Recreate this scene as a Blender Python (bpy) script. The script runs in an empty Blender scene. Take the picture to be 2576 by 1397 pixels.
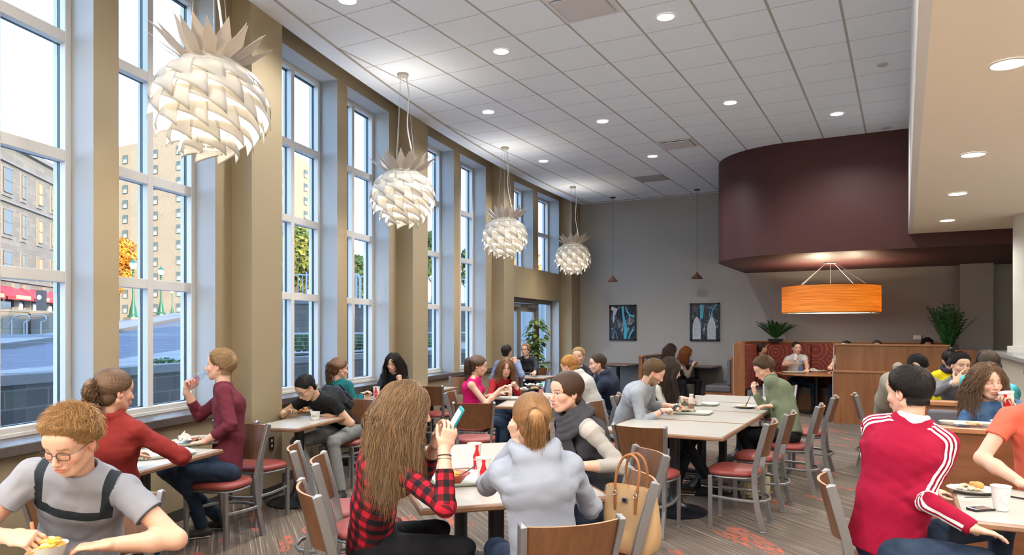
import bpy, bmesh, math, random
import numpy as np
from mathutils import Vector, Matrix, Euler
import openvdb

# ------------------------------------------------------------------ camera, sky, sun, exposure
SC = bpy.context.scene
COL = SC.collection
F, CX, YH, TH, HC = 1829.0, 1281.0, 830.0, 0.4979, 1.63
COS, SIN = math.cos(TH), math.sin(TH)
PI = math.pi
cam_d = bpy.data.cameras.new('camera'); cam = bpy.data.objects.new('camera', cam_d); COL.objects.link(cam)
cam.location = (0, 0, HC); cam.rotation_euler = (PI/2, 0, TH)
cam_d.sensor_width = 36; cam_d.lens = 36*F/2576
cam_d.shift_x = (1288-CX)/2576; cam_d.shift_y = (YH-698.5)/2576
cam_d.clip_end = 600
SC.camera = cam
SC.view_settings.view_transform = 'Standard'; SC.view_settings.look = 'None'
SC.view_settings.gamma = 1; SC.view_settings.use_curve_mapping = False
SC.view_settings.exposure = 0.66
SC.cycles.max_bounces = 8; SC.cycles.diffuse_bounces = 4; SC.cycles.transparent_max_bounces = 12
SC.cycles.sample_clamp_indirect = 6.0
SC.cycles.caustics_reflective = False; SC.cycles.caustics_refractive = False

w = bpy.data.worlds.new('sky'); SC.world = w; w.use_nodes = True
nt = w.node_tree; bg = nt.nodes['Background']
tc = nt.nodes.new('ShaderNodeTexCoord'); sp = nt.nodes.new('ShaderNodeSeparateXYZ')
cr = nt.nodes.new('ShaderNodeValToRGB')
cr.color_ramp.elements[0].position = 0.0; cr.color_ramp.elements[0].color = (0.66, 0.82, 1.0, 1)
cr.color_ramp.elements[1].position = 0.75; cr.color_ramp.elements[1].color = (0.30, 0.54, 1.0, 1)
e = cr.color_ramp.elements.new(0.3); e.color = (0.47, 0.70, 1.0, 1)
nt.links.new(tc.outputs['Generated'], sp.inputs[0]); nt.links.new(sp.outputs['Z'], cr.inputs[0])
nt.links.new(cr.outputs[0], bg.inputs[0]); bg.inputs[1].default_value = 3.0

def lamp(name, typ, loc, energy, color=(1,1,1), rot=(0,0,0), **kw):
    d = bpy.data.lights.new(name, typ); d.energy = energy; d.color = color
    for k, v in kw.items(): setattr(d, k, v)
    o = bpy.data.objects.new(name, d); COL.objects.link(o); o.location = loc; o.rotation_euler = rot
    return o
sun_dir = Vector((-0.90, 0.38, -0.20)).normalized()          # low evening sun from behind the building
sun = lamp('sun', 'SUN', (0,0,30), 9.0, (1.0, 0.74, 0.42)); sun.data.angle = 0.01
sun.rotation_euler = sun_dir.to_track_quat('-Z', 'Y').to_euler()

# ------------------------------------------------------------------ helpers
def at(px, py, Y):                       # photograph pixel + depth -> world point
    X = (px-CX)*Y/F
    return Vector((X*COS-Y*SIN, X*SIN+Y*COS, HC-(py-YH)*Y/F))
def pz(px, py, z):                       # photograph pixel on a known height
    return at(px, py, F*(HC-z)/(py-YH))
def toworld(r, f, z=0):                  # camera-relative right / forward offsets
    return Vector((r*COS-f*SIN, r*SIN+f*COS, z))
def arcx(y): return -6.98+(y-17.3)**2/96.0
def A(y, off, z=0):                      # point on the curved window wall, off metres outward
    return Vector((arcx(y)-off, y, z))

def nodes_of(m):
    return m.node_tree.nodes, m.node_tree.links
MATS = {}
def mat(name, col, rough=0.6, metal=0.0, emit=None, estr=0.0, noise=0.0, nscale=20.0, bump=0.0, bscale=200.0, spec=0.5, trans=0.0, sheen=0.0, coat=0.0):
    if name in MATS: return MATS[name]
    m = bpy.data.materials.new(name); m.use_nodes = True; N, L = nodes_of(m)
    b = N['Principled BSDF']
    b.inputs['Base Color'].default_value = (*col, 1); b.inputs['Roughness'].default_value = rough
    b.inputs['Metallic'].default_value = metal; b.inputs['Specular IOR Level'].default_value = spec
    if sheen: b.inputs['Sheen Weight'].default_value = sheen
    if coat: b.inputs['Coat Weight'].default_value = coat; b.inputs['Coat Roughness'].default_value = 0.15
    if emit: b.inputs['Emission Color'].default_value = (*emit, 1); b.inputs['Emission Strength'].default_value = estr
    co = N.new('ShaderNodeTexCoord')
    if noise:
        t = N.new('ShaderNodeTexNoise'); t.inputs['Scale'].default_value = nscale; t.inputs['Detail'].default_value = 4
        mx = N.new('ShaderNodeMixRGB'); mx.blend_type = 'MIX'
        mx.inputs[1].default_value = (*[c*(1-noise) for c in col], 1); mx.inputs[2].default_value = (*[min(1, c*(1+noise)) for c in col], 1)
        L.new(co.outputs['Object'], t.inputs['Vector']); L.new(t.outputs[0], mx.inputs[0]); L.new(mx.outputs[0], b.inputs['Base Color'])
    if bump:
        t2 = N.new('ShaderNodeTexNoise'); t2.inputs['Scale'].default_value = bscale; t2.inputs['Detail'].default_value = 3
        bp = N.new('ShaderNodeBump'); bp.inputs['Strength'].default_value = bump; bp.inputs['Distance'].default_value = 0.004
        L.new(co.outputs['Object'], t2.inputs['Vector']); L.new(t2.outputs[0], bp.inputs['Height']); L.new(bp.outputs[0], b.inputs['Normal'])
    if trans:
        tr = N.new('ShaderNodeBsdfTranslucent'); tr.inputs[0].default_value = (*col, 1)
        ms = N.new('ShaderNodeMixShader'); ms.inputs[0].default_value = trans
        o = N['Material Output']; L.new(b.outputs[0], ms.inputs[1]); L.new(tr.outputs[0], ms.inputs[2]); L.new(ms.outputs[0], o.inputs[0])
    MATS[name] = m; return m
def matc(m): return m.node_tree.nodes['Principled BSDF'] if m.use_nodes else None
def ramp(N, pts):
    r = N.new('ShaderNodeValToRGB'); cr = r.color_ramp
    cr.elements[0].position, cr.elements[0].color = pts[0][0], (*pts[0][1], 1)
    cr.elements[1].position, cr.elements[1].color = pts[-1][0], (*pts[-1][1], 1)
    for p, c in pts[1:-1]:
        e = cr.elements.new(p); e.color = (*c, 1)
    return r
def wood(name, c1, c2, axis='z', scale=6.0, stretch=12.0, rough=0.35, world=False):
    if name in MATS: return MATS[name]
    m = mat(name, c1, rough); N, L = nodes_of(m); b = N['Principled BSDF']
    co = N.new('ShaderNodeTexCoord'); mp = N.new('ShaderNodeMapping')
    s = {'x': (1/stretch, 1, 1), 'y': (1, 1/stretch, 1), 'z': (1, 1, 1/stretch)}[axis]
    mp.inputs['Scale'].default_value = [v*scale for v in s]
    t = N.new('ShaderNodeTexNoise'); t.inputs['Scale'].default_value = 4; t.inputs['Detail'].default_value = 8; t.inputs['Distortion'].default_value = 0.6
    r = ramp(N, [(0.3, c1), (0.7, c2)])
    L.new(co.outputs['Object'], mp.inputs[0]); L.new(mp.outputs[0], t.inputs['Vector']); L.new(t.outputs[0], r.inputs[0]); L.new(r.outputs[0], b.inputs['Base Color'])
    return m

class MB:                                # collects shapes into one mesh
    def __init__(s): s.v = []; s.f = []; s.m = []; s.cur = 0
    def add(s, vs, fs, mi=None):
        o = len(s.v); s.v += [tuple(v) for v in vs]; s.f += [tuple(i+o for i in f) for f in fs]; s.m += [s.cur if mi is None else mi]*len(fs); return s
    def hexa(s, p, mi=None):             # 8 points: bottom 4 ccw, top 4 ccw
        return s.add(p, [(3,2,1,0),(4,5,6,7),(0,1,5,4),(1,2,6,5),(2,3,7,6),(3,0,4,7)], mi)
    def box(s, x0, x1, y0, y1, z0, z1, mi=None):
        return s.hexa([(x0,y0,z0),(x1,y0,z0),(x1,y1,z0),(x0,y1,z0),(x0,y0,z1),(x1,y0,z1),(x1,y1,z1),(x0,y1,z1)], mi)
    def abox(s, y0, y1, o0, o1, z0, z1, mi=None, n=1, ends=None, low=None):    # box following the curved wall, o = outward offset
        for k in range(n):
            a = y0+(y1-y0)*k/n; b = y0+(y1-y0)*(k+1)/n
            s.hexa([A(a,o1,z0),A(a,o0,z0),A(b,o0,z0),A(b,o1,z0),A(a,o1,z1),A(a,o0,z1),A(b,o0,z1),A(b,o1,z1)], mi)
            if ends is not None: s.m[-4] = ends; s.m[-2] = ends
            if low is not None: s.m[-6] = low
        return s
    def bar(s, p, q, w, h, up=(0,0,1), mi=None, w2=None, h2=None):
        p, q = Vector(p), Vector(q); d = (q-p).normalized(); u = Vector(up)
        if abs(d.dot(u)) > 0.98: u = Vector((0,1,0)) if abs(d.y) < .9 else Vector((1,0,0))
        r = d.cross(u).normalized(); u = r.cross(d).normalized(); w2 = w if w2 is None else w2; h2 = h if h2 is None else h2
        P = [p-r*w/2-u*h/2, p+r*w/2-u*h/2, p+r*w/2+u*h/2, p-r*w/2+u*h/2, q-r*w2/2-u*h2/2, q+r*w2/2-u*h2/2, q+r*w2/2+u*h2/2, q-r*w2/2+u*h2/2]
        return s.add(P, [(0,1,2,3),(7,6,5,4),(4,5,1,0),(5,6,2,1),(6,7,3,2),(7,4,0,3)], mi)
    def tube(s, pts, r, n=8, mi=None, caps=True, flat=1.0, up=None):
        pts = [Vector(p) for p in pts]; rs = r if isinstance(r, (list, tuple)) else [r]*len(pts)
        o = len(s.v); T = []
        for i in range(len(pts)):
            a = pts[max(i-1, 0)]; b = pts[min(i+1, len(pts)-1)]; T.append((b-a).normalized())
        u = Vector(up) if up else Vector((0,0,1))
        if abs(T[0].dot(u)) > .95: u = Vector((1,0,0))
        vs = []
        for i, p in enumerate(pts):
            rr = T[i].cross(u).normalized(); uu = rr.cross(T[i]).normalized()
            if not up: u = uu
            for k in range(n):
                a = 2*PI*k/n; vs.append(p+(rr*math.cos(a)+uu*math.sin(a)*flat)*rs[i])
        fs = []
        for i in range(len(pts)-1):
            for k in range(n):
                k2 = (k+1) % n; fs.append((i*n+k, i*n+k2, (i+1)*n+k2, (i+1)*n+k))
        if caps: fs.append(tuple(range(n))[::-1]); fs.append(tuple((len(pts)-1)*n+k for k in range(n)))
        return s.add(vs, fs, mi)
    def lathe(s, prof, c=(0,0,0), n=24, mi=None, ax=1.0, ay=1.0, closed=False):   # prof: (r,z)
        c = Vector(c); vs = []; fs = []; m = len(prof)
        for k in range(n):
            a = 2*PI*k/n
            for r, z in prof: vs.append((c.x+r*ax*math.cos(a), c.y+r*ay*math.sin(a), c.z+z))
        for k in range(n):
            k2 = (k+1) % n
            for j in range(m-1): fs.append((k*m+j, k2*m+j, k2*m+j+1, k*m+j+1))
        return s.add(vs, fs, mi)
    def rbox(s, x0, x1, y0, y1, z0, z1, r, n=4, mi=None, top=None):   # box with rounded vertical corners (+ rounded top edge)
        vs = []; ring = []
        for cx, cy, a0 in ((x1-r, y1-r, 0), (x0+r, y1-r, 90), (x0+r, y0+r, 180), (x1-r, y0+r, 270)):
            for k in range(n+1):
                a = math.radians(a0+90*k/n); ring.append((cx, cy, math.cos(a)*r, math.sin(a)*r))
        lv = [(z0, 1.0), (z1, 1.0)] if not top else [(z0, 1.0), (z1-top, 1.0), (z1-top*.35, 1-.25*top/r), (z1, 1-.9*top/r)]
        for z, k in lv: vs += [(cx+dx*k, cy+dy*k, z) for cx, cy, dx, dy in ring]
        m = len(ring); fs = []
        for j in range(len(lv)-1):
            for i in range(m): fs.append((j*m+i, j*m+(i+1) % m, (j+1)*m+(i+1) % m, (j+1)*m+i))
        fs.append(tuple(range(m))[::-1]); fs.append(tuple((len(lv)-1)*m+i for i in range(m)))
        return s.add(vs, fs, mi)
    def xf(s, M, start=0):
        s.v = s.v[:start]+[tuple(M @ Vector(v)) for v in s.v[start:]]; return s
    def build(s, name, mats, parent=None, smooth=False, bevel=0.0, seg=2, loc=None):
        me = bpy.data.meshes.new(name); me.from_pydata(s.v, [], s.f)
        if not isinstance(mats, (list, tuple)): mats = [mats]
        for m in mats: me.materials.append(m)
        if len(mats) > 1: me.polygons.foreach_set('material_index', s.m)
        if smooth:
            me.polygons.foreach_set('use_smooth', [True]*len(me.polygons))
            try: me.set_sharp_from_angle(angle=math.radians(smooth if smooth > 1 else 40))
            except Exception: pass
        me.update()
        o = bpy.data.objects.new(name, me); COL.objects.link(o)
        if parent: o.parent = parent
        if loc is not None: o.location = loc
        if bevel:
            b = o.modifiers.new('bevel', 'BEVEL'); b.width = bevel; b.segments = seg; b.limit_method = 'ANGLE'
        return o
def tag(o, label=None, cat=None, group=None, kind=None):
    if label: o['label'] = label
    if cat: o['category'] = cat
    if group: o['group'] = group
    if kind: o['kind'] = kind
    return o
def empty(name, loc=(0,0,0), rz=0.0, label=None, cat=None, group=None, kind=None):
    o = bpy.data.objects.new(name, None); COL.objects.link(o); o.location = loc; o.rotation_euler = (0,0,rz); o.empty_display_size = .1
    return tag(o, label, cat, group, kind)
def copy_tree(o, parent=None):
    c = o.copy(); COL.objects.link(c)
    if parent: c.parent = parent
    for ch in list(o.children): copy_tree(ch, c)
    return c
def text_mesh(s, size=1.0, shear=0.0, extrude=0.0, align='CENTER', bold=0.0):
    cu = bpy.data.curves.new('t', 'FONT'); cu.body = s; cu.size = size; cu.shear = shear; cu.extrude = extrude; cu.align_x = align; cu.align_y = 'CENTER'; cu.offset = bold
    cu.resolution_u = 3
    o = bpy.data.objects.new('t', cu); COL.objects.link(o)
    dg = bpy.context.evaluated_depsgraph_get(); me = o.evaluated_get(dg).to_mesh()
    vs = [tuple(v.co) for v in me.vertices]; fs = [tuple(p.vertices) for p in me.polygons]
    o.evaluated_get(dg).to_mesh_clear(); bpy.data.objects.remove(o); bpy.data.curves.remove(cu)
    return vs, fs
# ------------------------------------------------------------------ materials of the room
M_wall = mat('wall_paint', (0.31, 0.25, 0.158), 0.75, noise=0.02, nscale=60, bump=0.15, bscale=300)
M_back = mat('back_wall_paint', (0.33, 0.33, 0.32), 0.75, noise=0.02, nscale=60, bump=0.15, bscale=300)
M_burg = mat('burgundy_paint', (0.050, 0.014, 0.014), 0.5, bump=0.12, bscale=260, spec=.3)
M_soff = mat('soffit_paint', (0.90, 0.80, 0.66), 0.7, bump=0.1, bscale=260)
M_white = mat('white_trim_paint', (0.74, 0.73, 0.72), 0.5)
M_ceilb = mat('ceiling_border_paint', (0.82, 0.88, 0.97), 0.7)
M_frame = mat('window_frame_metal', (0.60, 0.59, 0.57), 0.4, 0.0)
M_gask = mat('dark_blue_gasket', (0.016, 0.034, 0.042), 0.4)
M_jamb = mat('outer_jamb_stone', (0.60, 0.62, 0.63), 0.7)
M_sill = mat('sill_stone', (0.075, 0.062, 0.055), 0.35, noise=0.4, nscale=30)
M_black = mat('black_metal', (0.012, 0.014, 0.018), 0.3)
M_steel = mat('brushed_steel', (0.42, 0.43, 0.45), 0.36, 0.85)

def ceiling_mat():
    m = mat('ceiling_tile', (0.66, 0.655, 0.69), 0.9); N, L = nodes_of(m); b = N['Principled BSDF']
    g = N.new('ShaderNodeNewGeometry'); s = N.new('ShaderNodeSeparateXYZ'); L.new(g.outputs['Position'], s.inputs[0])
    def line(out, off, wd):
        a = N.new('ShaderNodeMath'); a.operation = 'ADD'; a.inputs[1].default_value = off+61.0; L.new(out, a.inputs[0])
        d = N.new('ShaderNodeMath'); d.operation = 'DIVIDE'; d.inputs[1].default_value = 0.61; L.new(a.outputs[0], d.inputs[0])
        f = N.new('ShaderNodeMath'); f.operation = 'FRACT'; L.new(d.outputs[0], f.inputs[0])
        c = N.new('ShaderNodeMath'); c.operation = 'SUBTRACT'; c.inputs[1].default_value = 0.5; L.new(f.outputs[0], c.inputs[0])
        ab = N.new('ShaderNodeMath'); ab.operation = 'ABSOLUTE'; L.new(c.outputs[0], ab.inputs[0])
        gt = N.new('ShaderNodeMath'); gt.operation = 'GREATER_THAN'; gt.inputs[1].default_value = 0.5-wd/0.61/2; L.new(ab.outputs[0], gt.inputs[0])
        return gt
    lx = line(s.outputs['X'], 2.967, 0.026); ly = line(s.outputs['Y'], -7.273, 0.012)
    n = N.new('ShaderNodeTexNoise'); n.inputs['Scale'].default_value = 90; n.inputs['Detail'].default_value = 5; L.new(g.outputs['Position'], n.inputs['Vector'])
    r = ramp(N, [(0.3, (0.80, 0.87, 0.97)), (0.6, (0.86, 0.93, 1.0))]); L.new(n.outputs[0], r.inputs[0])
    m1 = N.new('ShaderNodeMixRGB'); m1.inputs[2].default_value = (0.52, 0.53, 0.56, 1); L.new(ly.outputs[0], m1.inputs[0]); L.new(r.outputs[0], m1.inputs[1])
    m2 = N.new('ShaderNodeMixRGB'); m2.inputs[2].default_value = (0.42, 0.40, 0.385, 1); L.new(lx.outputs[0], m2.inputs[0]); L.new(m1.outputs[0], m2.inputs[1])
    L.new(m2.outputs[0], b.inputs['Base Color'])
    return m
def carpet_mat():
    m = mat('carpet', (0.2, 0.16, 0.13), 0.95); N, L = nodes_of(m); b = N['Principled BSDF']
    g = N.new('ShaderNodeNewGeometry'); vr = N.new('ShaderNodeVectorRotate'); vr.rotation_type = 'Z_AXIS'; vr.inputs['Angle'].default_value = math.radians(-140); L.new(g.outputs['Position'], vr.inputs['Vector']); mp = N.new('ShaderNodeMapping')
    mp.inputs['Scale'].default_value = (0.9, 70, 1); L.new(vr.outputs[0], mp.inputs[0])
    t = N.new('ShaderNodeTexNoise'); t.inputs['Scale'].default_value = 1.0; t.inputs['Detail'].default_value = 3; L.new(mp.outputs[0], t.inputs['Vector'])
    r = ramp(N, [(0.36, (0.085, 0.063, 0.048)), (0.5, (0.13, 0.10, 0.078)), (0.60, (0.17, 0.135, 0.105)), (0.68, (0.36, 0.31, 0.26))]); L.new(t.outputs[0], r.inputs[0])
    # orange-red flecks
    mp2 = N.new('ShaderNodeMapping'); mp2.inputs['Scale'].default_value = (0.75, 2.2, 1); L.new(vr.outputs[0], mp2.inputs[0])
    n1 = N.new('ShaderNodeTexNoise'); n1.inputs['Scale'].default_value = 1.25; n1.inputs['Detail'].default_value = 1; L.new(mp2.outputs[0], n1.inputs['Vector'])
    mp3 = N.new('ShaderNodeMapping'); mp3.inputs['Scale'].default_value = (7, 22, 1); L.new(vr.outputs[0], mp3.inputs[0])
    n2 = N.new('ShaderNodeTexNoise'); n2.inputs['Scale'].default_value = 1.4; n2.inputs['Detail'].default_value = 5; n2.inputs['Distortion'].default_value = 1.0; L.new(mp3.outputs[0], n2.inputs['Vector'])
    a = N.new('ShaderNodeMath'); a.operation = 'GREATER_THAN'; a.inputs[1].default_value = 0.63; L.new(n1.outputs[0], a.inputs[0])
    c = N.new('ShaderNodeMath'); c.operation = 'GREATER_THAN'; c.inputs[1].default_value = 0.50; L.new(n2.outputs[0], c.inputs[0])
    mu = N.new('ShaderNodeMath'); mu.operation = 'MULTIPLY'; L.new(a.outputs[0], mu.inputs[0]); L.new(c.outputs[0], mu.inputs[1])
    mu2 = N.new('ShaderNodeMath'); mu2.operation = 'MULTIPLY'; mu2.inputs[1].default_value = .85; L.new(mu.outputs[0], mu2.inputs[0])
    mx = N.new('ShaderNodeMixRGB'); mx.inputs[2].default_value = (0.48, 0.10, 0.055, 1); L.new(mu2.outputs[0], mx.inputs[0]); L.new(r.outputs[0], mx.inputs[1]); L.new(mx.outputs[0], b.inputs['Base Color'])
    t2 = N.new('ShaderNodeTexNoise'); t2.inputs['Scale'].default_value = 400; L.new(g.outputs['Position'], t2.inputs['Vector'])
    bp = N.new('ShaderNodeBump'); bp.inputs['Strength'].default_value = .5; bp.inputs['Distance'].default_value = .003; L.new(t2.outputs[0], bp.inputs['Height']); L.new(bp.outputs[0], b.inputs['Normal'])
    return m
def glass_mat(name, refl=0.06, tint=(1,1,1), rough=0.0):
    m = bpy.data.materials.new(name); m.use_nodes = True; N, L = nodes_of(m); N.remove(N['Principled BSDF'])
    t = N.new('ShaderNodeBsdfTransparent'); t.inputs[0].default_value = (*tint, 1)
    g = N.new('ShaderNodeBsdfGlossy'); g.inputs['Roughness'].default_value = rough
    fr = N.new('ShaderNodeFresnel'); fr.inputs[0].default_value = 1.45
    ge = N.new('ShaderNodeNewGeometry'); iv = N.new('ShaderNodeMath'); iv.operation = 'SUBTRACT'; iv.inputs[0].default_value = 1.0; L.new(ge.outputs['Backfacing'], iv.inputs[1]); mu = N.new('ShaderNodeMath'); mu.operation = 'MULTIPLY'; L.new(fr.outputs[0], mu.inputs[0]); L.new(iv.outputs[0], mu.inputs[1])
    ms = N.new('ShaderNodeMixShader'); L.new(mu.outputs[0], ms.inputs[0]); L.new(t.outputs[0], ms.inputs[1]); L.new(g.outputs[0], ms.inputs[2])
    L.new(ms.outputs[0], N['Material Output'].inputs[0]); return m
M_glass = glass_mat('window_glass', tint=(0.96, 0.985, 1.0))
ZC = 4.691; SOFZ = 3.085; YB = 16.46; YF = -6.2; XR = 4.6; ZSILL = .90
# ------------------------------------------------------------------ floor, ceiling
mb = MB(); n = 40; ys = [YF+(YB+.1-YF)*k/n for k in range(n+1)]
vs = []
for y in ys: vs += [A(y, .56, 0), Vector((XR, A(y, .56).y, 0))]
mb.add(vs, [(2*k, 2*k+1, 2*k+3, 2*k+2) for k in range(n)])
tag(mb.build('floor', carpet_mat()), kind='structure')
mb = MB(); mb.box(2.5, XR, YF, 11.9, .0, .004); mb.box(-2.5, 2.5, YF, .2, .0, .004); tag(mb.build('floor_bounce', mat('bounce_tile', (.74,.70,.63), .5, noise=.05, nscale=3)), kind='structure')  # pale floor added out of view to bounce light onto ceiling and soffit
mb = MB(); vs = []
for y in ys: vs += [A(y, -.24, ZC), Vector((0.07, A(y, -.24).y, ZC))]
mb.add(vs, [(2*k+1, 2*k, 2*k+2, 2*k+3) for k in range(n)])
mb.abox(YF, YB+.1, -.24, -.238, ZC, ZC+.12, 0, n)
tag(mb.build('ceiling', ceiling_mat()), kind='structure')
mb = MB(); mb.abox(YF, YB, -.235, .0, ZC-.004, ZC+.16, 0, n)
tag(mb.build('ceiling_border', M_ceilb), kind='structure').name = 'trim_1'
mb = MB(); mb.abox(YF, YB-.2, -.262, -.236, ZC-.010, ZC, 0, n); mb.box(-6.75, 0.07, YB-.17, YB-.14, ZC-.01, ZC)
tag(mb.build('trim_2', mat('grid_edge', (.42, .39, .36), .6)), kind='structure')
mb = MB(); mb.box(-6.9, 4, YB-.14, YB, ZC-.008, ZC+.1)
tag(mb.build('trim_3', M_ceilb), kind='structure')
# ------------------------------------------------------------------ window wall
COLS = [-6.08, -2.44, 1.20, 4.82, 8.46, 12.12, 15.92]
mb = MB(); WIN = []
for i, yc in enumerate(COLS):
    y1 = yc+.5 if i < 6 else YB+.1
    mb.abox(yc, y1, 0.0, .62, 0, 5.0)
    if i == 6: break
    yn = COLS[i+1]
    if i < 5:
        mb.abox(y1, yn, .27, .62, 0, ZSILL-.07, n=3)
        mb.abox(y1, yn, .27, .62, 4.70, 5.0, 0, n=3, low=1)
        wn = [(yc+.80, yc+2.0), (yc+2.24, yc+3.38)]
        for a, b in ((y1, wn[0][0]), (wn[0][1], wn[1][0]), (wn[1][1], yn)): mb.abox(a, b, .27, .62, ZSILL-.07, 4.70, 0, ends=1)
        WIN += [(a, b, ZSILL, 4.70, (3.79, 2.915, 2.02)) for a, b in wn]
    else:
        wn = [(12.98, 14.25), (14.50, 15.77)]
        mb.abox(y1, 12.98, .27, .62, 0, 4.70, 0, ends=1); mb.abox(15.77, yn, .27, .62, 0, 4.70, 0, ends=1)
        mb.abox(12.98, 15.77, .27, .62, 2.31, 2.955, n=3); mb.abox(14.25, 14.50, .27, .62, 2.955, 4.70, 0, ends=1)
        mb.abox(y1, yn, .27, .62, 4.70, 5.0, 0, n=3, low=1)
        WIN += [(a, b, 2.955, 4.70, (3.86,)) for a, b in wn]
o = mb.build('wall_left', [M_wall, mat('return_daylight_tone', (.40, .42, .43), .7)]); tag(o, kind='structure')  # returns share the wall paint; their lighter grey stands in for daylight
mb = MB(); mb.abox(YF-.1, YB+.3, -.9, .62, 5.0, 5.05, n=20)
tag(mb.build('ceiling_void', M_wall), kind='structure').name = 'wall_left_cap'
mb = MB()
for i, yc in enumerate(COLS[:5]): mb.abox(yc+.5, COLS[i+1], .215, .60, ZSILL-.07, ZSILL, n=3)
o = mb.build('trim_4', M_sill, bevel=.006); tag(o, kind='structure')
mb = MB()
for i, yc in enumerate(COLS[:6]):
    mb.abox(yc, yc+.5, -.012, .0, 0, .1); mb.abox(yc+.5, COLS[i+1] if i < 5 else 12.98, .258, .27, 0, .1, n=2)
tag(mb.build('baseboard_left', mat('base_rubber', (.05, .045, .04), .5)), kind='structure')

def window(k, y0, y1, z0, z1, bars):
    root = empty('window_%d' % k, A((y0+y1)/2, .56, z0), kind='structure')
    inv = Matrix.Translation(-root.location)
    ym = (y0+y1)/2; J = .055
    f = MB()
    for a, b in ((y0, y0+J), (y1-J, y1), (ym-.032, ym+.032)): f.abox(a, b, .54, .61, z0, z1)
    zs = [z0]+sorted(bars)+[z1]
    for z in bars: f.abox(y0+J, ym-.032, .542, .61, z-.042, z+.042); f.abox(ym+.032, y1-J, .542, .61, z-.042, z+.042)
    f.abox(y0+J, y1-J, .53, .61, z0, z0+.07); f.abox(y0+J, y1-J, .54, .61, z1-.05, z1)
    f.abox(y0-.0, y1, .525, .56, z0, z0+.03)
    f.xf(inv).build('window_frame', M_frame, root, bevel=.004)
    g = MB()
    for a, b in ((y0+.012, y0+J), (y1-J, y1-.012), (ym-.03, ym+.03)): g.abox(a, b, .61, .635, z0+.03, z1-.02); g.abox(a+.012, b-.012, .635, .65, z0+.03, z1-.02)
    for z in bars:
        g.abox(y0+J, ym-.03, .61, .645, z-.04, z+.04); g.abox(ym+.03, y1-J, .61, .645, z-.04, z+.04)
    g.abox(y0+J, y1-J, .61, .645, z0+.03, z0+.075); g.abox(y0+J, y1-J, .61, .645, z1-.06, z1-.02)
    g.xf(inv).build('gasket', M_gask, root)
    j = MB()
    j.abox(y1-.055, y1+.12, .645, .695, z0-.1, z1+.2); j.abox(y0-.12, y0+.055, .645, .695, z0-.1, z1+.2); j.abox(ym-.03, ym+.03, .645, .68, z0, z1)
    j.abox(y0-.12, y1+.12, .70, .80, z0-.16, z0+.02)
    j.xf(inv).build('outer_jamb', M_jamb, root)
    p = MB(); c = []
    for a, b in ((y0+J, ym-.03), (ym+.03, y1-J)):
        for i in range(len(zs)-1): p.add([A(a,.63,zs[i]), A(b,.63,zs[i]), A(b,.63,zs[i+1]), A(a,.63,zs[i+1])], [(0,1,2,3)])
    p.xf(inv).build('window_pane', M_glass, root)
for k, wv in enumerate(WIN): window(k+1, *wv)
# outer skin of the building between the windows
mb = MB()
for k in range(len(COLS)-1):
    a = COLS[k]; b = COLS[k+1]
    ws = [w_ for w_ in WIN if a < w_[0] < b]
    edges = [a]+[q for w_ in ws for q in (w_[0]-.12, w_[1]+.12)]+[b]
    for i in range(0, len(edges), 2): mb.abox(edges[i], edges[i+1], .655, .70, -.4, 5.4)
mb.abox(YF, YB+.3, .655, .70, 4.9, 5.6, n=20)
mb.abox(YF, 12.6, .655, .70, -.4, .72, n=20)
tag(mb.build('wall_exterior', mat('outer_limestone', (.58, .60, .60), .8, noise=.1, nscale=3)), kind='structure')

# glazed door with sidelight
def door():
    root = empty('door_1', A(14.4, .5, 0), kind='structure'); inv = Matrix.Translation(-root.location)
    M_df = mat('door_frame_metal', (.26, .235, .21), .4, .3)
    f = MB()
    for a, b in ((12.98, 13.04), (14.90, 15.00), (15.70, 15.77)): f.abox(a, b, .46, .58, 0, 2.31)
    f.abox(12.98, 15.77, .46, .58, 2.22, 2.31); f.abox(15.0, 15.70, .47, .57, .82, .88); f.abox(15.0, 15.7, .47, .57, 0, .1)
    f.xf(inv).build('door_frame', M_df, root, bevel=.004)
    for a, b in ((13.05, 13.96), (13.98, 14.89)):
        d = MB()
        d.abox(a, a+.10, .49, .535, .02, 2.21); d.abox(b-.10, b, .49, .535, .02, 2.21); d.abox(a, b, .49, .535, 2.03, 2.21); d.abox(a, b, .49, .535, .02, .25)
        d.abox(a+.05, b-.05, .43, .475, .98, 1.03)
        dd = d.xf(inv).build('door_leaf', M_df, root, bevel=.003)
        p = MB(); p.add([A(a+.1,.51,.25), A(b-.1,.51,.25), A(b-.1,.51,2.03), A(a+.1,.51,2.03)], [(0,1,2,3)]); p.xf(inv).build('door_pane', M_glass, root)
        h = MB(); h.abox(b-.45, b-.08, .41, .49, 2.12, 2.19); h.xf(inv).build('door_closer', M_steel, root)
    p = MB(); p.add([A(15.0,.52,.1), A(15.7,.52,.1), A(15.7,.52,2.22), A(15.0,.52,2.22)], [(0,1,2,3)]); p.xf(inv).build('sidelight_pane', M_glass, root)
door()
# ------------------------------------------------------------------ back, right and rear walls
mb = MB(); mb.box(-7.7, XR, YB, YB+.15, 0, 5.0); mb.box(.92, 1.45, YB-.35, YB, 0, 5.0)
tag(mb.build('wall_back', M_back), kind='structure')
mb = MB(); mb.box(XR, XR+.15, YF, YB+.15, 0, 5.0); tag(mb.build('wall_right', M_soff), kind='structure')
mb = MB(); mb.box(-2.2, XR+.15, YF-.15, YF, 0, 5.0); tag(mb.build('wall_front', M_soff), kind='structure')
# upper storeys of the building, which keep the low sun off the terrace
mb = MB(); mb.box(-5.5, XR+.15, YF-14, YB+14, 5.06, 7.2); mb.box(XR+.15, XR+.6, YF-14, YB+14, 0, 7.2)
tag(mb.build('wall_upper', mat('outer_limestone2', (.5, .5, .48), .8)), kind='structure')
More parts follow.
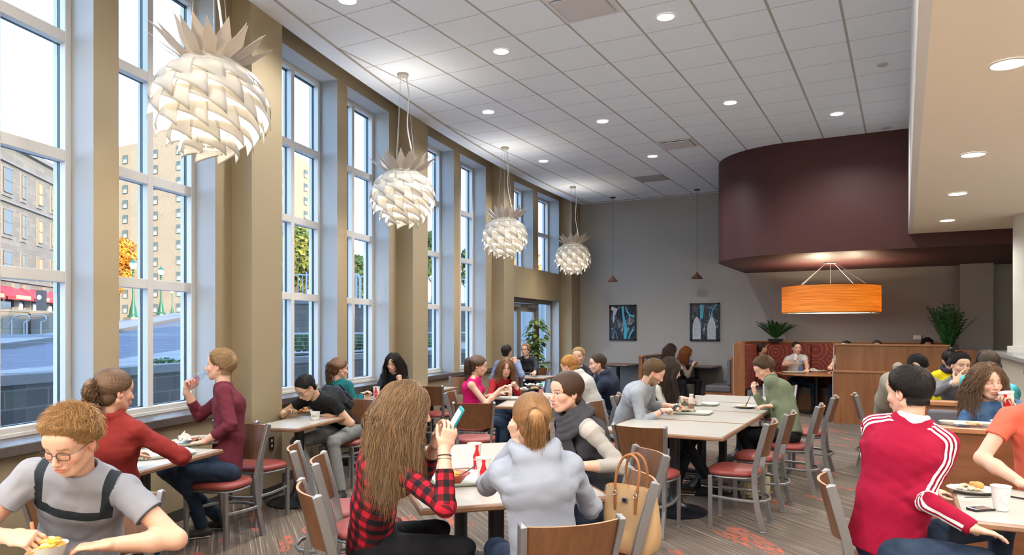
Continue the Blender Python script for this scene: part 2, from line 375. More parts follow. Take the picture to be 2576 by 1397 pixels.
# lower soffit on the right
mb = MB()
mb.box(.07, XR, YF, 12.60, SOFZ, ZC)
o = mb.build('ceiling_soffit', [M_soff]); o.name = 'ceiling_lower'; tag(o, kind='structure')
mb = MB(); mb.box(.055, .07, YF, 12.60, SOFZ, ZC+.02); mb.box(.055, .11, YF, 12.60, SOFZ-.004, SOFZ)
tag(mb.build('trim_5', M_white), kind='structure')
# burgundy bulkhead with a rounded corner
mb = MB(); cx, cy, R = -1.62, 14.05, 1.45; pts = [(-3.07, YB)]
for k in range(21):
    a = PI + (PI/2)*k/20; pts.append((cx+R*math.cos(a), cy+R*math.sin(a)))
pts += [(4.6, 12.60), (4.6, YB)]; n = len(pts); ZB = 2.87
mb.add([(x, y, ZB) for x, y in pts]+[(x, y, ZC+.02) for x, y in pts], [tuple(range(n))[::-1], tuple(range(n, 2*n))]+[(i, (i+1) % n, n+(i+1) % n, n+i) for i in range(n)])
o = mb.build('ceiling_bulkhead', M_burg, smooth=30); tag(o, kind='structure')
# round column and knee wall on the right
mb = MB(); mb.lathe([(.40, 0), (.40, SOFZ)], (1.62, 11.25, 0), 48)
mb.lathe([(.46, 1.0), (.46, 1.42), (.40, 1.42)], (1.62, 11.25, 0), 48)
o = mb.build('column', mat('column_paint', (.56, .54, .47), .55), smooth=30); tag(o, 'round cream structural column rising from the stone-capped knee wall', 'column')
mb = MB(); mb.box(1.12, 3.0, 7.0, 11.9, 0, 1.30); o = mb.build('wall_knee', mat('knee_wall', (.50, .44, .36), .6)); tag(o, kind='structure')
mb = MB(); mb.box(1.02, 3.0, 6.9, 12.0, 1.30, 1.345); o = mb.build('trim_6', mat('grey_stone_cap', (.27, .27, .27), .25, noise=.2, nscale=12), bevel=.006); tag(o, kind='structure')

# ------------------------------------------------------------------ ceiling fixtures
M_lamp = mat('lamp_lens', (1, 1, 1), .5, emit=(1, .96, .9), estr=9)
M_trimr = mat('lamp_trim', (.8, .78, .76), .4)
def downlight(x, y, z, r, label, group, power):
    root = empty('recessed_ceiling_light', (x, y, z), label=label, cat='ceiling light', group=group)
    m = MB(); m.lathe([(r*1.13, -.001), (r*1.13, -.006), (r, -.008), (r*.99, -.002)], n=32); m.build('trim_ring', M_trimr, root, smooth=True)
    m = MB(); m.lathe([(r, -.003), (0.0001, -.003)], n=32); m.build('lamp_lens', M_lamp, root)
    l = lamp('downlight_lamp', 'SPOT', (x, y, z-.03), power, (1, .98, .955), spot_size=math.radians(150), spot_blend=.6, shadow_soft_size=.08)
    l.parent = root; l.location = (0, 0, -.03)
DL = [(-4.54,5.21,'cut by the top edge, nearest the windows'),(-3.89,6.97,'between the first big pinecone lamp and the large air vent'),(-2.05,6.97,'just right of the large air vent'),
      (-5.13,8.82,'above and left of the third pinecone lamp canopy'),(-3.89,10.02,'in the middle of the ceiling right of the second pinecone lamp'),(-2.06,10.02,'in front of the burgundy bulkhead, between two long grid lines'),
      (-.84,11.26,'closest to the burgundy bulkhead and the soffit'),(-5.75,11.87,'between the third and the fourth pinecone lamps'),(-3.90,12.46,'beside the small square diffuser near the far end')]
for x, y, s in DL: downlight(x, y, ZC, .082, 'recessed light '+s, 'recessed lights in the tiled ceiling', 135)
for x, y, pw in ((-2.05,3.9,95),(-3.89,2.1,95),(-2.05,.8,90),(-3.8,-1.5,300),(-2.05,-2.3,300),(-.6,1.5,90),(-.6,-4,300)): 
    l = lamp('lamp_unseen', 'SPOT', (x, y, ZC-.03), pw, (1, .98, .955), spot_size=math.radians(150), spot_blend=.6, shadow_soft_size=.08)  # unseen lamps continuing the ceiling rows, rear ones boosted to bounce light upward
for (x, y), s in zip(((.5,4.79),(.5,7.13),(.5,9.10),(.5,11.27)), ('nearest and largest','second from the front','third from the front','last before the burgundy wall')):
    downlight(x, y, SOFZ, .085, 'round light in the beige soffit, '+s, 'recessed lights in the beige soffit', 60)
for x, y in ((.5,2.4),(.5,.2),(2.6,2.4),(2.6,5),(2.6,8),(2.4,-2),(3.6,4),(3.6,7),(3.6,10)):
    lamp('lamp_unseen', 'SPOT', (x, y, SOFZ-.03), 120, (1, .98, .955), spot_size=math.radians(150), spot_blend=.6, shadow_soft_size=.08)  # unseen lamps out of frame, raised so the pale floor lights the soffit
def vent(x, y, label):
    root = empty('ceiling_air_vent', (x, y, ZC), label=label, cat='air vent')
    m = MB(); h = .30
    for a in range(4):
        M = Matrix.Rotation(a*PI/2, 4, 'Z'); s = len(m.v)
        m.add([(-h,-h,-.004),(h,-h,-.004),(h-.045,-h+.045,-.012),(-h+.045,-h+.045,-.012),(h-.06,-h+.06,.05),(-h+.06,-h+.06,.05)], [(0,1,2,3),(3,2,4,5)]); m.xf(M, s)
    m.build('vent_frame', M_white, root)
    m = MB(); m.box(-h+.06,h-.06,-h+.06,h-.06,.004,.008); m.build('vent_throat', mat('vent_dark', (.03,.04,.05), .6), root)
    m = MB(); m.box(-.235,.235,-.235,.235,-.028,-.018); m.build('vent_plate', mat('vent_plate', (.62,.61,.63), .5), root, bevel=.004)
vent(-2.66, 6.36, 'large square ceiling air vent cut by the top edge of the photo')
vent(-3.27, 11.84, 'small square ceiling air vent beside the burgundy bulkhead')
root = empty('return_air_grille', (-4.49, 14.29, ZC), label='flat grey return grille in the ceiling near the far wall', cat='air vent')
m = MB(); m.box(-.29,.29,-.29,.29,-.006,-.002); m.build('grille_panel', mat('grille_grey', (.30,.31,.33), .6), root)
m = MB()
for k in range(14): m.box(-.28,.28,-.275+k*.04,-.262+k*.04,-.012,-.006)
m.build('grille_slats', mat('grille_grey2', (.40,.41,.43), .6), root)
for (x, y), s in (((-.22,9.42),'nearer the camera'),((-.24,12.39),'close to the burgundy bulkhead')):
    m = MB(); m.lathe([(.0001,-.02),(.05,-.018),(.06,-.008),(.06,0)], (0,0,0), 24); o = m.build('smoke_detector', mat('detector', (.5,.48,.48), .5), smooth=True, loc=(x, y, ZC)); tag(o, 'small round ceiling detector '+s, 'detector')
# ------------------------------------------------------------------ outside the windows
def stone_mat(name, c1, c2, mort, sx, sz, rot=0):
    m = mat(name, c1, .85); N, L = nodes_of(m); b = N['Principled BSDF']
    co = N.new('ShaderNodeTexCoord'); s = N.new('ShaderNodeSeparateXYZ'); L.new(co.outputs['Object'], s.inputs[0])
    cb = N.new('ShaderNodeCombineXYZ'); L.new(s.outputs['X'], cb.inputs[0]); L.new(s.outputs['Z'], cb.inputs[1])
    br = N.new('ShaderNodeTexBrick'); br.inputs['Scale'].default_value = 1; br.inputs['Brick Width'].default_value = sx; br.inputs['Row Height'].default_value = sz
    br.inputs['Mortar Size'].default_value = .012; br.inputs['Color1'].default_value = (*c1, 1); br.inputs['Color2'].default_value = (*c2, 1); br.inputs['Mortar'].default_value = (*mort, 1)
    L.new(cb.outputs[0], br.inputs['Vector']); 
    n = N.new('ShaderNodeTexNoise'); n.inputs['Scale'].default_value = 1.7; L.new(co.outputs['Object'], n.inputs['Vector'])
    mx = N.new('ShaderNodeMixRGB'); mx.blend_type = 'MULTIPLY'; mx.inputs[0].default_value = .35
    L.new(br.outputs[0], mx.inputs[1]); L.new(n.outputs['Color'], mx.inputs[2]); L.new(mx.outputs[0], b.inputs['Base Color'])
    return m
M_lime = stone_mat('limestone_block', (.26, .235, .19), (.20, .18, .15), (.15, .14, .12), 1.3, .42)
M_rubble = stone_mat('rubble_stone', (.15, .13, .11), (.10, .09, .08), (.075, .07, .065), .55, .22)
M_lowst = stone_mat('terrace_stone', (.075, .066, .056), (.05, .045, .040), (.12, .11, .10), .75, .26)
M_tower = stone_mat('tower_stone', (.38, .29, .185), (.35, .27, .17), (.32, .25, .16), 4.0, 2.6)
M_cap = mat('concrete_cap', (.13, .125, .115), .8, noise=.1, nscale=4)
M_conc = mat('pale_concrete', (.20, .19, .175), .85, noise=.06, nscale=2)
M_road = mat('asphalt', (.085, .085, .105), .9, noise=.25, nscale=1.2)
# terrace
mb = MB(); mb.abox(-12, 26, .9, 6.0, -.12, -.02, n=16); tag(mb.build('terrace_floor', mat('terrace', (.72,.71,.69), .9, noise=.1, nscale=3)), kind='structure').name = 'floor_terrace'
# low stone wall and cable railing on it (about 4.6 m outside the glass)
LW = [(-9.6, 0.0), (-10.96, 5.8), (-11.8, 8.8), (-12.35, 12.6), (-12.6, 15.0), (-12.8, 24)]
def seg_wall(name, pts, z0, z1, th, mt, capm=None, capz=.09, kind='structure', label=None, cat=None):
    root = empty(name, (pts[0][0], pts[0][1], z0))
    if kind: tag(root, kind=kind)
    else: tag(root, label, cat)
    for i in range(len(pts)-1):
        a = Vector((*pts[i], 0)); b = Vector((*pts[i+1], 0)); d = b-a; ln = d.length
        m = MB(); m.box(0, ln, 0, th, z0, z1 if not callable(z1) else z1(i))
        o = m.build('wall_segment', mt, root); o.rotation_euler = (0,0,math.atan2(d.y, d.x)); o.location = (a.x-root.location.x, a.y-root.location.y, -z0)
        if capm:
            m = MB(); m.box(-.02, ln+.02, -.05, th+.05, z1, z1+capz); o = m.build('wall_cap', capm, root); o.rotation_euler = (0,0,math.atan2(d.y, d.x)); o.location = (a.x-root.location.x, a.y-root.location.y, -z0)
    return root
seg_wall('terrace_wall', LW, -.1, .86, .35, M_lowst, M_cap, .14, None, 'low coursed stone wall with a concrete cap outside the windows', 'garden wall')
root = empty('cable_railing', (LW[0][0], LW[0][1], 1.0), label='grey metal cable railing standing on the low wall outside the windows', cat='railing')
m = MB(); M_rail = mat('railing_grey', (.30,.32,.36), .45, .2); cb = MB(); inv = Matrix.Translation(-root.location)
for i in range(len(LW)-1):
    a = Vector((*LW[i], 0)); b = Vector((*LW[i+1], 0)); off = Vector((-.18, 0, 0)); a += off; b += off
    m.bar(a+Vector((0,0,1.54)), b+Vector((0,0,1.54)), .07, .045)
    for z in (1.08,1.17,1.26,1.35,1.44): cb.tube([a+Vector((0,0,z)), b+Vector((0,0,z))], .004, 4)
    k = max(1, int((b-a).length/2.9))
    for j in range(k):
        p = a+(b-a)*((j+.35)/k)
        q = MB(); q.bar(p+Vector((0,0,1.0)), p+Vector((0,0,1.54)), .05, .075); q.xf(inv).build('post', M_rail, root)
m.xf(inv).build('top_rail', M_rail, root); cb.xf(inv).build('cables', M_rail, root)
# street rising to the right
near = [at(-420,960,9.0), at(60,938,11.4), at(300,925,13.8), at(470,913,15.6), at(760,893,19), at(900,886,21), at(1250,876,26)]
gut = [at(-500,950,12), at(0,932,14), at(290,905,17), at(455,880,21), at(760,862,30), at(900,860,33), at(1250,850,36)]
far = [at(-600,905,15), at(0,881,19), at(296,838,32), at(455,806,42), at(760,790,60), at(900,790,62), at(1250,800,66)]
walk = [at(-700,880,19), at(0,853,24), at(296,813,38), at(455,795,50), at(760,780,75), at(900,780,78), at(1250,790,80)]
lawn = [at(-800,850,60), at(0,838,52), at(296,806,90), at(455,786,110), at(760,780,150), at(900,780,150), at(1250,790,150)]
def strip(name, p, q, mt, th=.0):
    m = MB(); k = len(p); q = [v+Vector((0,0,th)) for v in q]; m.add(list(p)+list(q), [(i, k+i, k+i+1, i+1) for i in range(k-1)]); tag(m.build(name, mt), kind='structure')
low = [Vector((v.x*1.0, v.y, v.z)) for v in near]
strip('floor_verge', low, gut, M_conc); strip('floor_street', gut, far, M_road)
kerb = [v+Vector((0,0,.16)) for v in far]; strip('trim_kerb', far, kerb, M_cap); strip('floor_sidewalk', kerb, walk, M_conc)
strip('floor_plaza', walk, lawn, M_conc)
m = MB(); m.box(-400, 40, -200, 400, -1.2, -1.1); tag(m.build('floor_ground', mat('far_ground', (.16,.17,.12), .95)), kind='structure')

# facades: a local frame per wall, s metres along it
def facade(root, name, P0, P1, z0, z1, mt, depth=8):
    d = (P1-P0); d.z = 0; ln = d.length; ang = math.atan2(d.y, d.x)
    m = MB(); m.box(0, ln, 0, depth, z0, z1); o = m.build(name, mt, root); o.rotation_euler = (0,0,ang); o.location = Vector((P0.x, P0.y, 0))-root.location
    return ang, ln
def fpos(P0, ang, s, z, out): return Vector((P0.x+math.cos(ang)*s+math.sin(ang)*out, P0.y+math.sin(ang)*s-math.cos(ang)*out, z))
M_wd = mat('far_window_glass', (.05,.07,.08), .1); M_wf = mat('far_window_frame', (.12,.14,.09), .5); M_bl = mat('window_blind', (.40,.38,.34), .7)
M_wglow = mat('warm_room_window', (.30,.22,.12), .4)
def far_window(root, P0, ang, s, z, w_, h, sur=None, mats=(M_wd, M_wf), split=False, blind=0):
    e_ = empty('window', fpos(P0, ang, s, z, 0)-root.location, ang); e_.parent = root
    if sur:
        m = MB(); m.box(-w_/2-.18, w_/2+.18, -.10, 0, -h/2-.3, h/2+.15); m.build('surround', sur, e_)
    m = MB(); m.box(-w_/2, w_/2, -.16, .02, -h/2, h/2); m.build('pane', mats[0], e_)
    m = MB(); t = .07
    for a in ((-w_/2, -w_/2+t, -h/2, h/2), (w_/2-t, w_/2, -h/2, h/2), (-w_/2, w_/2, -h/2, -h/2+t), (-w_/2, w_/2, h/2-t, h/2), (-w_/2, w_/2, -.04, .04)): m.box(a[0], a[1], -.20, -.14, a[2], a[3])
    if split: m.box(-w_/2+w_*.3, -w_/2+w_*.3+.07, -.2, -.14, -h/2, h/2)
    m.build('sash', mats[1], e_)
    if blind: m = MB(); m.box(-w_/2+.06, w_/2-.06, -.175, -.15, -h/2+.05, -h/2+h*blind); m.build('blind', M_bl, e_)
# limestone hall seen through the nearest window
Pa = at(0,830,60); Pb = at(128,830,70.2); Pa.z = Pb.z = 0; dd = (Pb-Pa).normalized(); P0 = Pa-dd*34; P1 = Pb+dd*5
root = empty('limestone_hall', (P0.x, P0.y, 0), label='pale limestone three storey hall with red awnings beyond the nearest window', cat='building')
ang, ln = facade(root, 'wall', P0, P1, 0, 17.3, M_lime)
def s_of(px):
    d = toworld((px-CX)/F, 1); nn = Vector((-dd.y, dd.x)); t = (nn.x*Pa.x+nn.y*Pa.y)/(nn.x*d.x+nn.y*d.y); return (Vector((d.x*t, d.y*t, 0))-P0).dot(dd), t
for px, w_ in ((-70,2.0),(-30,1.2),(16,2.2),(57,1.1),(98,1.2),(131,1.1)):
    s_, t_ = s_of(px)
    for z in (14.2, 10.7, 7.2):
        far_window(root, P0, ang, s_, z, w_*.72, 2.1, M_conc, (M_wd if px != 98 else M_wglow, M_conc))
m = MB()
for z in (15.7, 12.35, 5.75): m.box(0, ln, -.2, 0, z, z+.18)
m.box(-.2, ln+.2, -.3, .5, 17.2, 17.6); o = m.build('string_course', M_conc, root); o.rotation_euler = (0,0,ang)
m = MB()
for px in (-30, 35, 63, 112, 138):
    s_, t_ = s_of(px); m.box(s_-.5, s_+.5, -.22, 0, 1.4, 5.6)
o = m.build('pier', M_conc, root); o.rotation_euler = (0,0,ang)
M_red = mat('red_awning', (.40,.02,.025), .6); M_aw2 = mat('awning_valance', (.75,.38,.22), .6)
for a, b in ((-75,-28),(-26,46),(47,92),(84,128),(118,160)):
    sa, _ = s_of(a); sb, _ = s_of(b)
    e_ = empty('awning', fpos(P0, ang, sa, 4.2, 0)-root.location, ang); e_.parent = root
    m = MB(); L_ = sb-sa-.2; m.add([(0,-.05,1.1),(L_,-.05,1.1),(L_,-1.3,.15),(0,-1.3,.15),(0,-.05,.1),(L_,-.05,.1)], [(0,3,2,1),(0,4,3),(1,2,5)]); m.box(0,L_,-1.32,-1.28,-.1,.18); m.build('canopy', M_red, e_)
    m = MB(); m.box(L_*.3, L_*.85, -1.36, -1.32, 0.0, .30); m.build('valance', M_aw2, e_)
M_wl = mat('wall_lamp_glow', (1,1,1), .5, emit=(1,.95,.85), estr=3)
for px in (-20, 43, 77, 117):
    s_, t_ = s_of(px); m = MB(); m.box(-.17,.17,-.42,-.22,-.5,.5); o = m.build('wall_lamp', M_wl, root, bevel=.1); o.location = fpos(P0, ang, s_, 3.35, 0)-root.location; o.rotation_euler = (0,0,ang)
for px in (12, 57, 92):
    s_, t_ = s_of(px); m = MB(); m.box(-1.1,1.1,-.1,.02,-1.6,1.6); o = m.build('shopfront', M_wd, root); o.location = fpos(P0, ang, s_, 2.9, 0)-root.location; o.rotation_euler = (0,0,ang)
# forecourt planters, handrails, black sign pillar
def pblock(name, px0, px1, py0, py1, Y, mt, dep=1.2, label=None, cat=None):
    a = at(px0, py1, Y); b = at(px1, py1, Y); zt = at(px0, py0, Y).z; d = b-a; d.z = 0
    m = MB(); m.box(0, d.length, 0, dep, min(a.z, b.z)-.6, zt); m.box(-.04, d.length+.04, -.04, dep+.04, zt, zt+.08)
    o = m.build(name, mt); o.rotation_euler = (0,0,math.atan2(d.y, d.x)); o.location = (a.x, a.y, 0)
    tag(o, label, cat); return o
pblock('stone_planter', 77, 126, 790, 838, 27, M_lime, 2.2, 'pale stone block planter right of the handrails across the street', 'planter')
pblock('stone_planter', -40, 22, 784, 838, 26, M_lime, 2.2, 'pale stone block planter left of the handrails across the street', 'planter')
a = at(96,790,29); b = at(112,790,29); zt = at(96,731,29).z
m = MB(); m.box(-.13,.13,-.13,.13,1.2,zt); o = m.build('sign_pillar', mat('black_pillar', (.02,.022,.03), .4), loc=(at(104,790,29).x, at(104,790,29).y, 0)); tag(o, 'tall black pillar with a white round emblem across the street', 'sign')
m = MB(); m.lathe([(.09,0),(.0001,0)], n=20); e2 = m.build('emblem', mat('emblem_white', (.9,.9,.9), .5, emit=(1,1,1), estr=.5), o, loc=(.0,-.135,zt-.28)); e2.rotation_euler = (PI/2,0,0); o.rotation_euler = (0,0,TH)
M_ss = mat('stainless_rail', (.30,.31,.32), .3, .6)
for (x0, x1), s in (((22,75),'left'),((60,117),'right')):
    m = MB(); Y = 25
    p = [at(x0,818,Y), at(x0+14,797,Y), at(x0+30,793,Y), at(x1-9,793,Y), at(x1-2,797,Y), at(x1,803,Y), at(x1-3,808,Y), at(x1-14,810,Y), at(x1-14,842,Y)]
    root = empty('handrail', at(x0,842,Y), label='stainless steel looped handrail across the street, on the '+s, cat='handrail')
    m.tube([v-root.location for v in p], .022, 8); m.tube([at(x0+8,842,Y)-root.location, at(x0+8,806,Y)-root.location], .022, 8); m.build('rail_tube', M_ss, root, smooth=True)
# tower block
Pa = at(296,830,142.5); Pb = at(455,830,133.5); Pa.z = Pb.z = 0; dd = (Pb-Pa).normalized(); P0 = Pa-dd*16
def hit_px(px, O, d_):
    d = toworld((px-CX)/F, 1); nn = Vector((-d_.y, d_.x)); t = (nn.x*O.x+nn.y*O.y)/(nn.x*d.x+nn.y*d.y); return Vector((d.x*t, d.y*t, 0)), t
Pc, _ = hit_px(570, Pa, dd); TZ = 1.63+460*142.5/1829
root = empty('tower_block', (P0.x, P0.y, 0), label='tall sunlit beige stone tower with columns of sash windows', cat='building')
ang, ln = facade(root, 'wall', P0, Pc, 0, TZ, M_tower, 2)
Pd = at(779,830,(TZ-1.63)*1829/420); Pd.z = 0; dd2 = (Pd-Pc).normalized()
ang2, ln2 = facade(root, 'side_wall', Pc, Pd, 0, TZ, M_tower, 2)
m = MB(); m.box(ln*.45, ln*.72, 1, 8, TZ, TZ+2.6); o = m.build('penthouse', M_tower, root); o.rotation_euler = (0,0,ang)
FH = 38.6*137.5/1829
for px in (220, 262, 316, 391, 452, 520):
    P, t = hit_px(px, Pa, dd); s_ = (P-P0).dot(dd)
    for k in range(11):
        z = 1.63+(830-390)*137.5/1829-FH*k
        if z > 3: far_window(root, P0, ang, s_, z, 1.35, 1.6, None, (M_wd, M_wf), True, .55)
for px in (610, 660, 715, 768):
    P, t = hit_px(px, Pc, dd2); s_ = (P-Pc).length
    for k in range(11):
        z = 1.63+(830-390)*137.5/1829-FH*k
        if z > 3: far_window(root, Pc, ang2, s_, z, 1.35, 1.6, None, (M_wd, M_wf), True, .5)
# trees
def leaf_mat(name, c1, c2):
    m = mat(name, c1, .7, trans=.3); N, L = nodes_of(m)
    g = N.new('ShaderNodeNewGeometry'); r = ramp(N, [(0, c1), (1, c2)]); L.new(g.outputs['Random Per Island'], r.inputs[0]); L.new(r.outputs[0], N['Principled BSDF'].inputs['Base Color']); return m
M_yel = leaf_mat('autumn_leaf', (.50,.17,.02), (.62,.36,.04)); M_grn = leaf_mat('green_leaf', (.03,.08,.018), (.11,.17,.04)); M_bark = mat('bark', (.08,.06,.045), .9); M_shr = leaf_mat('shrub_leaf', (.035,.09,.02), (.13,.20,.07))
M_ygr = leaf_mat('turning_leaf', (.05,.11,.02), (.30,.28,.03))
def crown(m, c, R, n, s, rnd):
    for _ in range(n):
        d = Vector((rnd.gauss(0,1), rnd.gauss(0,1), rnd.gauss(0,1))).normalized(); f = rnd.random()**.4
        p = Vector(c)+Vector((d.x*R[0], d.y*R[1], d.z*R[2]))*f
        a = Vector((rnd.gauss(0,1), rnd.gauss(0,1), rnd.gauss(0,1))).normalized(); b = a.cross(d+Vector((.01,0,0))).normalized(); k = s*(.6+.8*rnd.random())
        m.add([p-a*k, p+b*k*.5, p+a*k, p-b*k*.5], [(0,1,2,3)])
def tree(px, Y, top, base, rpx, mt, label, n=2600, s=.16, seed=1, trunk=.18, lobes=6):
    rnd = random.Random(seed); b = at(px, base, Y); zt = at(px, top, Y).z; R = rpx*Y/F
    root = empty('tree', b, label=label, cat='tree'); H = zt-b.z
    m = MB(); m.tube([(0,0,0),(.1,0,H*.3),(0,.1,H*.6),(0,0,H*.9)], [trunk, trunk*.8, trunk*.5, trunk*.2], 8)
    for k in range(8):
        a = rnd.random()*6.28; z = H*(.3+.4*rnd.random()); m.tube([(0,0,z),(math.cos(a)*R*.5,math.sin(a)*R*.5,z+R*.35),(math.cos(a)*R*.85,math.sin(a)*R*.85,z+R*.7)],[trunk*.4,trunk*.2,trunk*.06],5)
    m.build('trunk', M_bark, root, smooth=True)
    m = MB(); rc = max(R*.6, .3)
    for k in range(lobes):
        a = rnd.random()*6.28; q = rnd.random()**.5*R*.55
        zz = H-rc*.9-(H*.5)*rnd.random()
        crown(m, (math.cos(a)*q, math.sin(a)*q, zz), (rc, rc, rc*.9), n//lobes, s, rnd)
    m.build('crown', mt, root)
tree(296, 68, 588, 812, 52, M_yel, 'autumn tree with orange and yellow leaves beside the far green lamp post', 5200, .2, 3, lobes=9)
tree(740, 40, 545, 800, 78, M_ygr, 'broad green tree with yellowing top seen through the third window', 9000, .17, 5, lobes=12)
tree(905, 44, 640, 790, 45, M_grn, 'dark green tree behind the white stair railing', 5000, .16, 7, lobes=8)
tree(1088, 44, 575, 790, 34, M_grn, 'narrow green tree seen through the fifth window', 3500, .16, 9)
tree(1180, 44, 620, 790, 34, M_grn, 'small dark green tree seen through the sixth window', 3500, .16, 12)
tree(1318, 60, 590, 790, 60, M_yel, 'golden autumn tree seen through the high windows over the door', 5000, .2, 15, lobes=9)
# green lamp posts
def lamp_post(px, top, base, label, Y=None):
    k_ = 1.0
    if Y: k_ = (base-top)*Y/F/4.6
    else: Y = 4.6*F/(base-top)
    b = at(px, base, Y); root = empty('street_lamp', b, label=label, cat='street lamp', group='green street lamps'); M_g = mat('lamp_green', (.010,.085,.045), .4)
    m = MB(); m.lathe([(.42,0),(.42,.15),(.30,.25),(.24,.7),(.13,1.1),(.09,1.5),(.075,3.5),(.12,3.55),(.06,3.65),(.14,3.8)], n=16); m.build('pole', M_g, root, smooth=True)
    m = MB(); m.lathe([(.14,3.8),(.24,4.0),(.27,4.3),(.0001,4.32)], n=12); m.build('lantern', mat('lantern_glass', (.75,.85,.78), .2, emit=(.8,1,.85), estr=.5), root, smooth=True)
    m = MB(); m.lathe([(.32,4.28),(.2,4.42),(.07,4.5),(.03,4.65),(.0001,4.66)], n=12); m.build('lantern_cap', M_g, root, smooth=True)
    m = MB(); m.box(-.5,.5,-.5,.5,-.5,0); m.build('plinth', M_conc, root); root.scale = (k_, k_, k_)
lamp_post(335, 652, 799, 'nearest green lamp post, on the left beside the autumn tree')
lamp_post(405, 671, 792, 'middle green lamp post, in front of the tower windows')
lamp_post(433, 728, 789, 'farthest and smallest green lamp post', 100)
# retaining wall, stairs railing, shrubs at the right
a = at(640,830,27); b = at(1290,830,31); RW = [(a.x, a.y), (b.x, b.y)]
zt = 1.63+62*29/F
seg_wall('retaining_wall', RW, .2, zt, .5, M_rubble, M_cap, .12, None, 'rough stone retaining wall behind the terrace shrubs', 'retaining wall')
root = empty('stair_railing', (a.x, a.y, zt), label='white metal picket railing along the top of the retaining wall', cat='railing')
m = MB(); d = Vector((b.x-a.x, b.y-a.y, 0)); L_ = d.length; n = int(L_/.16)
for k in range(n):
    s_ = k*.16; m.box(s_-.012, s_+.012, .2, .225, .12, 1.12)
m.box(0, L_, .19, .235, 1.1, 1.15); m.box(0, L_, .19, .235, .16, .19)
for k in range(int(L_/1.9)): m.box(k*1.9-.025, k*1.9+.025, .18, .24, .1, 1.25)
o = m.build('pickets', mat('picket_white', (.36,.37,.38), .5), root); o.rotation_euler = (0,0,math.atan2(d.y, d.x))
m = MB(); M_ss2 = mat('white_pipe', (.4,.41,.42), .4)
m.tube([at(890,800,24)-root.location, at(890,700,24)-root.location, at(895,691,24)-root.location, at(901,692,24)-root.location, at(905,700,24)-root.location, at(905,775,24)-root.location], .035, 8); m.build('hoop_rail', M_ss2, root, smooth=True)
for px, py, Y, s in ((745,870,20,'third'),(905,868,21,'fourth'),(715,870,19,'third window, nearer its left side')):
    pass
rnd = random.Random(4)
for px, base, top, Y, wpx, s in ((760,893,830,19.5,46,'seen through the third window'),(905,888,838,21,30,'seen through the fourth window'),(428,922,897,15.5,24,'on the verge right of the railing post'),(1095,880,846,25.5,26,'seen through the fifth window')):
    b = at(px, base, Y); root = empty('shrub', b, label='leafy green shrub on the terrace bed '+s, cat='shrub'); m = MB(); H = (base-top)*Y/F; R = wpx*Y/F
    for _ in range(380 if wpx > 25 else 60):
        x, y = rnd.uniform(-R, R), rnd.uniform(-.5,.5); h = H*(.5+.5*rnd.random()); t = Vector((x+rnd.uniform(-.2,.2), y+rnd.uniform(-.2,.2), h)); p = Vector((x, y, h*.2)); sd = Vector((rnd.uniform(-1,1), rnd.uniform(-1,1), .2)).normalized()*.05
        mid = (p+t)/2; m.add([p, mid+sd, t, mid-sd], [(0,1,2,3)])
    m.build('leaves', M_shr, root)
# pale panelled hoarding outside the door
a = at(1270,830,24); b = at(1430,830,24); d = b-a
m = MB(); m.box(0, 3.6, 0, .1, -.1, 3.1)
for k in range(12): m.box(k*.3, k*.3+.02, -.02, 0, -.1, 3.1)
m.box(0, 3.6, -.04, 0, 1.3, 1.38)
o = m.build('hoarding', mat('pale_panel', (.36,.38,.38), .6)); o.rotation_euler = (0,0,math.atan2(d.y, d.x)); o.location = (a.x, a.y, 0); tag(o, 'pale vertical-board panel outside the glazed door', 'fence')
# ------------------------------------------------------------------ pendant lamps
M_leaf = mat('lamp_leaf_cream', (.56, .54, .50), .5, trans=.35)
M_leaf2 = mat('lamp_spike_cream', (.62, .56, .50), .5, trans=.15)
M_glow = mat('lamp_core_glow', (1, .95, .85), .5, emit=(1, .82, .58), estr=5)
M_canopy = mat('lamp_canopy', (.42, .39, .37), .5)
M_wire = mat('lamp_wire', (.55, .54, .52), .4, .5)
def leaf_mesh(r0, z0, out, drop, wdt, tip):
    m = MB(); nu, nv = 7, 7; vs = []
    for j in range(nv+1):
        t = j/nv
        for i in range(nu+1):
            s = i/nu                                       # across the leaf
            L = (.55+.45*s**1.6)*(1 if tip else 1)         # slanting lower edge that ends in a point
            if s < .18: L *= .93+.07*(s/.18)
            tt = t*L
            ang = (s-.5)*wdt*(1-.10*tt)+.05*tt
            r = r0+out*math.sin(tt*PI*.55); z = z0+.012-drop*(tt**1.35)
            vs.append((r*math.cos(ang), r*math.sin(ang), z))
    fs = [(j*(nu+1)+i, j*(nu+1)+i+1, (j+1)*(nu+1)+i+1, (j+1)*(nu+1)+i) for j in range(nv) for i in range(nu)]
    m.add(vs, fs); me_name = 'shade_leaf'
    me = bpy.data.meshes.new(me_name); me.from_pydata(m.v, [], m.f); me.materials.append(M_leaf); me.polygons.foreach_set('use_smooth', [True]*len(me.polygons)); return me
TIERS = [(.17,-.012,.135,.13,.66,11),(.255,-.05,.105,.20,.64,11),(.300,-.135,.095,.215,.62,11),(.318,-.240,.075,.205,.62,11),(.292,-.345,.060,.185,.62,11),(.235,-.445,.045,.155,.66,10),(.150,-.53,.040,.135,.80,8)]
LM = [leaf_mesh(r0, z0, o_, d_, w_*11/n_ if n_ != 11 else w_, True) for r0, z0, o_, d_, w_, n_ in TIERS]
def spike_mesh(l, w_):
    me = bpy.data.meshes.new('crown_spike'); me.from_pydata([(0,-w_*.35,0),(0,w_*.35,0),(l*.40,w_*.62,l*.34),(l*.82,w_*.02,l*.80),(l*.36,-w_*.45,l*.36)], [], [(0,1,2,3,4)]); me.materials.append(M_leaf2); return me
SPK = [spike_mesh(.25,.10), spike_mesh(.27,.085)]
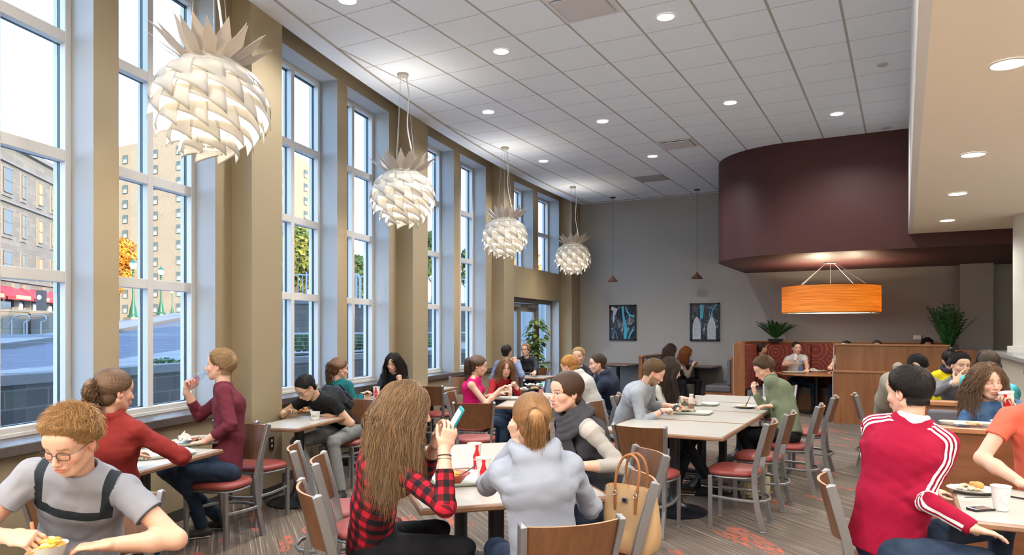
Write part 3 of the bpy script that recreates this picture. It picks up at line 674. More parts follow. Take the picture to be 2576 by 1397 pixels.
def pinecone(x, y, zr, label, power=55, rz=0.0):
    root = empty('pinecone_pendant_lamp', (x, y, zr), rz, label, 'pendant lamp', 'pinecone lamps hanging along the window wall')
    for ti, (r0, z0, o_, d_, w_, n_) in enumerate(TIERS):
        for k in range(n_):
            o = bpy.data.objects.new('shade_leaf', LM[ti]); COL.objects.link(o); o.parent = root; o.rotation_euler = (0, 0, 2*PI*(k+.5*(ti % 2))/n_)
            if not o.modifiers: sm = o.modifiers.new('thick', 'SOLIDIFY'); sm.thickness = .0015
    for row in range(2):
        for k in range(12):
            o = bpy.data.objects.new('crown_spike', SPK[row]); COL.objects.link(o); o.parent = root
            a = 2*PI*(k+.5*row)/12; o.location = (.155*math.cos(a), .155*math.sin(a), .01); o.rotation_euler = (.12*(-1)**k, -.10+.30*row, a)
            sm = o.modifiers.new('thick', 'SOLIDIFY'); sm.thickness = .002
    m = MB(); m.lathe([(.165,.02),(.20,.012),(.225,-.02),(.222,-.022),(.198,.006),(.165,.014)], n=40); m.build('crown_ring', M_leaf, root, smooth=True)
    m = MB()
    for k in range(12):
        a = 2*PI*k/12; m.tube([(.17*math.cos(a),.17*math.sin(a),0),(.27*math.cos(a),.27*math.sin(a),-.12),(.285*math.cos(a),.285*math.sin(a),-.26),(.21*math.cos(a),.21*math.sin(a),-.44),(.10*math.cos(a),.10*math.sin(a),-.56)], .003, 4)
    m.lathe([(.10,-.55),(.105,-.56),(.10,-.565)], n=24); m.build('rib_cage', mat('cage_white', (.8,.78,.72), .5), root)
    m = MB(); m.lathe([(.0001,-.05),(.035,-.06),(.045,-.11),(.035,-.19),(.0001,-.21)], (.0,0,0), 16); m.lathe([(.0001,-.26),(.03,-.27),(.035,-.33),(.0001,-.38)], n=12); m.build('bulb', M_glow, root, smooth=True)
    m = MB(); m.tube([(0,0,.04),(0,0,-.05)], .03, 12);  m.build('bulb_holder', M_canopy, root, smooth=True)
    zt = ZC-zr
    m = MB(); m.lathe([(.0001,0),(.068,0),(.068,-.028),(.062,-.034),(.0001,-.034)], (0,0,zt), 28); m.build('ceiling_canopy', M_canopy, root, smooth=True)
    m = MB()
    for k in range(3):
        a = 2*PI*k/3+2.2; m.tube([(.15*math.cos(a),.15*math.sin(a),.01),(.05*math.cos(a),.05*math.sin(a),zt-.03)], .0018, 4)
    m.build('suspension_wires', M_wire, root)
    m = MB(); pts = [(.035*(1-t)+.115*t+.02*math.sin(t*9), .03*(1-t)-.03*t, (zt-.03)*(1-t)+.01*t) for t in [q/14 for q in range(15)]]; m.tube(pts, .0075, 8); m.build('power_cord', mat('cord_white', (.72,.72,.72), .4), root, smooth=True)
    l = lamp('pinecone_lamp', 'POINT', (0,0,-.23), power, (1, .88, .72), shadow_soft_size=.17); l.parent = root
pinecone(-4.19, 3.41, 3.45, 'largest and nearest cream pinecone pendant lamp in front of the second window', rz=.1)
pinecone(-5.27, 7.03, 3.50, 'cream pinecone pendant lamp, second from the camera, by the fourth window', rz=.5)
pinecone(-5.89, 10.68, 3.47, 'cream pinecone pendant lamp, third in the row along the windows', rz=.9)
pinecone(-6.23, 14.31, 3.45, 'smallest and farthest cream pinecone pendant lamp in the row', rz=.2)
for x, y in ((-2.9,-.2),(-1.4,-3.8)): lamp('lamp_unseen', 'POINT', (x, y, 3.2), 110, (1, .80, .56), shadow_soft_size=.15)  # unseen lamps continuing the pinecone row, raised to brighten the ceiling
# small copper cone pendants
for px, zt, s in (((1542,), 0, 'left'), ((1753,), 0, 'right')):
    pass
def cone_pendant(x, y, z, label):
    root = empty('cone_pendant_lamp', (x, y, z), label=label, cat='pendant lamp', group='small copper cone pendants')
    m = MB(); m.lathe([(.125,0),(.128,.006),(.03,.105),(.018,.14),(.0001,.142)], n=32); m.lathe([(.123,.002),(.0001,.10)], n=32); m.build('cone_shade', mat('copper', (.30,.15,.11), .38, .7), root, smooth=True)
    m = MB(); m.tube([(0,0,.14),(0,0,ZC-z)], .0035, 5); m.build('cord', M_black, root)
    m = MB(); m.lathe([(.0001,0),(.065,0),(.06,-.02),(.0001,-.022)], (0,0,ZC-z), 20); m.build('ceiling_canopy', M_black, root, smooth=True)
cone_pendant(-5.92, 15.9, 1.63+122*16.7/F, 'small copper cone pendant lamp on the left, above the left framed print')
cone_pendant(-3.98, 15.9, 1.63+129*15.85/F, 'small copper cone pendant lamp on the right, beside the burgundy bulkhead')
# wide veneer drum lamp
DX, DY = -1.09, 14.99
DYc = 14.6; DXc = -1.2
root = empty('drum_pendant_lamp', (DXc, DYc, 1.93), label='wide round drum pendant with amber wood veneer shade under the burgundy bulkhead', cat='pendant lamp')
R = .84
m = MB(); m.lathe([(R,0),(R,.50),(R-.012,.50),(R-.012,0),(R,0)], n=72)
M_ven = mat('amber_veneer', (.70,.34,.06), .4, trans=.45)
N, L = nodes_of(M_ven); co = N.new('ShaderNodeTexCoord'); mp = N.new('ShaderNodeMapping'); mp.inputs['Scale'].default_value = (1,1,55); t = N.new('ShaderNodeTexNoise'); t.inputs['Scale'].default_value = 1.6; t.inputs['Detail'].default_value = 4
rr = ramp(N, [(.35,(.52,.25,.05)),(.65,(.82,.50,.16))]); L.new(co.outputs['Object'], mp.inputs[0]); L.new(mp.outputs[0], t.inputs['Vector']); L.new(t.outputs[0], rr.inputs[0]); L.new(rr.outputs[0], N['Principled BSDF'].inputs['Base Color'])
for nd in N:
    if nd.type == 'BSDF_TRANSLUCENT': L.new(rr.outputs[0], nd.inputs[0])
m.build('veneer_shade', M_ven, root, smooth=True)
m = MB(); m.lathe([(R+.002,.0),(R+.002,.008),(R-.014,.008),(R-.014,0)], n=72); m.lathe([(R+.002,.494),(R+.002,.502),(R-.014,.502),(R-.014,.494)], n=72); m.build('shade_rim', M_black, root, smooth=True)
m = MB(); m.lathe([(R-.02,.015),(.0001,.015)], n=72); m.build('diffuser', mat('drum_diffuser', (1,1,1), .5, emit=(1,.95,.84), estr=2.2), root)
m = MB(); m.lathe([(R-.15,.012),(R-.158,.008),(R-.165,.012)], n=72); m.build('diffuser_ring', M_black, root)
m = MB()
for k in range(4):
    a = PI/4+k*PI/2+.2; m.tube([(.75*math.cos(a),.75*math.sin(a),.50),(.1*math.cos(a),.1*math.sin(a),2.87-1.93-.01)], .006, 5)
m.tube([(0,0,.3),(0,0,2.87-1.93)], .006, 5); m.lathe([(.0001,0),(.12,0),(.12,-.02),(.0001,-.02)], (0,0,2.87-1.93), 28); m.build('suspension_rods', M_steel, root)
for k in range(3):
    a = k*2*PI/3; l = lamp('drum_lamp', 'POINT', (.4*math.cos(a),.4*math.sin(a),.27), 22, (1,.85,.62), shadow_soft_size=.06); l.parent = root

# ------------------------------------------------------------------ chairs
M_ctube = mat('chair_steel', (.30, .305, .315), .42, .75, bump=.1, bscale=900)
M_vinyl = mat('red_vinyl', (.27, .052, .042), .42, noise=.08, nscale=6, bump=.15, bscale=500)
M_cwood = wood('chair_back_wood', (.115,.048,.020), (.17,.075,.032), 'z', 8, 5, .32)
M_cedge = wood('chair_back_edge', (.42,.22,.11), (.50,.28,.15), 'x', 8, 5, .4)
def make_chair():
    root = empty('dining_chair', (0,0,0))
    m = MB(); vs = []   # seat cushion: superellipse outline
    n = 40; lv = [(.432,.90),(.438,.985),(.452,1.0),(.468,.975),(.482,.86),(.490,.55),(.492,.0001)]
    for z, k in lv:
        for i in range(n):
            a = 2*PI*i/n; c_, s_ = math.cos(a), math.sin(a); e_ = 2/3.0
            x = math.copysign(abs(c_)**e_, c_); y = math.copysign(abs(s_)**e_, s_); w_ = .215+.022*y
            vs.append((x*w_*k, y*.205*k+.0, z))
    fs = [(j*n+i, j*n+(i+1) % n, (j+1)*n+(i+1) % n, (j+1)*n+i) for j in range(len(lv)-1) for i in range(n)]; fs.append(tuple(range(n))[::-1])
    m.add(vs, fs); m.build('seat', M_vinyl, root, smooth=60)
    m = MB(); pts = []
    for i in range(n+1):
        a = 2*PI*i/n; c_, s_ = math.cos(a), math.sin(a); e_ = 2/3.0; y = math.copysign(abs(s_)**e_, s_); pts.append((math.copysign(abs(c_)**e_, c_)*(.195+.02*y), y*.185, .42))
    m.tube(pts, .013, 6, flat=.8); m.build('seat_frame', M_ctube, root, smooth=True)
    for sx in (-1, 1):
        m = MB(); m.bar((sx*.185,.165,0),(sx*.185,.165,.425), .026, .034, (0,1,0)); m.box(sx*.185-.015,sx*.185+.015,.146,.184,0,.008); m.build('leg', M_ctube, root, bevel=.003)
        m = MB(); P = [(sx*.185,-.255,0),(sx*.178,-.205,.20),(sx*.174,-.185,.36),(sx*.176,-.185,.47),(sx*.190,-.215,.62),(sx*.212,-.285,.875)]
        s0 = 0; hw, hd = .0135, .0225; vs = []
        for i, p in enumerate(P):
            a = Vector(P[max(i-1,0)]); b = Vector(P[min(i+1,len(P)-1)]); d = (b-a).normalized(); r = Vector((1,0,0)); r = (r-d*r.dot(d)).normalized(); u = r.cross(d)
            vs += [Vector(p)+r*x+u*y for x, y in ((-hw,-hd),(hw,-hd),(hw,hd),(-hw,hd))]
        fs = [(i*4+k, i*4+(k+1) % 4, (i+1)*4+(k+1) % 4, (i+1)*4+k) for i in range(len(P)-1) for k in range(4)]+[(3,2,1,0)]
        t0 = len(vs)-4; vs.append(Vector(P[-1])+(Vector(P[-1])-Vector(P[-2])).normalized()*.012); fs += [(t0+k, t0+(k+1) % 4, t0+4) for k in range(4)]
        m.add(vs, fs); m.box(sx*.185-.017,sx*.185+.017,-.278,-.232,0,.008); m.build('rear_leg', M_ctube, root, bevel=.003)
    m = MB(); pts = [(-.185,.16,.255),(-.20,.05,.25),(-.205,-.08,.245),(-.185,-.19,.24),(-.12,-.255,.235),(0,-.28,.232),(.12,-.255,.235),(.185,-.19,.24),(.205,-.08,.245),(.20,.05,.25),(.185,.16,.255)]
    m.tube(pts, .010, 8, flat=1.3); m.build('stretcher', M_ctube, root, smooth=True)
    m = MB(); nx, nz = 12, 5; vs = []; th = .013
    for side in (0, 1):
        for j in range(nz+1):
            t = j/nz; z = .605+.262*t; w_ = .176+.022*t; yb = -.212-.068*t
            for i in range(nx+1):
                s = i/nx*2-1; y = yb-.045*(1-s*s)-(th if side else 0); vs.append((s*w_, y, z+(.012*(1-s*s) if j == 0 else 0)*-1))
    k = (nx+1)*(nz+1); g = lambda a, j, i: a*k+j*(nx+1)+i
    fs = []; mi = []
    for j in range(nz):
        for i in range(nx): m.f.append((g(0,j,i),g(0,j,i+1),g(0,j+1,i+1),g(0,j+1,i))); m.f.append((g(1,j,i+1),g(1,j,i),g(1,j+1,i),g(1,j+1,i+1))); m.m += [0,0]
    for i in range(nx): m.f.append((g(0,nz,i),g(0,nz,i+1),g(1,nz,i+1),g(1,nz,i))); m.f.append((g(0,0,i+1),g(0,0,i),g(1,0,i),g(1,0,i+1))); m.m += [1,1]
    m.v = [tuple(v) for v in vs]
    m.build('backrest', [M_cwood, M_cedge], root, smooth=40)
    for sx in (-1, 1):
        m = MB(); m.lathe([(.005,0),(.004,.003),(.0001,.004)], n=10); o = m.build('screw', M_steel, root, smooth=True); o.location = (sx*.182, -.272, .79); o.rotation_euler = (PI/2,0,0)
    return root
CH0 = make_chair(); _first = [True]; CHAIRS = []
def chair(x, y, fx, fy, label, group='steel dining chairs with wood backs and red seats'):
    rz = math.atan2(-fx, fy)
    for cx_, cy_ in CHAIRS:
        if (cx_-x)**2+(cy_-y)**2 < .12: print('CHAIR CLASH', label, x, y, cx_, cy_)
    CHAIRS.append((x, y))
    o = CH0 if _first[0] else copy_tree(CH0); _first[0] = False
    o.location = (x, y, 0); o.rotation_euler = (0,0,rz); tag(o, label, 'chair', group); return o
# ------------------------------------------------------------------ tables
M_lam = mat('cream_laminate', (.46, .44, .39), .32, noise=.02, nscale=200)
M_edge = wood('table_edge_wood', (.20,.10,.055), (.28,.15,.08), 'x', 5, 10, .35)
def top_slab(m, L_, W_, z0, z1, rw):
    x, y = L_/2, W_/2; i = rw; zb = z0
    # wooden rim around a laminate field, softly bevelled
    P = [(-x,-y),(x,-y),(x,y),(-x,y)]; Q = [(-x+i,-y+i),(x-i,-y+i),(x-i,y-i),(-x+i,y-i)]; b = .006
    P2 = [(-x+b,-y+b),(x-b,-y+b),(x-b,y-b),(-x+b,y-b)]
    vs = [(*p, zb+b) for p in P]+[(*p, z1-b*1.6) for p in P]+[(*p, z1-.0005) for p in P2]+[(*q, z1) for q in Q]+[(*p, zb) for p in P2]
    for k in range(4):
        k2 = (k+1) % 4; m.add([], [], 1); 
        m.f += [(k,k2,4+k2,4+k),(4+k,4+k2,8+k2,8+k),(8+k,8+k2,12+k2,12+k),(16+k,16+k2,k2,k)]; m.m += [1]*4
    m.f += [(12,13,14,15),(19,18,17,16)]; m.m += [0,1]; m.v = [tuple(v) for v in vs]
def table(cx, cy, fx, fy, L_, W_, label, z=.76, base=True, dark=False, group='cream topped cafe tables with wood edges'):
    rz = math.atan2(fy, fx); root = empty('dining_table', (cx, cy, 0), rz, label, 'table', group)
    m = MB(); top_slab(m, L_, W_, z-.032, z, .022); m.build('tabletop', [M_lam, M_edge] if not dark else [wood('dark_table_wood', (.16,.07,.035), (.22,.10,.05), 'x', 4, 8, .35), M_black], root)
    if base:
        m = MB(); m.lathe([(.0001,.0),(.285,.0),(.29,.012),(.27,.022),(.16,.04),(.075,.085),(.05,.16),(.045,.24)], n=40); m.build('pedestal_base', M_black, root, smooth=50)
        m = MB(); m.lathe([(.046,.2),(.046,z-.05)], n=24); m.build('pedestal_column', M_black, root, smooth=True)
        m = MB(); m.box(-.22,.22,-.03,.03,z-.05,z-.03); m.box(-.03,.03,-.22,.22,z-.05,z-.03); m.build('top_bracket', M_black, root)
    return root
def wdir(y):   # along-the-wall and into-the-room unit vectors
    s = (y-17.3)/48.0; n = math.hypot(1, s); return (s/n, 1/n), (1/n, -s/n)
# wall tables
for (rx, ry), s in (((-4.36,3.66),'under the nearest lamp, holding two trays'),((-4.90,5.60),'by the third window with a plate of pasta'),((-5.70,7.50),'by the fourth window between two women'),((-5.95,9.33),'empty, by the fifth window')):
    (tx, ty), (nx_, ny_) = wdir(ry-.45); W_ = .60 if ry < 4 else .50; L_ = .92
    cx = rx-tx*L_/2-nx_*W_/2; cy = ry-ty*L_/2-ny_*W_/2
    table(cx, cy, tx, ty, L_, W_, 'cream cafe table against the window wall '+s)
# long row
for k, s in enumerate(('nearest end, with an empty chair before it','second from the near end, with a tray on it','third from the near end','far end')):
    table(-1.81, 6.44+.982*k, 1, 0, 1.07, .975, 'cream table in the long row, '+s)
# centre pair at 45 degrees
a = Vector((.716,.698)); b = Vector((-.698,.716)); A0 = Vector((-2.06,2.88))
for k, s in enumerate(('holding the red bowl and the cups','holding nothing, joined behind')):
    c = A0+a*.51+b*(.48+.965*k); table(c.x, c.y, a.x, a.y, 1.02, .955, 'cream table in the centre foreground '+s)
TB = (A0, a, b)
# pink-top table pair
a5 = Vector((.95,.31)).normalized(); b5 = Vector((-a5.y, a5.x)); K5 = Vector((-4.10,7.20))
for k, s in enumerate(('near half, with food baskets','far half, by the blond man')):
    c = K5+a5*.41+b5*(.46+.93*k); table(c.x, c.y, a5.x, a5.y, .82, .925, 'cream table of the group in the middle, '+s)
table(.92, 4.36, 1, 0, 1.40, .90, 'cream table in the lower right corner with a phone and a paper cup')
q = toworld(0,1); table(-2.85, 1.02, 1, 0, .95, .95, 'cream table cut by the bottom left corner of the photo')
table(-6.08, 12.10, *wdir(12)[0], .78, .72, 'small cream table beside the climbing plant')
table(-5.78, 15.86, 1, 0, .80, 1.14, 'dark wood table at the far wall under the left framed print', z=.84, dark=True, group='dark wood booth tables')
table(-3.98, 15.90, 1, 0, .84, 1.04, 'dark wood table at the far wall under the right framed print', z=.84, dark=True, group='dark wood booth tables')
root = empty('round_booth_table', (-1.5,15.35,0), label='round dark wood table inside the red booth', cat='table')
m = MB(); m.lathe([(.0001,.75),(.74,.75),(.76,.765),(.75,.785),(.0001,.79)], n=56); m.build('tabletop', wood('booth_table_wood', (.26,.11,.04), (.36,.16,.07), 'x', 3, 8, .3), root, smooth=40)
m = MB(); m.lathe([(.0001,0),(.3,0),(.3,.02),(.06,.06),(.05,.75)], n=32); m.lathe([(.0001,0),(.3,0),(.3,.02),(.06,.06),(.05,.75)], (.45,0,0), 32); m.build('pedestal', M_black, root, smooth=50)

G_EMPTY = 'steel dining chairs with wood backs and red seats'
chair(-1.25,6.28,-1,0,'empty chair on the near right of the long table, nearest of the row')
chair(-1.20,7.06,-1,.03,'empty chair on the right of the long table, in front of the khaki backpack')
chair(-1.03,7.88,-1,0,'chair under the man in the green shirt')
chair(-.98,8.95,-1,0,'empty chair on the right of the long table, just beyond the green-shirted man')
chair(-1.83,5.80,.02,1,'empty chair at the near end of the long table, its wood back to the camera')
chair(-2.50,6.35,1,0,'empty chair on the left of the long table, closest to the scarf woman')
chair(-2.58,7.15,1,0,'chair under the bearded man in the grey sweater')
chair(-2.62,7.98,1,0,'chair under the long-haired woman in the white sweater')
chair(-2.55,9.1,1,0,'empty chair on the left of the long table near its far end')
chair(-1.5,10.25,0,-1,'empty chair at the far end of the long table, facing the camera')
chair(-1.43,3.49,-.81,-.59,'chair holding the tan handbag')
chair(-1.36,2.84,-.73,.68,'chair under the girl in the light blue-grey hoodie, at the bottom edge')
chair(-2.34,2.83,.59,.81,'chair under the girl in the red plaid shirt')
chair(-2.80,3.40,.80,.60,'empty chair left of the plaid-shirt girl, closest to her')
chair(-3.25,3.66,.745,.667,'empty chair left of the plaid-shirt girl, farther from her, blue-lit edge')
chair(-1.60,4.22,-.72,-.69,'chair under the woman with the dark scarf')
chair(-4.62,3.86,.15,-.99,'chair under the man in the maroon sweater')
chair(-4.93,4.50,-.16,.99,'empty chair back to back with the maroon sweater man, before the pasta table')
chair(-5.20,5.92,.2,-.98,'chair under the man eating pasta')
chair(-5.62,6.42,-.2,.98,'chair under the woman in the teal sweater')
chair(-6.02,7.86,.2,-.98,'chair under the black-haired woman by the window')
chair(-5.72,8.42,-.15,.98,'empty chair left of the empty window table')
chair(-6.18,9.62,.2,-.98,'empty chair beyond the empty window table')
chair(-4.06,6.70,-.48,.88,'empty chair with its wood back to the camera before the woman in pink')
chair(-4.58,7.50,.95,.31,'chair under the woman in the pink sleeveless top')
chair(-4.86,8.48,.95,.31,'chair under the woman in glasses and a red shirt')
chair(-3.22,8.02,-.95,-.31,'chair under the ginger-haired man in the white hoodie')
chair(-3.32,8.86,-.95,-.31,'chair under the man in the navy hoodie')
chair(-4.12,9.62,.2,-.95,'chair under the blond man facing the camera')
chair(-5.98,11.28,-.1,.99,'chair under the man in the blue shirt seen from behind')
chair(-6.42,12.80,.1,-.99,'chair under the woman in the dark sweatshirt by the plant')
chair(-.06,4.08,.984,.137,'chair under the man in the red track jacket')
chair(-3.10,1.86,.4775,-.8786,'chair under the young man in the bottom left corner')
chair(-3.86,2.40,-.25,.97,'chair under the woman in the red sweater at the left')
chair(-.22,9.45,1,.1,'chair under the man in beige holding his head')

# ------------------------------------------------------------------ booths
M_bw = wood('booth_cherry', (.20,.075,.028), (.30,.125,.05), 'z', 3, 10, .3)
M_bwh = wood('booth_cherry_h', (.18,.070,.028), (.28,.115,.05), 'x', 3, 10, .3)
M_bcap = wood('booth_cap', (.34,.14,.06), (.46,.21,.09), 'x', 3, 10, .28)
M_greyv = mat('grey_vinyl', (.115,.11,.125), .5)
def halfwall(name, x0, x1, y, zt, label, seatdir=-1, seat=True, grp=None):
    root = empty(name, (x0, y, 0), label=label, cat='booth bench'); L_ = x1-x0
    m = MB(); m.box(0, L_, -.04, .04, 0, zt-.035); m.build('wood_panel', M_bwh, root)
    m = MB(); m.box(-.02, L_+.02, -.062, .062, zt-.035, zt); m.build('cap_rail', M_bcap, root, bevel=.006)
    if seat:
        s = seatdir; a, b = sorted((s*.05, s*.13)); m = MB(); m.box(.06, L_, a, b, .46, zt-.06); m.build('upholstered_back', M_greyv, root, bevel=.025, seg=3)
        a, b = sorted((s*.13, s*.58)); m = MB(); m.box(.06, L_, a, b, .36, .47); m.build('seat', M_greyv, root, bevel=.03, seg=3)
        a, b = sorted((s*.05, s*.52)); m = MB(); m.box(.04, L_, a, b, 0, .36); m.build('seat_base', M_bw, root)
    return root
halfwall('booth_bench', .10, 2.3, 5.55, .998, 'cherry booth bench before the denim jacket girl, plain back to the camera', 1, False)
halfwall('booth_bench', .10, 2.3, 6.66, 1.07, 'cherry booth bench with a grey padded back behind the denim jacket girl', -1)
# red booth under the bulkhead
root = empty('booth_partition', (-1.06,13.9,0), label='tall cherry wood partition in front of the red booth', cat='partition')
m = MB(); m.box(0,1.70,0,.06,.92,1.36); m.box(-.03,1.70,-.06,.08,0,.89); m.build('wood_panel', M_bw, root)
m = MB(); m.box(-.04,1.72,-.08,.09,.89,.925); m.box(-.03,1.72,-.025,.085,1.355,1.385); m.build('cap_rail', M_bcap, root, bevel=.005)
m = MB(); m.box(-.045,-.03,-.07,.085,0,.89); m.box(-.035,-.02,0,.07,.9,1.36); m.build('end_trim', mat('steel_edge', (.5,.45,.42), .4, .5), root)
m = MB(); m.box(1.70,2.3,0,.06,0,1.30); m.build('side_panel', M_bw, root)
def booth_fabric():
    m = mat('booth_fabric', (.22,.035,.028), .75); N, L = nodes_of(m); b = N['Principled BSDF']
    co = N.new('ShaderNodeTexCoord'); v = N.new('ShaderNodeTexVoronoi'); v.inputs['Scale'].default_value = 2.6; v.inputs['Randomness'].default_value = .55
    L.new(co.outputs['Object'], v.inputs['Vector'])
    wv = N.new('ShaderNodeMath'); wv.operation = 'MULTIPLY'; wv.inputs[1].default_value = 34; L.new(v.outputs['Distance'], wv.inputs[0])
    sn = N.new('ShaderNodeMath'); sn.operation = 'SINE'; L.new(wv.outputs[0], sn.inputs[0])
    r = ramp(N, [(.0,(.20,.03,.024)),(.75,(.22,.035,.028)),(.95,(.34,.12,.06))]); L.new(sn.outputs[0], r.inputs[0]); L.new(r.outputs[0], b.inputs['Base Color']); return m
M_bf = booth_fabric()
root = empty('curved_booth', (-2.8,14.45,0), label='long curved booth bench with red patterned padding and a cherry rim', cat='booth bench')
path = [(-2.78,14.40),(-2.80,15.0),(-2.78,15.6),(-2.62,15.98),(-2.3,16.2),(-1.7,16.27),(.75,16.27)]
inv = Matrix.Translation(-root.location)
def ribbon(path, o0, o1, z0, z1, step=None):
    m = MB(); P = [Vector((x, y)) for x, y in path]; n = len(P); nr = []
    for i in range(n):
        d = (P[min(i+1,n-1)]-P[max(i-1,0)]).normalized(); nr.append(Vector((d.y, -d.x)))
    for i in range(n-1):
        q = [P[i]+nr[i]*o1, P[i]+nr[i]*o0, P[i+1]+nr[i+1]*o0, P[i+1]+nr[i+1]*o1]
        m.hexa([(p.x,p.y,z0) for p in q]+[(p.x,p.y,z1) for p in q])
    return m
ribbon(path, -.05, 0, 0, 1.37).xf(inv).build('outer_panel', M_bw, root)
ribbon(path, -.07, .03, 1.37, 1.40).xf(inv).build('cap_rail', M_bcap, root)
# padding in separate channels
pp = []; P = [Vector((x, y)) for x, y in path]
for i in range(len(P)-1):
    L_ = (P[i+1]-P[i]).length; k = max(1, round(L_/.46))
    for j in range(k):
        q0 = P[i]+(P[i+1]-P[i])*j/k; q1 = P[i]+(P[i+1]-P[i])*(j+1)/k; d = (q1-q0).normalized(); nn = Vector((d.y,-d.x)); e_ = d*.008
        m = ribbon([tuple(q0+e_), tuple(q1-e_)], .02, .13, .47, 1.345); m.xf(inv).build('padded_channel', M_bf, root, bevel=.03, seg=3)
ribbon(path, .13, .58, .34, .47).xf(inv).build('seat', M_greyv, root)
ribbon(path, .05, .52, 0, .34).xf(inv).build('seat_base', M_bw, root)
m = MB(); m.box(-.10,.10,-.10,.0,0,1.385); m.build('end_post', M_bw, root, bevel=.004, loc=(.02,.0,0))
m = MB(); m.box(-.012,0,-.07,.0,0,1.37); m.build('end_trim', mat('steel_edge', (.5,.45,.42), .4, .5), root, loc=(-.085,-.02,0))
# grey wall booths
def grey_booth(x, label, s):
    root = empty('wall_booth', (x, 16.42, 0), label=label, cat='booth bench')
    m = MB(); m.box(-.04,.04,-1.45,0,0,1.05); m.build('wood_end', M_bw, root); m = MB(); m.box(-.06,.06,-1.47,0,1.05,1.08); m.build('cap_rail', M_bcap, root)
    a, b = sorted((s*.05,s*.13)); m = MB(); m.box(a,b,-1.43,0,.5,1.02); m.build('padded_back', M_greyv, root, bevel=.03, seg=3)
    a, b = sorted((s*.05,s*.56)); m = MB(); m.box(a,b,-1.45,0,.36,.50); m.build('seat', M_greyv, root, bevel=.035, seg=3)
    m = MB(); m.box(a,b,-1.43,0,.0,.36); m.build('seat_base', M_bw, root)
grey_booth(-3.02, 'grey vinyl booth bench beside the red booth, facing the dark table', -1)
grey_booth(-4.95, 'grey vinyl booth bench behind the two women at the far wall', 1)
# ------------------------------------------------------------------ framed prints
def print_mat(kind):
    m = mat('print_'+kind, (.02,.03,.05), .25); N, L = nodes_of(m); b = N['Principled BSDF']; co = N.new('ShaderNodeTexCoord')
    n = N.new('ShaderNodeTexNoise'); n.inputs['Scale'].default_value = 9; n.inputs['Detail'].default_value = 8; n.inputs['Distortion'].default_value = 1.5
    mp = N.new('ShaderNodeMapping'); mp.inputs['Scale'].default_value = (1,1,.6); L.new(co.outputs['Object'], mp.inputs[0]); L.new(mp.outputs[0], n.inputs['Vector'])
    r = ramp(N, [(.45,(.012,.018,.03)),(.58,(.05,.07,.10)),(.66,(.35,.38,.42))]); L.new(n.outputs[0], r.inputs[0]); L.new(r.outputs[0], b.inputs['Base Color']); return m
M_cyan = mat('print_cyan', (.06,.36,.52), .3); M_pale = mat('print_pale', (.45,.50,.58), .3, noise=.4, nscale=25)
def framed(x0, x1, z0, z1, label, kind):
    cx, w_, h = (x0+x1)/2, x1-x0, z1-z0; root = empty('framed_print', (cx, YB-.02, (z0+z1)/2), label=label, cat='picture')
    m = MB(); t = .035
    for a in ((-w_/2,w_/2,-h/2,-h/2+t),(-w_/2,w_/2,h/2-t,h/2),(-w_/2,-w_/2+t,-h/2,h/2),(w_/2-t,w_/2,-h/2,h/2)): m.box(a[0],a[1],-.025,.018,a[2],a[3])
    m.build('frame', M_black, root)
    m = MB(); m.box(-w_/2+t,w_/2-t,-.008,.01,-h/2+t,h/2-t); m.build('print', print_mat(kind), root)
    iw, ih = w_-2*t, h-2*t
    def stroke(pts, wd, mt, nm='painted_stroke'):
        m = MB(); P = [Vector(((u-.5)*iw, (v-.5)*ih)) for u, v in pts]; vs = []
        for i, p in enumerate(P):
            d = (P[min(i+1,len(P)-1)]-P[max(i-1,0)]).normalized(); q = Vector((-d.y,d.x))*(wd[i] if isinstance(wd, list) else wd)/2; vs += [(p.x+q.x,-.0095,p.y+q.y),(p.x-q.x,-.0095,p.y-q.y)]
        m.add(vs, [(2*i,2*i+1,2*i+3,2*i+2) for i in range(len(P)-1)]); m.build(nm, mt, root)
    if kind == 'left':
        stroke([(.50,1),(.52,.75),(.58,.5),(.62,.3),(.60,.0)], [.06,.05,.07,.09,.07], M_cyan)
        stroke([(.62,1),(.68,.85),(.80,.72),(1,.70)], [.02,.04,.05,.05], M_cyan)
        stroke([(.75,0),(.82,.15),(.9,.25),(1,.30)], [.03,.04,.04,.03], M_cyan)
        stroke([(0,.32),(.12,.3),(.22,.18),(.28,0)], .015, M_cyan)
        for k in range(5): stroke([(.3,.33+.03*k),(1,.55+.035*k)], .004, M_pale)
        stroke([(.02,.95),(.2,.9),(.12,.7),(.1,.5)], [.09,.12,.05,.03], M_pale)
    else:
        for ux in (.20,.76):
            m = MB(); pts = []
            for k in range(13):
                t = k/12; pts.append((t, .155*min(1,(1-t)*2.6)**.6))
            vs = []; 
            for t, hw in pts: vs += [(((ux-hw)-.5)*iw,-.0095,(t*.66-.5)*ih),(((ux+hw)-.5)*iw,-.0095,(t*.66-.5)*ih)]
            m.add(vs, [(2*i,2*i+1,2*i+3,2*i+2) for i in range(12)]); m.build('pale_shape', M_pale, root)
            for k in range(4): stroke([(ux-.09+.06*k,.0),(ux-.07+.045*k,.5)], .003, print_mat(kind), 'dark_line')
        stroke([(.38,1),(.37,.6)], .05, M_cyan); stroke([(.47,1),(.42,.6)], .02, M_cyan)
        stroke([(.95,1),(.8,.85),(.73,.62)], [.03,.02,.03], M_cyan); stroke([(.85,1),(.7,.85),(.67,.62)], .01, M_cyan)
        stroke([(.6,.92),(1,.85)], .006, M_pale); stroke([(.7,.7),(1,.5)], .006, M_pale)
framed(-6.20,-5.54,1.38,2.22,'black framed abstract print in blue and black on the far wall, left','left')
framed(-4.27,-3.61,1.38,2.23,'black framed print with two pale pointed shapes on the far wall, right','right')
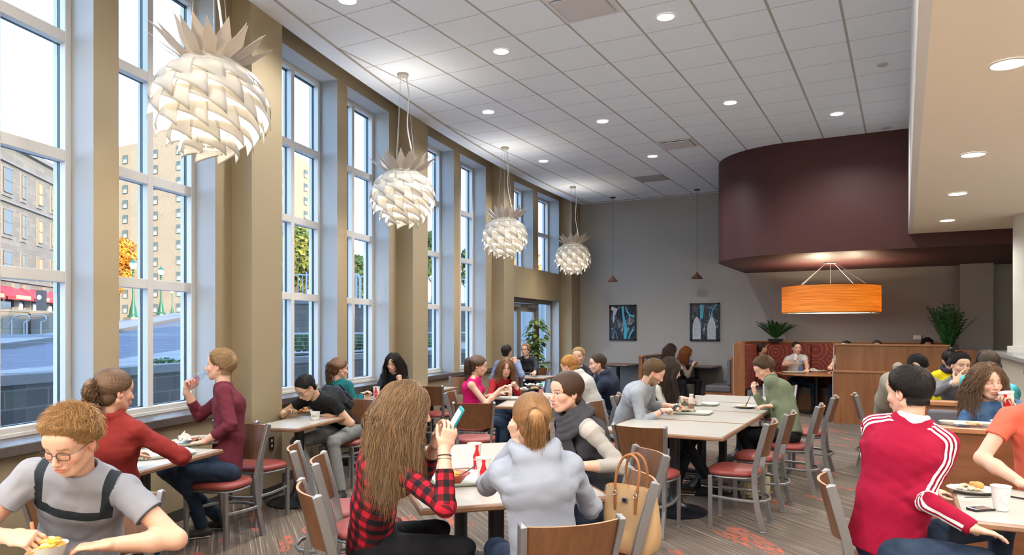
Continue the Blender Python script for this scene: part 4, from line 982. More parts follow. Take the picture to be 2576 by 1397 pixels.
# outlets
def outlet(loc, rz, label, steel=False):
    root = empty('wall_outlet', loc, rz, label, 'outlet')
    m = MB(); m.box(-.04,.04,-.008,0,-.06,.06) if not steel else m.box(-.07,.07,-.03,0,-.045,.045); m.build('cover_plate', M_steel if steel else M_black, root, bevel=.003)
    if not steel:
        for z in (-.025,.025): m = MB(); m.lathe([(.0001,.0),(.016,0),(.016,-.003)], n=16); o = m.build('socket', mat('socket_white', (.6,.56,.48), .4), root); o.rotation_euler = (PI/2,0,0); o.location = (0,-.012,z)
P_ = harc = None
y_ = 5.13; p_ = A(y_, .0, .50); s_ = (y_-17.3)/48.0
outlet((p_.x, p_.y, .52), math.atan2(1, s_), 'black duplex outlet on the column base beside the pasta table')
outlet((-2.45+.15,YB,1.47),0,'small steel outlet box above the red booth on the left',True); outlet((.22,YB,1.48),0,'small steel outlet box above the red booth on the right, by the plant',True)
# ------------------------------------------------------------------ plants
M_zz = leaf_mat('zz_leaf', (.02,.085,.022), (.05,.16,.04)); M_stem = mat('stem_green', (.05,.13,.04), .5); M_pot = mat('dark_pot', (.03,.03,.035), .5)
MATS['zz_leaf'].node_tree.nodes['Principled BSDF'].inputs['Roughness'].default_value = .3
def zz(loc, H, n, seed, label, spread=.5, pot=.25):
    rnd = random.Random(seed); root = empty('zz_plant', loc, label=label, cat='plant')
    m = MB(); m.lathe([(.0001,-pot),(.13,-pot),(.16,0),(.145,.0),(.14,-.03),(.0001,-.03)], n=24); m.build('pot', M_pot, root, smooth=40)
    for k in range(n):
        a = 2*PI*k/n+rnd.uniform(-.3,.3); lean = spread*rnd.uniform(.3,1.0); h = H*rnd.uniform(.7,1.0); P = []
        for j in range(11):
            t = j/10; P.append(Vector((math.cos(a)*lean*t**1.5, math.sin(a)*lean*t**1.5, h*(t-.18*lean*t*t)-.03)))
        m = MB(); m.tube(P, [.009*(1-.7*j/10) for j in range(11)], 5, 0)
        for j in range(2, 11):
            d = (P[j]-P[j-1]).normalized(); s = d.cross(Vector((-math.sin(a),math.cos(a),0))).normalized(); sd = Vector((-math.sin(a),math.cos(a),.15)); ll = min(.14, .15*H/.45)*(1.0-.3*abs(j-5)/5)
            for sg in (-1,1):
                b = P[j]; t_ = b+(sd*sg*.75+d*.65).normalized()*ll; w_ = s*.0+d*ll*.22; u = (b+t_)/2
                m.add([b, u-d*ll*.24, t_, u+d*ll*.24+Vector((0,0,.008))], [(0,1,2,3)], 1)
        m.build('frond', [M_stem, M_zz], root)
zz((-2.36,15.95,1.44), .40, 16, 3, 'glossy green plant above the left end of the red booth', .42, .06)
zz((.64,14.35,1.22), .86, 24, 8, 'large glossy green plant behind the cherry partition on the right', .40, .5)
# climbing plant
rnd = random.Random(2); root = empty('climbing_plant', (-6.62,13.35,0), label='tall climbing plant with yellow-green leaves beside the glazed door', cat='plant')
m = MB(); m.lathe([(.0001,0),(.15,0),(.19,.32),(.17,.32),(.165,.28),(.0001,.28)], n=28); m.build('pot', M_pot, root, smooth=40)
m = MB(); m.tube([(0,0,.25),(0,0,1.75)], .05, 10); m.build('moss_pole', mat('moss_pole', (.09,.06,.03), .9), root, smooth=True)
m = MB()
for k in range(360):
    z = rnd.uniform(.45,1.86); a = rnd.uniform(0,2*PI); R_ = (.17+.08*math.sin(z*9))*rnd.uniform(.7,1.1); p = Vector((math.cos(a)*R_, math.sin(a)*R_, z)); o_ = Vector((math.cos(a),math.sin(a),-.9)).normalized(); s = Vector((-math.sin(a),math.cos(a),rnd.uniform(-.3,.3))); l = rnd.uniform(.07,.12)
    m.add([p, p+o_*l*.4+s*l*.45, p+o_*l*1.1, p+o_*l*.4-s*l*.45], [(0,1,2),(0,2,3)])
m.build('leaves', leaf_mat('pothos_leaf', (.03,.10,.02), (.30,.38,.06)), root)
# ------------------------------------------------------------------ organic shapes: signed distance fields meshed with openvdb
V3 = lambda v: np.array([v[0], v[1], v[2]], dtype=np.float64)
class Field:
    def __init__(s, lo, hi, h):
        s.h = h; s.lo = V3(lo)-4*h; s.n = np.maximum(((V3(hi)+4*h-s.lo)/h).astype(int)+1, 4)
        s.D = np.full(s.n, .1, dtype=np.float32); s.ax = [s.lo[i]+h*np.arange(s.n[i]) for i in range(3)]
    def block(s, lo, hi):
        a = np.clip(((V3(lo)-s.lo)/s.h).astype(int)-1, 0, s.n); b = np.clip(((V3(hi)-s.lo)/s.h).astype(int)+2, 0, s.n)
        if (b <= a).any(): return None
        sl = tuple(slice(a[i], b[i]) for i in range(3))
        X = s.ax[0][sl[0]][:, None, None]; Y = s.ax[1][sl[1]][None, :, None]; Z = s.ax[2][sl[2]][None, None, :]
        return sl, X, Y, Z
    def comb(s, sl, d, k, op):
        o = s.D[sl]
        if op == 'add':
            h = np.clip(.5+.5*(o-d)/k, 0, 1); s.D[sl] = o*(1-h)+d*h-k*h*(1-h)
        elif op == 'sub':
            h = np.clip(.5-.5*(o+d)/k, 0, 1); s.D[sl] = o*(1-h)-d*h+k*h*(1-h)
    def cone(s, a, b, r1, r2, k=.01, op='add', cut=False, cuta=False):
        a, b = V3(a), V3(b); pad = max(r1, r2)+k+3*s.h
        q = s.block(np.minimum(a, b)-pad, np.maximum(a, b)+pad)
        if q is None: return
        sl, X, Y, Z = q; ab = b-a; L = np.linalg.norm(ab)+1e-9; u = ab/L
        t = (X-a[0])*u[0]+(Y-a[1])*u[1]+(Z-a[2])*u[2]; tc = np.clip(t, 0, L)
        d = np.sqrt((X-a[0]-tc*u[0])**2+(Y-a[1]-tc*u[1])**2+(Z-a[2]-tc*u[2])**2)-(r1+(r2-r1)*tc/L)
        if cut: d = np.maximum(d, t-L)
        if cuta: d = np.maximum(d, -t)
        s.comb(sl, d.astype(np.float32), k, op)
    def econe(s, a, b, w1, w2, lat, k=.02, op='add', cut=False, cuta=False):   # w = (half width, half depth)
        a, b = V3(a), V3(b); ab = b-a; L = np.linalg.norm(ab)+1e-9; u = ab/L; lt = V3(lat); lt = lt-u*lt.dot(u); lt /= np.linalg.norm(lt); dp = np.cross(u, lt)
        pad = max(*w1, *w2)+k+3*s.h; q = s.block(np.minimum(a, b)-pad, np.maximum(a, b)+pad)
        if q is None: return
        sl, X, Y, Z = q
        dot = lambda v: (X-a[0])*v[0]+(Y-a[1])*v[1]+(Z-a[2])*v[2]
        t = dot(u); tc = np.clip(t, 0, L)/L; wx = w1[0]+(w2[0]-w1[0])*tc; wd = w1[1]+(w2[1]-w1[1])*tc; ex = np.maximum(np.abs(t-L/2)-L/2, 0)
        m = np.minimum(wx, wd); rr = np.sqrt((dot(lt)/wx)**2+(dot(dp)/wd)**2+(ex/m)**2); d = (rr-1)*m
        if cut: d = np.maximum(d, t-L)
        if cuta: d = np.maximum(d, -t)
        s.comb(sl, d.astype(np.float32), k, op)
    def ell(s, c, r, M=None, k=.008, op='add'):
        c = V3(c); r = V3(r); pad = max(r)+k+3*s.h; q = s.block(c-pad, c+pad)
        if q is None: return
        sl, X, Y, Z = q; X, Y, Z = X-c[0], Y-c[1], Z-c[2]
        if M is not None: X, Y, Z = (X*M[0][i]+Y*M[1][i]+Z*M[2][i] for i in range(3))
        k0 = np.sqrt((X/r[0])**2+(Y/r[1])**2+(Z/r[2])**2); k1 = np.sqrt((X/r[0]**2)**2+(Y/r[1]**2)**2+(Z/r[2]**2)**2)+1e-9
        s.comb(sl, (k0*(k0-1)/k1).astype(np.float32), k, op)
    def mesh(s):
        g = openvdb.FloatGrid(.1); D = np.ascontiguousarray(s.D); D[0] = D[-1] = .05; D[:, 0] = D[:, -1] = .05; D[:, :, 0] = D[:, :, -1] = .05
        g.copyFromArray(D); p, q = g.convertToQuads(isovalue=0.0)
        return p*s.h+s.lo, q[:, ::-1].astype(np.int64)
def np_object(name, parts, mats, parent, smooth=True, attrs=None, iters=2):
    vs = []; fs = []; o = 0; mi = []
    for i, (p, q) in enumerate(parts): vs.append(p); fs.append(q+o); o += len(p); mi.append(np.full(len(q), i if isinstance(mats, (list, tuple)) and len(mats) > i else 0))
    P = np.concatenate(vs); Q = np.concatenate(fs)
    me = bpy.data.meshes.new(name); me.vertices.add(len(P)); me.vertices.foreach_set('co', P.astype(np.float32).ravel())
    me.loops.add(len(Q)*4); me.loops.foreach_set('vertex_index', Q.astype(np.int32).ravel()); me.polygons.add(len(Q))
    me.polygons.foreach_set('loop_start', np.arange(0, len(Q)*4, 4, dtype=np.int32)); me.polygons.foreach_set('loop_total', np.full(len(Q), 4, dtype=np.int32))
    me.update(calc_edges=True); me.validate()
    me.polygons.foreach_set('use_smooth', [True]*len(me.polygons))
    for m in (mats if isinstance(mats, (list, tuple)) else [mats]): me.materials.append(m)
    ob = bpy.data.objects.new(name, me); COL.objects.link(ob)
    if parent: ob.parent = parent
    return ob
def set_attr(ob, name, arr, typ='FLOAT_COLOR'):
    me = ob.data
    if len(me.vertices) != len(arr): return
    if typ == 'FLOAT_COLOR':
        a = me.color_attributes.new(name, 'FLOAT_COLOR', 'POINT'); c = np.ones((len(arr), 4), dtype=np.float32); c[:, :3] = arr; a.data.foreach_set('color', c.ravel())
    else:
        a = me.attributes.new(name, 'FLOAT_VECTOR', 'POINT'); a.data.foreach_set('vector', np.asarray(arr, dtype=np.float32).ravel())
def relax(p, q, it=2, f=.5):
    for _ in range(it):
        acc = np.zeros_like(p); cnt = np.zeros(len(p))
        for a, b in ((0,1),(1,2),(2,3),(3,0)):
            np.add.at(acc, q[:, a], p[q[:, b]]); np.add.at(acc, q[:, b], p[q[:, a]]); np.add.at(cnt, q[:, a], 1); np.add.at(cnt, q[:, b], 1)
        p = p*(1-f)+acc/np.maximum(cnt, 1)[:, None]*f
    return p
def unit(v):
    v = V3(v); return v/(np.linalg.norm(v)+1e-9)
# ------------------------------------------------------------------ materials for people
def skin_mat():
    if 'skin' in MATS: return MATS['skin']
    m = mat('skin', (.6,.4,.3), .5); N, L = nodes_of(m); b = N['Principled BSDF']; a = N.new('ShaderNodeVertexColor'); a.layer_name = 'col'
    L.new(a.outputs[0], b.inputs['Base Color']); b.inputs['Subsurface Weight'].default_value = .0
    co = N.new('ShaderNodeTexCoord'); t = N.new('ShaderNodeTexNoise'); t.inputs['Scale'].default_value = 260; bp = N.new('ShaderNodeBump'); bp.inputs['Strength'].default_value = .06; bp.inputs['Distance'].default_value = .002
    L.new(co.outputs['Object'], t.inputs[0]); L.new(t.outputs[0], bp.inputs['Height']); L.new(bp.outputs[0], b.inputs['Normal']); return m
def hair_mat(c):
    n = 'hair_%.2f_%.2f_%.2f' % c
    if n in MATS: return MATS[n]
    m = mat(n, c, .42, spec=.35); N, L = nodes_of(m); b = N['Principled BSDF']; g = N.new('ShaderNodeNewGeometry')
    lo = [x*.62 for x in c]; hi = [min(1, x*1.45+.01) for x in c]
    r = ramp(N, [(0, lo), (.5, c), (1, hi)]); L.new(g.outputs['Random Per Island'], r.inputs[0]); L.new(r.outputs[0], b.inputs['Base Color']); return m
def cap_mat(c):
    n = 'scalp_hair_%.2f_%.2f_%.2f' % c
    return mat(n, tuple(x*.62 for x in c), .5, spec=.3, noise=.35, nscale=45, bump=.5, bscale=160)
def cloth(name, col, kind='plain', rough=.85, c2=None, c3=None):
    if name in MATS: return MATS[name]
    m = mat(name, col, rough, spec=.2); N, L = nodes_of(m); b = N['Principled BSDF']
    at_ = N.new('ShaderNodeAttribute'); at_.attribute_name = 'pc'; sp_ = N.new('ShaderNodeSeparateXYZ'); L.new(at_.outputs['Vector'], sp_.inputs[0])
    co = N.new('ShaderNodeTexCoord')
    def M2(op, a, b_=None):
        n = N.new('ShaderNodeMath'); n.operation = op
        for i, x in enumerate((a, b_)):
            if x is None: continue
            if isinstance(x, (int, float)): n.inputs[i].default_value = x
            else: L.new(x, n.inputs[i])
        return n.outputs[0]
    t = N.new('ShaderNodeTexNoise'); t.inputs['Scale'].default_value = 330; t.inputs['Detail'].default_value = 2; L.new(co.outputs['Object'], t.inputs[0])
    bp = N.new('ShaderNodeBump'); bp.inputs['Strength'].default_value = .25; bp.inputs['Distance'].default_value = .002; L.new(t.outputs[0], bp.inputs['Height'])
    tf = N.new('ShaderNodeTexNoise'); tf.inputs['Scale'].default_value = 5.5; tf.inputs['Detail'].default_value = 2; tf.inputs['Distortion'].default_value = .5; L.new(co.outputs['Object'], tf.inputs[0])
    fo = N.new('ShaderNodeMath'); fo.operation = 'SUBTRACT'; fo.inputs[1].default_value = .5; L.new(tf.outputs[0], fo.inputs[0]); fa = N.new('ShaderNodeMath'); fa.operation = 'ABSOLUTE'; L.new(fo.outputs[0], fa.inputs[0]); fp = N.new('ShaderNodeMath'); fp.operation = 'POWER'; fp.inputs[1].default_value = .6; L.new(fa.outputs[0], fp.inputs[0])
    bq = N.new('ShaderNodeBump'); bq.inputs['Strength'].default_value = .35; bq.inputs['Distance'].default_value = .035; L.new(tf.outputs[0], bq.inputs['Height']); L.new(bp.outputs[0], bq.inputs['Normal']); L.new(bq.outputs[0], b.inputs['Normal'])
    t2 = N.new('ShaderNodeTexNoise'); t2.inputs['Scale'].default_value = 14; t2.inputs['Detail'].default_value = 6; L.new(co.outputs['Object'], t2.inputs[0])
    base = N.new('ShaderNodeMixRGB'); base.inputs[1].default_value = (*[x*.88 for x in col], 1); base.inputs[2].default_value = (*[min(1, x*1.12) for x in col], 1); L.new(t2.outputs[0], base.inputs[0]); out = base.outputs[0]
    if kind == 'plaid':
        s = .060
        def band(o): return M2('GREATER_THAN', M2('FRACT', M2('ADD', M2('DIVIDE', o, s), 50.0)), .5)
        u, v = band(sp_.outputs['X']), band(sp_.outputs['Y'])
        sm = M2('ADD', u, v); r = ramp(N, [(0, c3), (.5, c2), (1, col)]); L.new(M2('DIVIDE', sm, 2), r.inputs[0]); r.color_ramp.interpolation = 'CONSTANT'; r.color_ramp.elements[1].position = .3; r.color_ramp.elements[2].position = .8; out = r.outputs[0]
    if kind == 'stripes3':          # three stripes along the outer sleeve
        a = M2('ABSOLUTE', sp_.outputs['Y']); f = M2('ABSOLUTE', M2('SUBTRACT', M2('FRACT', M2('ADD', M2('DIVIDE', sp_.outputs['Y'], .026), 50.5)), .5))
        k = M2('MULTIPLY', M2('LESS_THAN', a, .039), M2('MULTIPLY', M2('LESS_THAN', f, .25), M2('GREATER_THAN', sp_.outputs['Z'], .5)))
        mx = N.new('ShaderNodeMixRGB'); mx.inputs[2].default_value = (*c2, 1); L.new(k, mx.inputs[0]); L.new(out, mx.inputs[1]); out = mx.outputs[0]
    if kind == 'bands':             # dark bands on a T-shirt: chest band, two shoulder straps, sleeve ends
        ch = M2('MULTIPLY', M2('LESS_THAN', M2('ABSOLUTE', M2('SUBTRACT', sp_.outputs['X'], .480)), .022), M2('LESS_THAN', M2('ABSOLUTE', sp_.outputs['Y']), .145))
        stp = M2('MULTIPLY', M2('LESS_THAN', M2('ABSOLUTE', M2('SUBTRACT', M2('ABSOLUTE', sp_.outputs['Y']), .125)), .019), M2('GREATER_THAN', sp_.outputs['X'], .47))
        tor = M2('MULTIPLY', M2('MAXIMUM', ch, stp), M2('LESS_THAN', sp_.outputs['Z'], .5))
        slv = M2('MULTIPLY', M2('GREATER_THAN', sp_.outputs['Z'], .5), M2('MULTIPLY', M2('GREATER_THAN', sp_.outputs['X'], .135), M2('LESS_THAN', sp_.outputs['X'], .165)))
        mx = N.new('ShaderNodeMixRGB'); mx.inputs[2].default_value = (*c2, 1); L.new(tor, mx.inputs[0]); L.new(out, mx.inputs[1])
        mx2 = N.new('ShaderNodeMixRGB'); mx2.inputs[2].default_value = (*c3, 1); L.new(slv, mx2.inputs[0]); L.new(mx.outputs[0], mx2.inputs[1]); out = mx2.outputs[0]
    if kind == 'knitsleeve':        # dark front, open white knit on the sleeves
        d = M2('MULTIPLY', M2('SINE', M2('MULTIPLY', sp_.outputs['X'], 700)), M2('SINE', M2('MULTIPLY', sp_.outputs['Y'], 700)))
        r = ramp(N, [(.30, c2), (.55, [x*.45 for x in c2])]); L.new(M2('ABSOLUTE', d), r.inputs[0])
        mx = N.new('ShaderNodeMixRGB'); L.new(M2('GREATER_THAN', sp_.outputs['Z'], .5), mx.inputs[0]); L.new(out, mx.inputs[1]); L.new(r.outputs[0], mx.inputs[2]); out = mx.outputs[0]
        bk = N.new('ShaderNodeMixRGB'); 
    if kind == 'denim':
        w_ = N.new('ShaderNodeTexNoise'); w_.inputs['Scale'].default_value = 9; L.new(co.outputs['Object'], w_.inputs[0]); r = ramp(N, [(.35, col), (.75, c2)]); L.new(w_.outputs[0], r.inputs[0]); out = r.outputs[0]
    if kind == 'scarf':
        r = ramp(N, [(.3, col), (.5, c2), (.7, c3)]); L.new(t2.outputs[0], r.inputs[0]); out = r.outputs[0]
    L.new(out, b.inputs['Base Color']); return m
SK_FAIR = (.66,.40,.29); SK_MED = (.56,.33,.22); SK_ASN = (.58,.37,.25); SK_TAN = (.47,.26,.16)
GARN = np.random.RandomState(7)
def wrinkle(F_, amp, seed, centers=()):
    rs = np.random.RandomState(seed); X = F_.ax[0][:, None, None]; Y = F_.ax[1][None, :, None]; Z = F_.ax[2][None, None, :]; acc = 0
    for k in range(5):
        d = unit(rs.normal(size=3)*np.array([1, 1, 1.6])); fr = rs.uniform(30, 75); e = unit(rs.normal(size=3)); ph = rs.uniform(0, 6.28)
        a = X*d[0]+Y*d[1]+Z*d[2]; b = X*e[0]+Y*e[1]+Z*e[2]
        acc = acc+(1-np.abs(np.sin(fr*a+1.6*np.sin(b*13+ph)+ph))*1.6)*rs.uniform(.5, 1)*(32/fr)
    A_ = amp*.35
    if len(centers):
        w = 0
        for c in centers: w = w+np.exp(-((X-c[0])**2+(Y-c[1])**2+(Z-c[2])**2)/(2*.075**2))
        A_ = amp*(.16+1.0*np.minimum(w, 1))
    band = np.abs(F_.D) < .03
    F_.D = np.where(band, F_.D+(A_*acc).astype(np.float32)*.5, F_.D).astype(np.float32)

def hand(Fl, wrist, d, n, side, pose, sc=1.0, k=.0035):
    """palm and five fingers; d finger direction, n palm normal, side +1 when the thumb lies on d x n"""
    d = unit(d); n = unit(n); n = unit(n-d*n.dot(d)); s = np.cross(d, n)*side; w = V3(wrist)
    curls = {'flat': (.12,.12,.10), 'relax': (.35,.45,.3), 'grip': (.85,1.0,.6), 'fist': (1.3,1.4,.9), 'pinch': (.75,.75,.4), 'cup': (.55,.6,.4), 'spread': (.15,.2,.15), 'point': (.1,.1,.1)}[pose]
    Fl.econe(w-d*.02*sc, w+d*.03*sc, (.028*sc, .019*sc), (.036*sc, .016*sc), s, k=.008)
    Fl.econe(w+d*.03*sc, w+d*.082*sc, (.037*sc, .0145*sc), (.041*sc, .0125*sc), s, k=.008)
    sp = {'spread': .26, 'flat': .07}.get(pose, .04)
    for i, (o, L) in enumerate(((.030,.072), (.010,.081), (-.011,.076), (-.030,.060))):
        p = w+d*(.083-.004*abs(i-1))*sc+s*o*sc; a = 0.0; dr = unit(d+s*sp*(1.2-.8*i)); L *= sc; r = (.0088, .0078, .0070, .0058)
        mul = 1.0+.10*i
        if pose == 'pinch' and i == 0: mul = .8
        if pose == 'point' and i > 0: mul = 11.0
        for j, f in enumerate((.45, .30, .25)):
            a += curls[j]*mul; a = min(a, 3.0); q = p+(dr*math.cos(a)+n*math.sin(a))*L*f; Fl.cone(p, q, r[j]*sc, r[j+1]*sc, k=k); p = q
    p = w+d*.018*sc+s*.026*sc+n*.006*sc; td = unit(d*.55+s*.80+n*.35)
    if pose in ('grip', 'fist', 'pinch', 'cup'): td = unit(d*.65+s*.35+n*.75)
    q = p+td*.040*sc; Fl.cone(p, q, .0135*sc, .0105*sc, k=.008)
    t2 = unit(td*.8+d*.5+(n*.35 if pose in ('grip', 'pinch', 'fist') else 0)); p2 = q+t2*.030*sc; Fl.cone(q, p2, .0102*sc, .0088*sc, k=k)
    t3 = unit(t2+(-s*.6 if pose in ('grip', 'pinch', 'fist') else 0)+d*.2); Fl.cone(p2, p2+t3*.024*sc, .0088*sc, .0068*sc, k=k)

def headframe(fw, pitch=0.0, roll=0.0):
    """columns: right, forward, up of the head; fw horizontal unit facing, pitch down positive"""
    f = unit((fw[0], fw[1], 0)); r = np.array([f[1], -f[0], 0]); u = np.array([0, 0, 1.0])
    f2 = f*math.cos(pitch)-u*math.sin(pitch); u2 = u*math.cos(pitch)+f*math.sin(pitch)
    r3 = r*math.cos(roll)+u2*math.sin(roll); u3 = u2*math.cos(roll)-r*math.sin(roll)
    return np.stack([r3, f2, u3], axis=1)
def head(Fl, H, M, s, fem=False, mouth=0.0, eyes='open', nose=1.0, jaw=1.0):
    L = lambda x, y, z: H+M @ (np.array([x, y, z])*s)
    E = lambda c, r, k=.008, op='add': Fl.ell(L(*c), np.array(r)*s, M, k*s, op)
    C = lambda a, b, r1, r2, k=.008, op='add': Fl.cone(L(*a), L(*b), r1*s, r2*s, k*s, op)
    w = .93 if fem else 1.0
    E((0,-.014,.036), (.077*w,.096,.082), .01); E((0,.024,-.022), (.062*w,.066,.088), .03)
    for x in (-1, 1):
        C((x*.052*w,-.004,-.048), (x*.024*w*jaw,.052,-.090), .020, .015, .022)
        E((x*.041*w,.056,-.026), (.023,.021,.020), .02); C((x*.046,.064,.022), (x*.008,.082,.018), .008, .008, .014)
        E((x*.031*w,.090,.001), (.0175,.015,.011), .010, 'sub'); E((x*.031*w,.0675,.001), (.0135,.0135,.0130), .002)
        up = {'open': .0085, 'down': .0045, 'closed': .002}[eyes]
        E((x*.031*w,.0705,up), (.0165,.0125,.0072), .003); E((x*.031*w,.0705,-.0105), (.0155,.0115,.0062), .004)
        Fl.ell(L(x*.077*w,-.010,-.008), np.array((.008,.019,.030))*s, M, .006*s); Fl.ell(L(x*.082*w,-.004,-.004), np.array((.005,.010,.016))*s, M, .004*s, 'sub')
    E((0,.060,-.094), (.023*jaw*w,.020,.018), .018); E((0,.066,.045), (.05*w,.022,.03), .03)
    C((0,.084,.010), (0,.1055*nose,-.030), .0075, .0095, .010); E((0,.1045*nose,-.034), (.0115,.0105,.009), .006)
    for x in (-1, 1): E((x*.0105,.0955,-.0375), (.0075,.009,.0065), .005)
    E((0,.082,-.062), (.026,.014,.020), .012)
    m = mouth; E((0,.0925,-.0575), (.0215,.0085,.0052), .005); E((0,.0905,-.0680-m), (.0185,.0090,.0062), .005)
    if m: E((0,.098,-.0625-m/2), (.013,.010,.002+m/2), .003, 'sub')
    else: E((0,.101,-.0625), (.021,.006,.0011), .003, 'sub')
def head_colors(P, H, M, s, skin, fem, hairc, beard=0.0, eyes='open', lip=None, brow=None):
    Q = (P-H) @ M/s; x, y, z = Q[:, 0], Q[:, 1], Q[:, 2]; ax = np.abs(x); n = len(P)
    C = np.tile(np.array(skin), (n, 1)); w = .93 if fem else 1.0
    def blend(mask, c, a=1.0):
        m = (np.clip(mask, 0, 1)*a)[:, None]; nonlocal C; C = C*(1-m)+np.array(c)*m
    rosy = (skin[0]*1.05, skin[1]*.72, skin[2]*.72)
    blend(np.exp(-((ax-.042)**2+(z+.030)**2)/(2*.016**2))*(y > .03), rosy, .55); blend(np.exp(-((ax)**2+(z+.034)**2)/(2*.010**2))*(y > .09), rosy, .4)
    blend(np.exp(-((ax-.079)**2+(y+.01)**2+(z+.008)**2)/(2*.022**2)), rosy, .7)
    lipc = lip or (skin[0]*.80, skin[1]*.42, skin[2]*.45)
    blend(((ax < .0235) & (np.abs(z+.0630) < .0095*(1-.45*(ax/.0235)**2)) & (y > .084)).astype(float), lipc, .85)
    bc = brow or tuple(v*.7 for v in hairc)
    blend(((np.abs(z-.0235+.10*np.maximum(ax-.034, 0)) < .0037) & (ax > .013) & (ax < .050) & (y > .05)).astype(float), bc, .85 if not fem else .75)
    ez = .0035 if eyes == 'closed' else (-.002 if eyes == 'down' else .0)
    if eyes == 'open':
        dd = np.sqrt((ax-.031*w)**2+(z-.0005)**2); blend(((dd < .0125) & (np.abs(z) < .0062) & (y > .066)).astype(float), (.62,.60,.58)); blend(((dd < .0062) & (np.abs(z) < .0062) & (y > .066)).astype(float), (.04,.03,.025))
    blend(((np.abs(z-(.0052 if eyes == 'open' else -.0040)-.15*(.031-ax)*(ax > .031)) < .0016) & (np.abs(ax-.031*w) < .0145) & (y > .062)).astype(float), (.03,.02,.018), .9)
    if beard: 
        bm = ((z < -.030-.35*np.maximum(.06-y, 0)*0) & (z > -.125) & (y > -.005) & ((ax > .030) | (z < -.072) | ((z > -.056) & (z < -.044) & (ax < .028)))).astype(float)*np.clip((-.028-z)/.012, 0, 1)
        blend(bm, tuple(v*.9 for v in hairc), beard)
    return C
# ------------------------------------------------------------------ hair
def strands(m, roots, stepf, n, r, seed):
    pass
class Hair:
    def __init__(s, H, M, sc, col, seed): s.H, s.M, s.s = H, M, sc; s.rs = np.random.RandomState(seed); s.P = []; s.R = []; s.col = col
    def W(s, q): return s.H+(q*s.s) @ s.M.T
    def scalp(s, n, zmin=None, front=.9, th=.004):
        """random points on the hair-bearing part of the skull, head-local"""
        d = s.rs.normal(size=(n*3, 3)); d /= np.linalg.norm(d, axis=1)[:, None]
        q = np.array([0,-.016,.038])+d*np.array([.079+th,.099+th,.085+th])
        ok = q[:, 2] > -.012+front*q[:, 1]+(zmin or 0); return q[ok][:n]
    def hug(s, q, th):
        c = np.array([0,-.016,.038]); R = np.array([[.079,.099,.085]])+th; v = (q-c)/R; L = np.linalg.norm(v, axis=1)[:, None]; return np.where(L < 1, c+v/L*R, q)
    def run(s, roots, dirf, n, step, th, lift=0.0, hugn=99, r=.0011, shell=False):
        q = roots.copy(); path = [q.copy()]; N_ = len(q); rnd = s.rs.normal(size=(N_, 3)); 
        for k in range(n):
            d = dirf(q, k, rnd); d = d/(np.linalg.norm(d, axis=1)[:, None]+1e-9); q = q+d*step
            if shell:
                tt = th+lift*(.25+.75*(k+1)/n)*np.minimum(np.abs(rnd[:, :1]), 1.8); c = np.array([0,-.016,.038]); hl = np.clip((q[:, 2:3]+.010-.88*q[:, 1:2])/.055, .12, 1); tt = tt*hl; R = np.array([[.079,.099,.085]])+tt; v = (q-c)/R; Ls = np.linalg.norm(v, axis=1)[:, None]; q2 = c+v/Ls*R
                low = (q2[:, 2:3] < -.020+.88*q2[:, 1:2]-.010*np.abs(rnd[:, 1:2])); q = np.where(low & (q2[:, 1:2] < .045), path[-1]+(q2-path[-1])*.12, q2)
            elif k < hugn: q = s.hug(q, th+lift*(k+1)/n*np.abs(rnd[:, :1]))
            path.append(q.copy())
        A_ = np.stack(path, 1); s.P.append((s.W(A_.reshape(-1, 3)).reshape(A_.shape), r*s.s)); return A_
    def mesh(s):
        out = []
        for A_, r in s.P:
            N_, K, _ = A_.shape; T = np.gradient(A_, axis=1); T /= np.linalg.norm(T, axis=2)[:, :, None]+1e-9
            up = np.array([.3,.2,1.0]); Nn = np.cross(T, up); Nn /= np.linalg.norm(Nn, axis=2)[:, :, None]+1e-6; B = np.cross(T, Nn)
            prof = (r*(1-.75*np.linspace(0, 1, K)**2))[None, :, None]; V = []
            for a in (0, 2.094, 4.189): V.append(A_+(Nn*math.cos(a)+B*math.sin(a))*prof)
            V = np.stack(V, 2).reshape(-1, 3); idx = np.arange(N_*K*3).reshape(N_, K, 3); F_ = []
            for a in range(3):
                b = (a+1) % 3; F_.append(np.stack([idx[:, :-1, a], idx[:, :-1, b], idx[:, 1:, b], idx[:, 1:, a]], -1).reshape(-1, 4))
            out.append((V, np.concatenate(F_)))
        return out
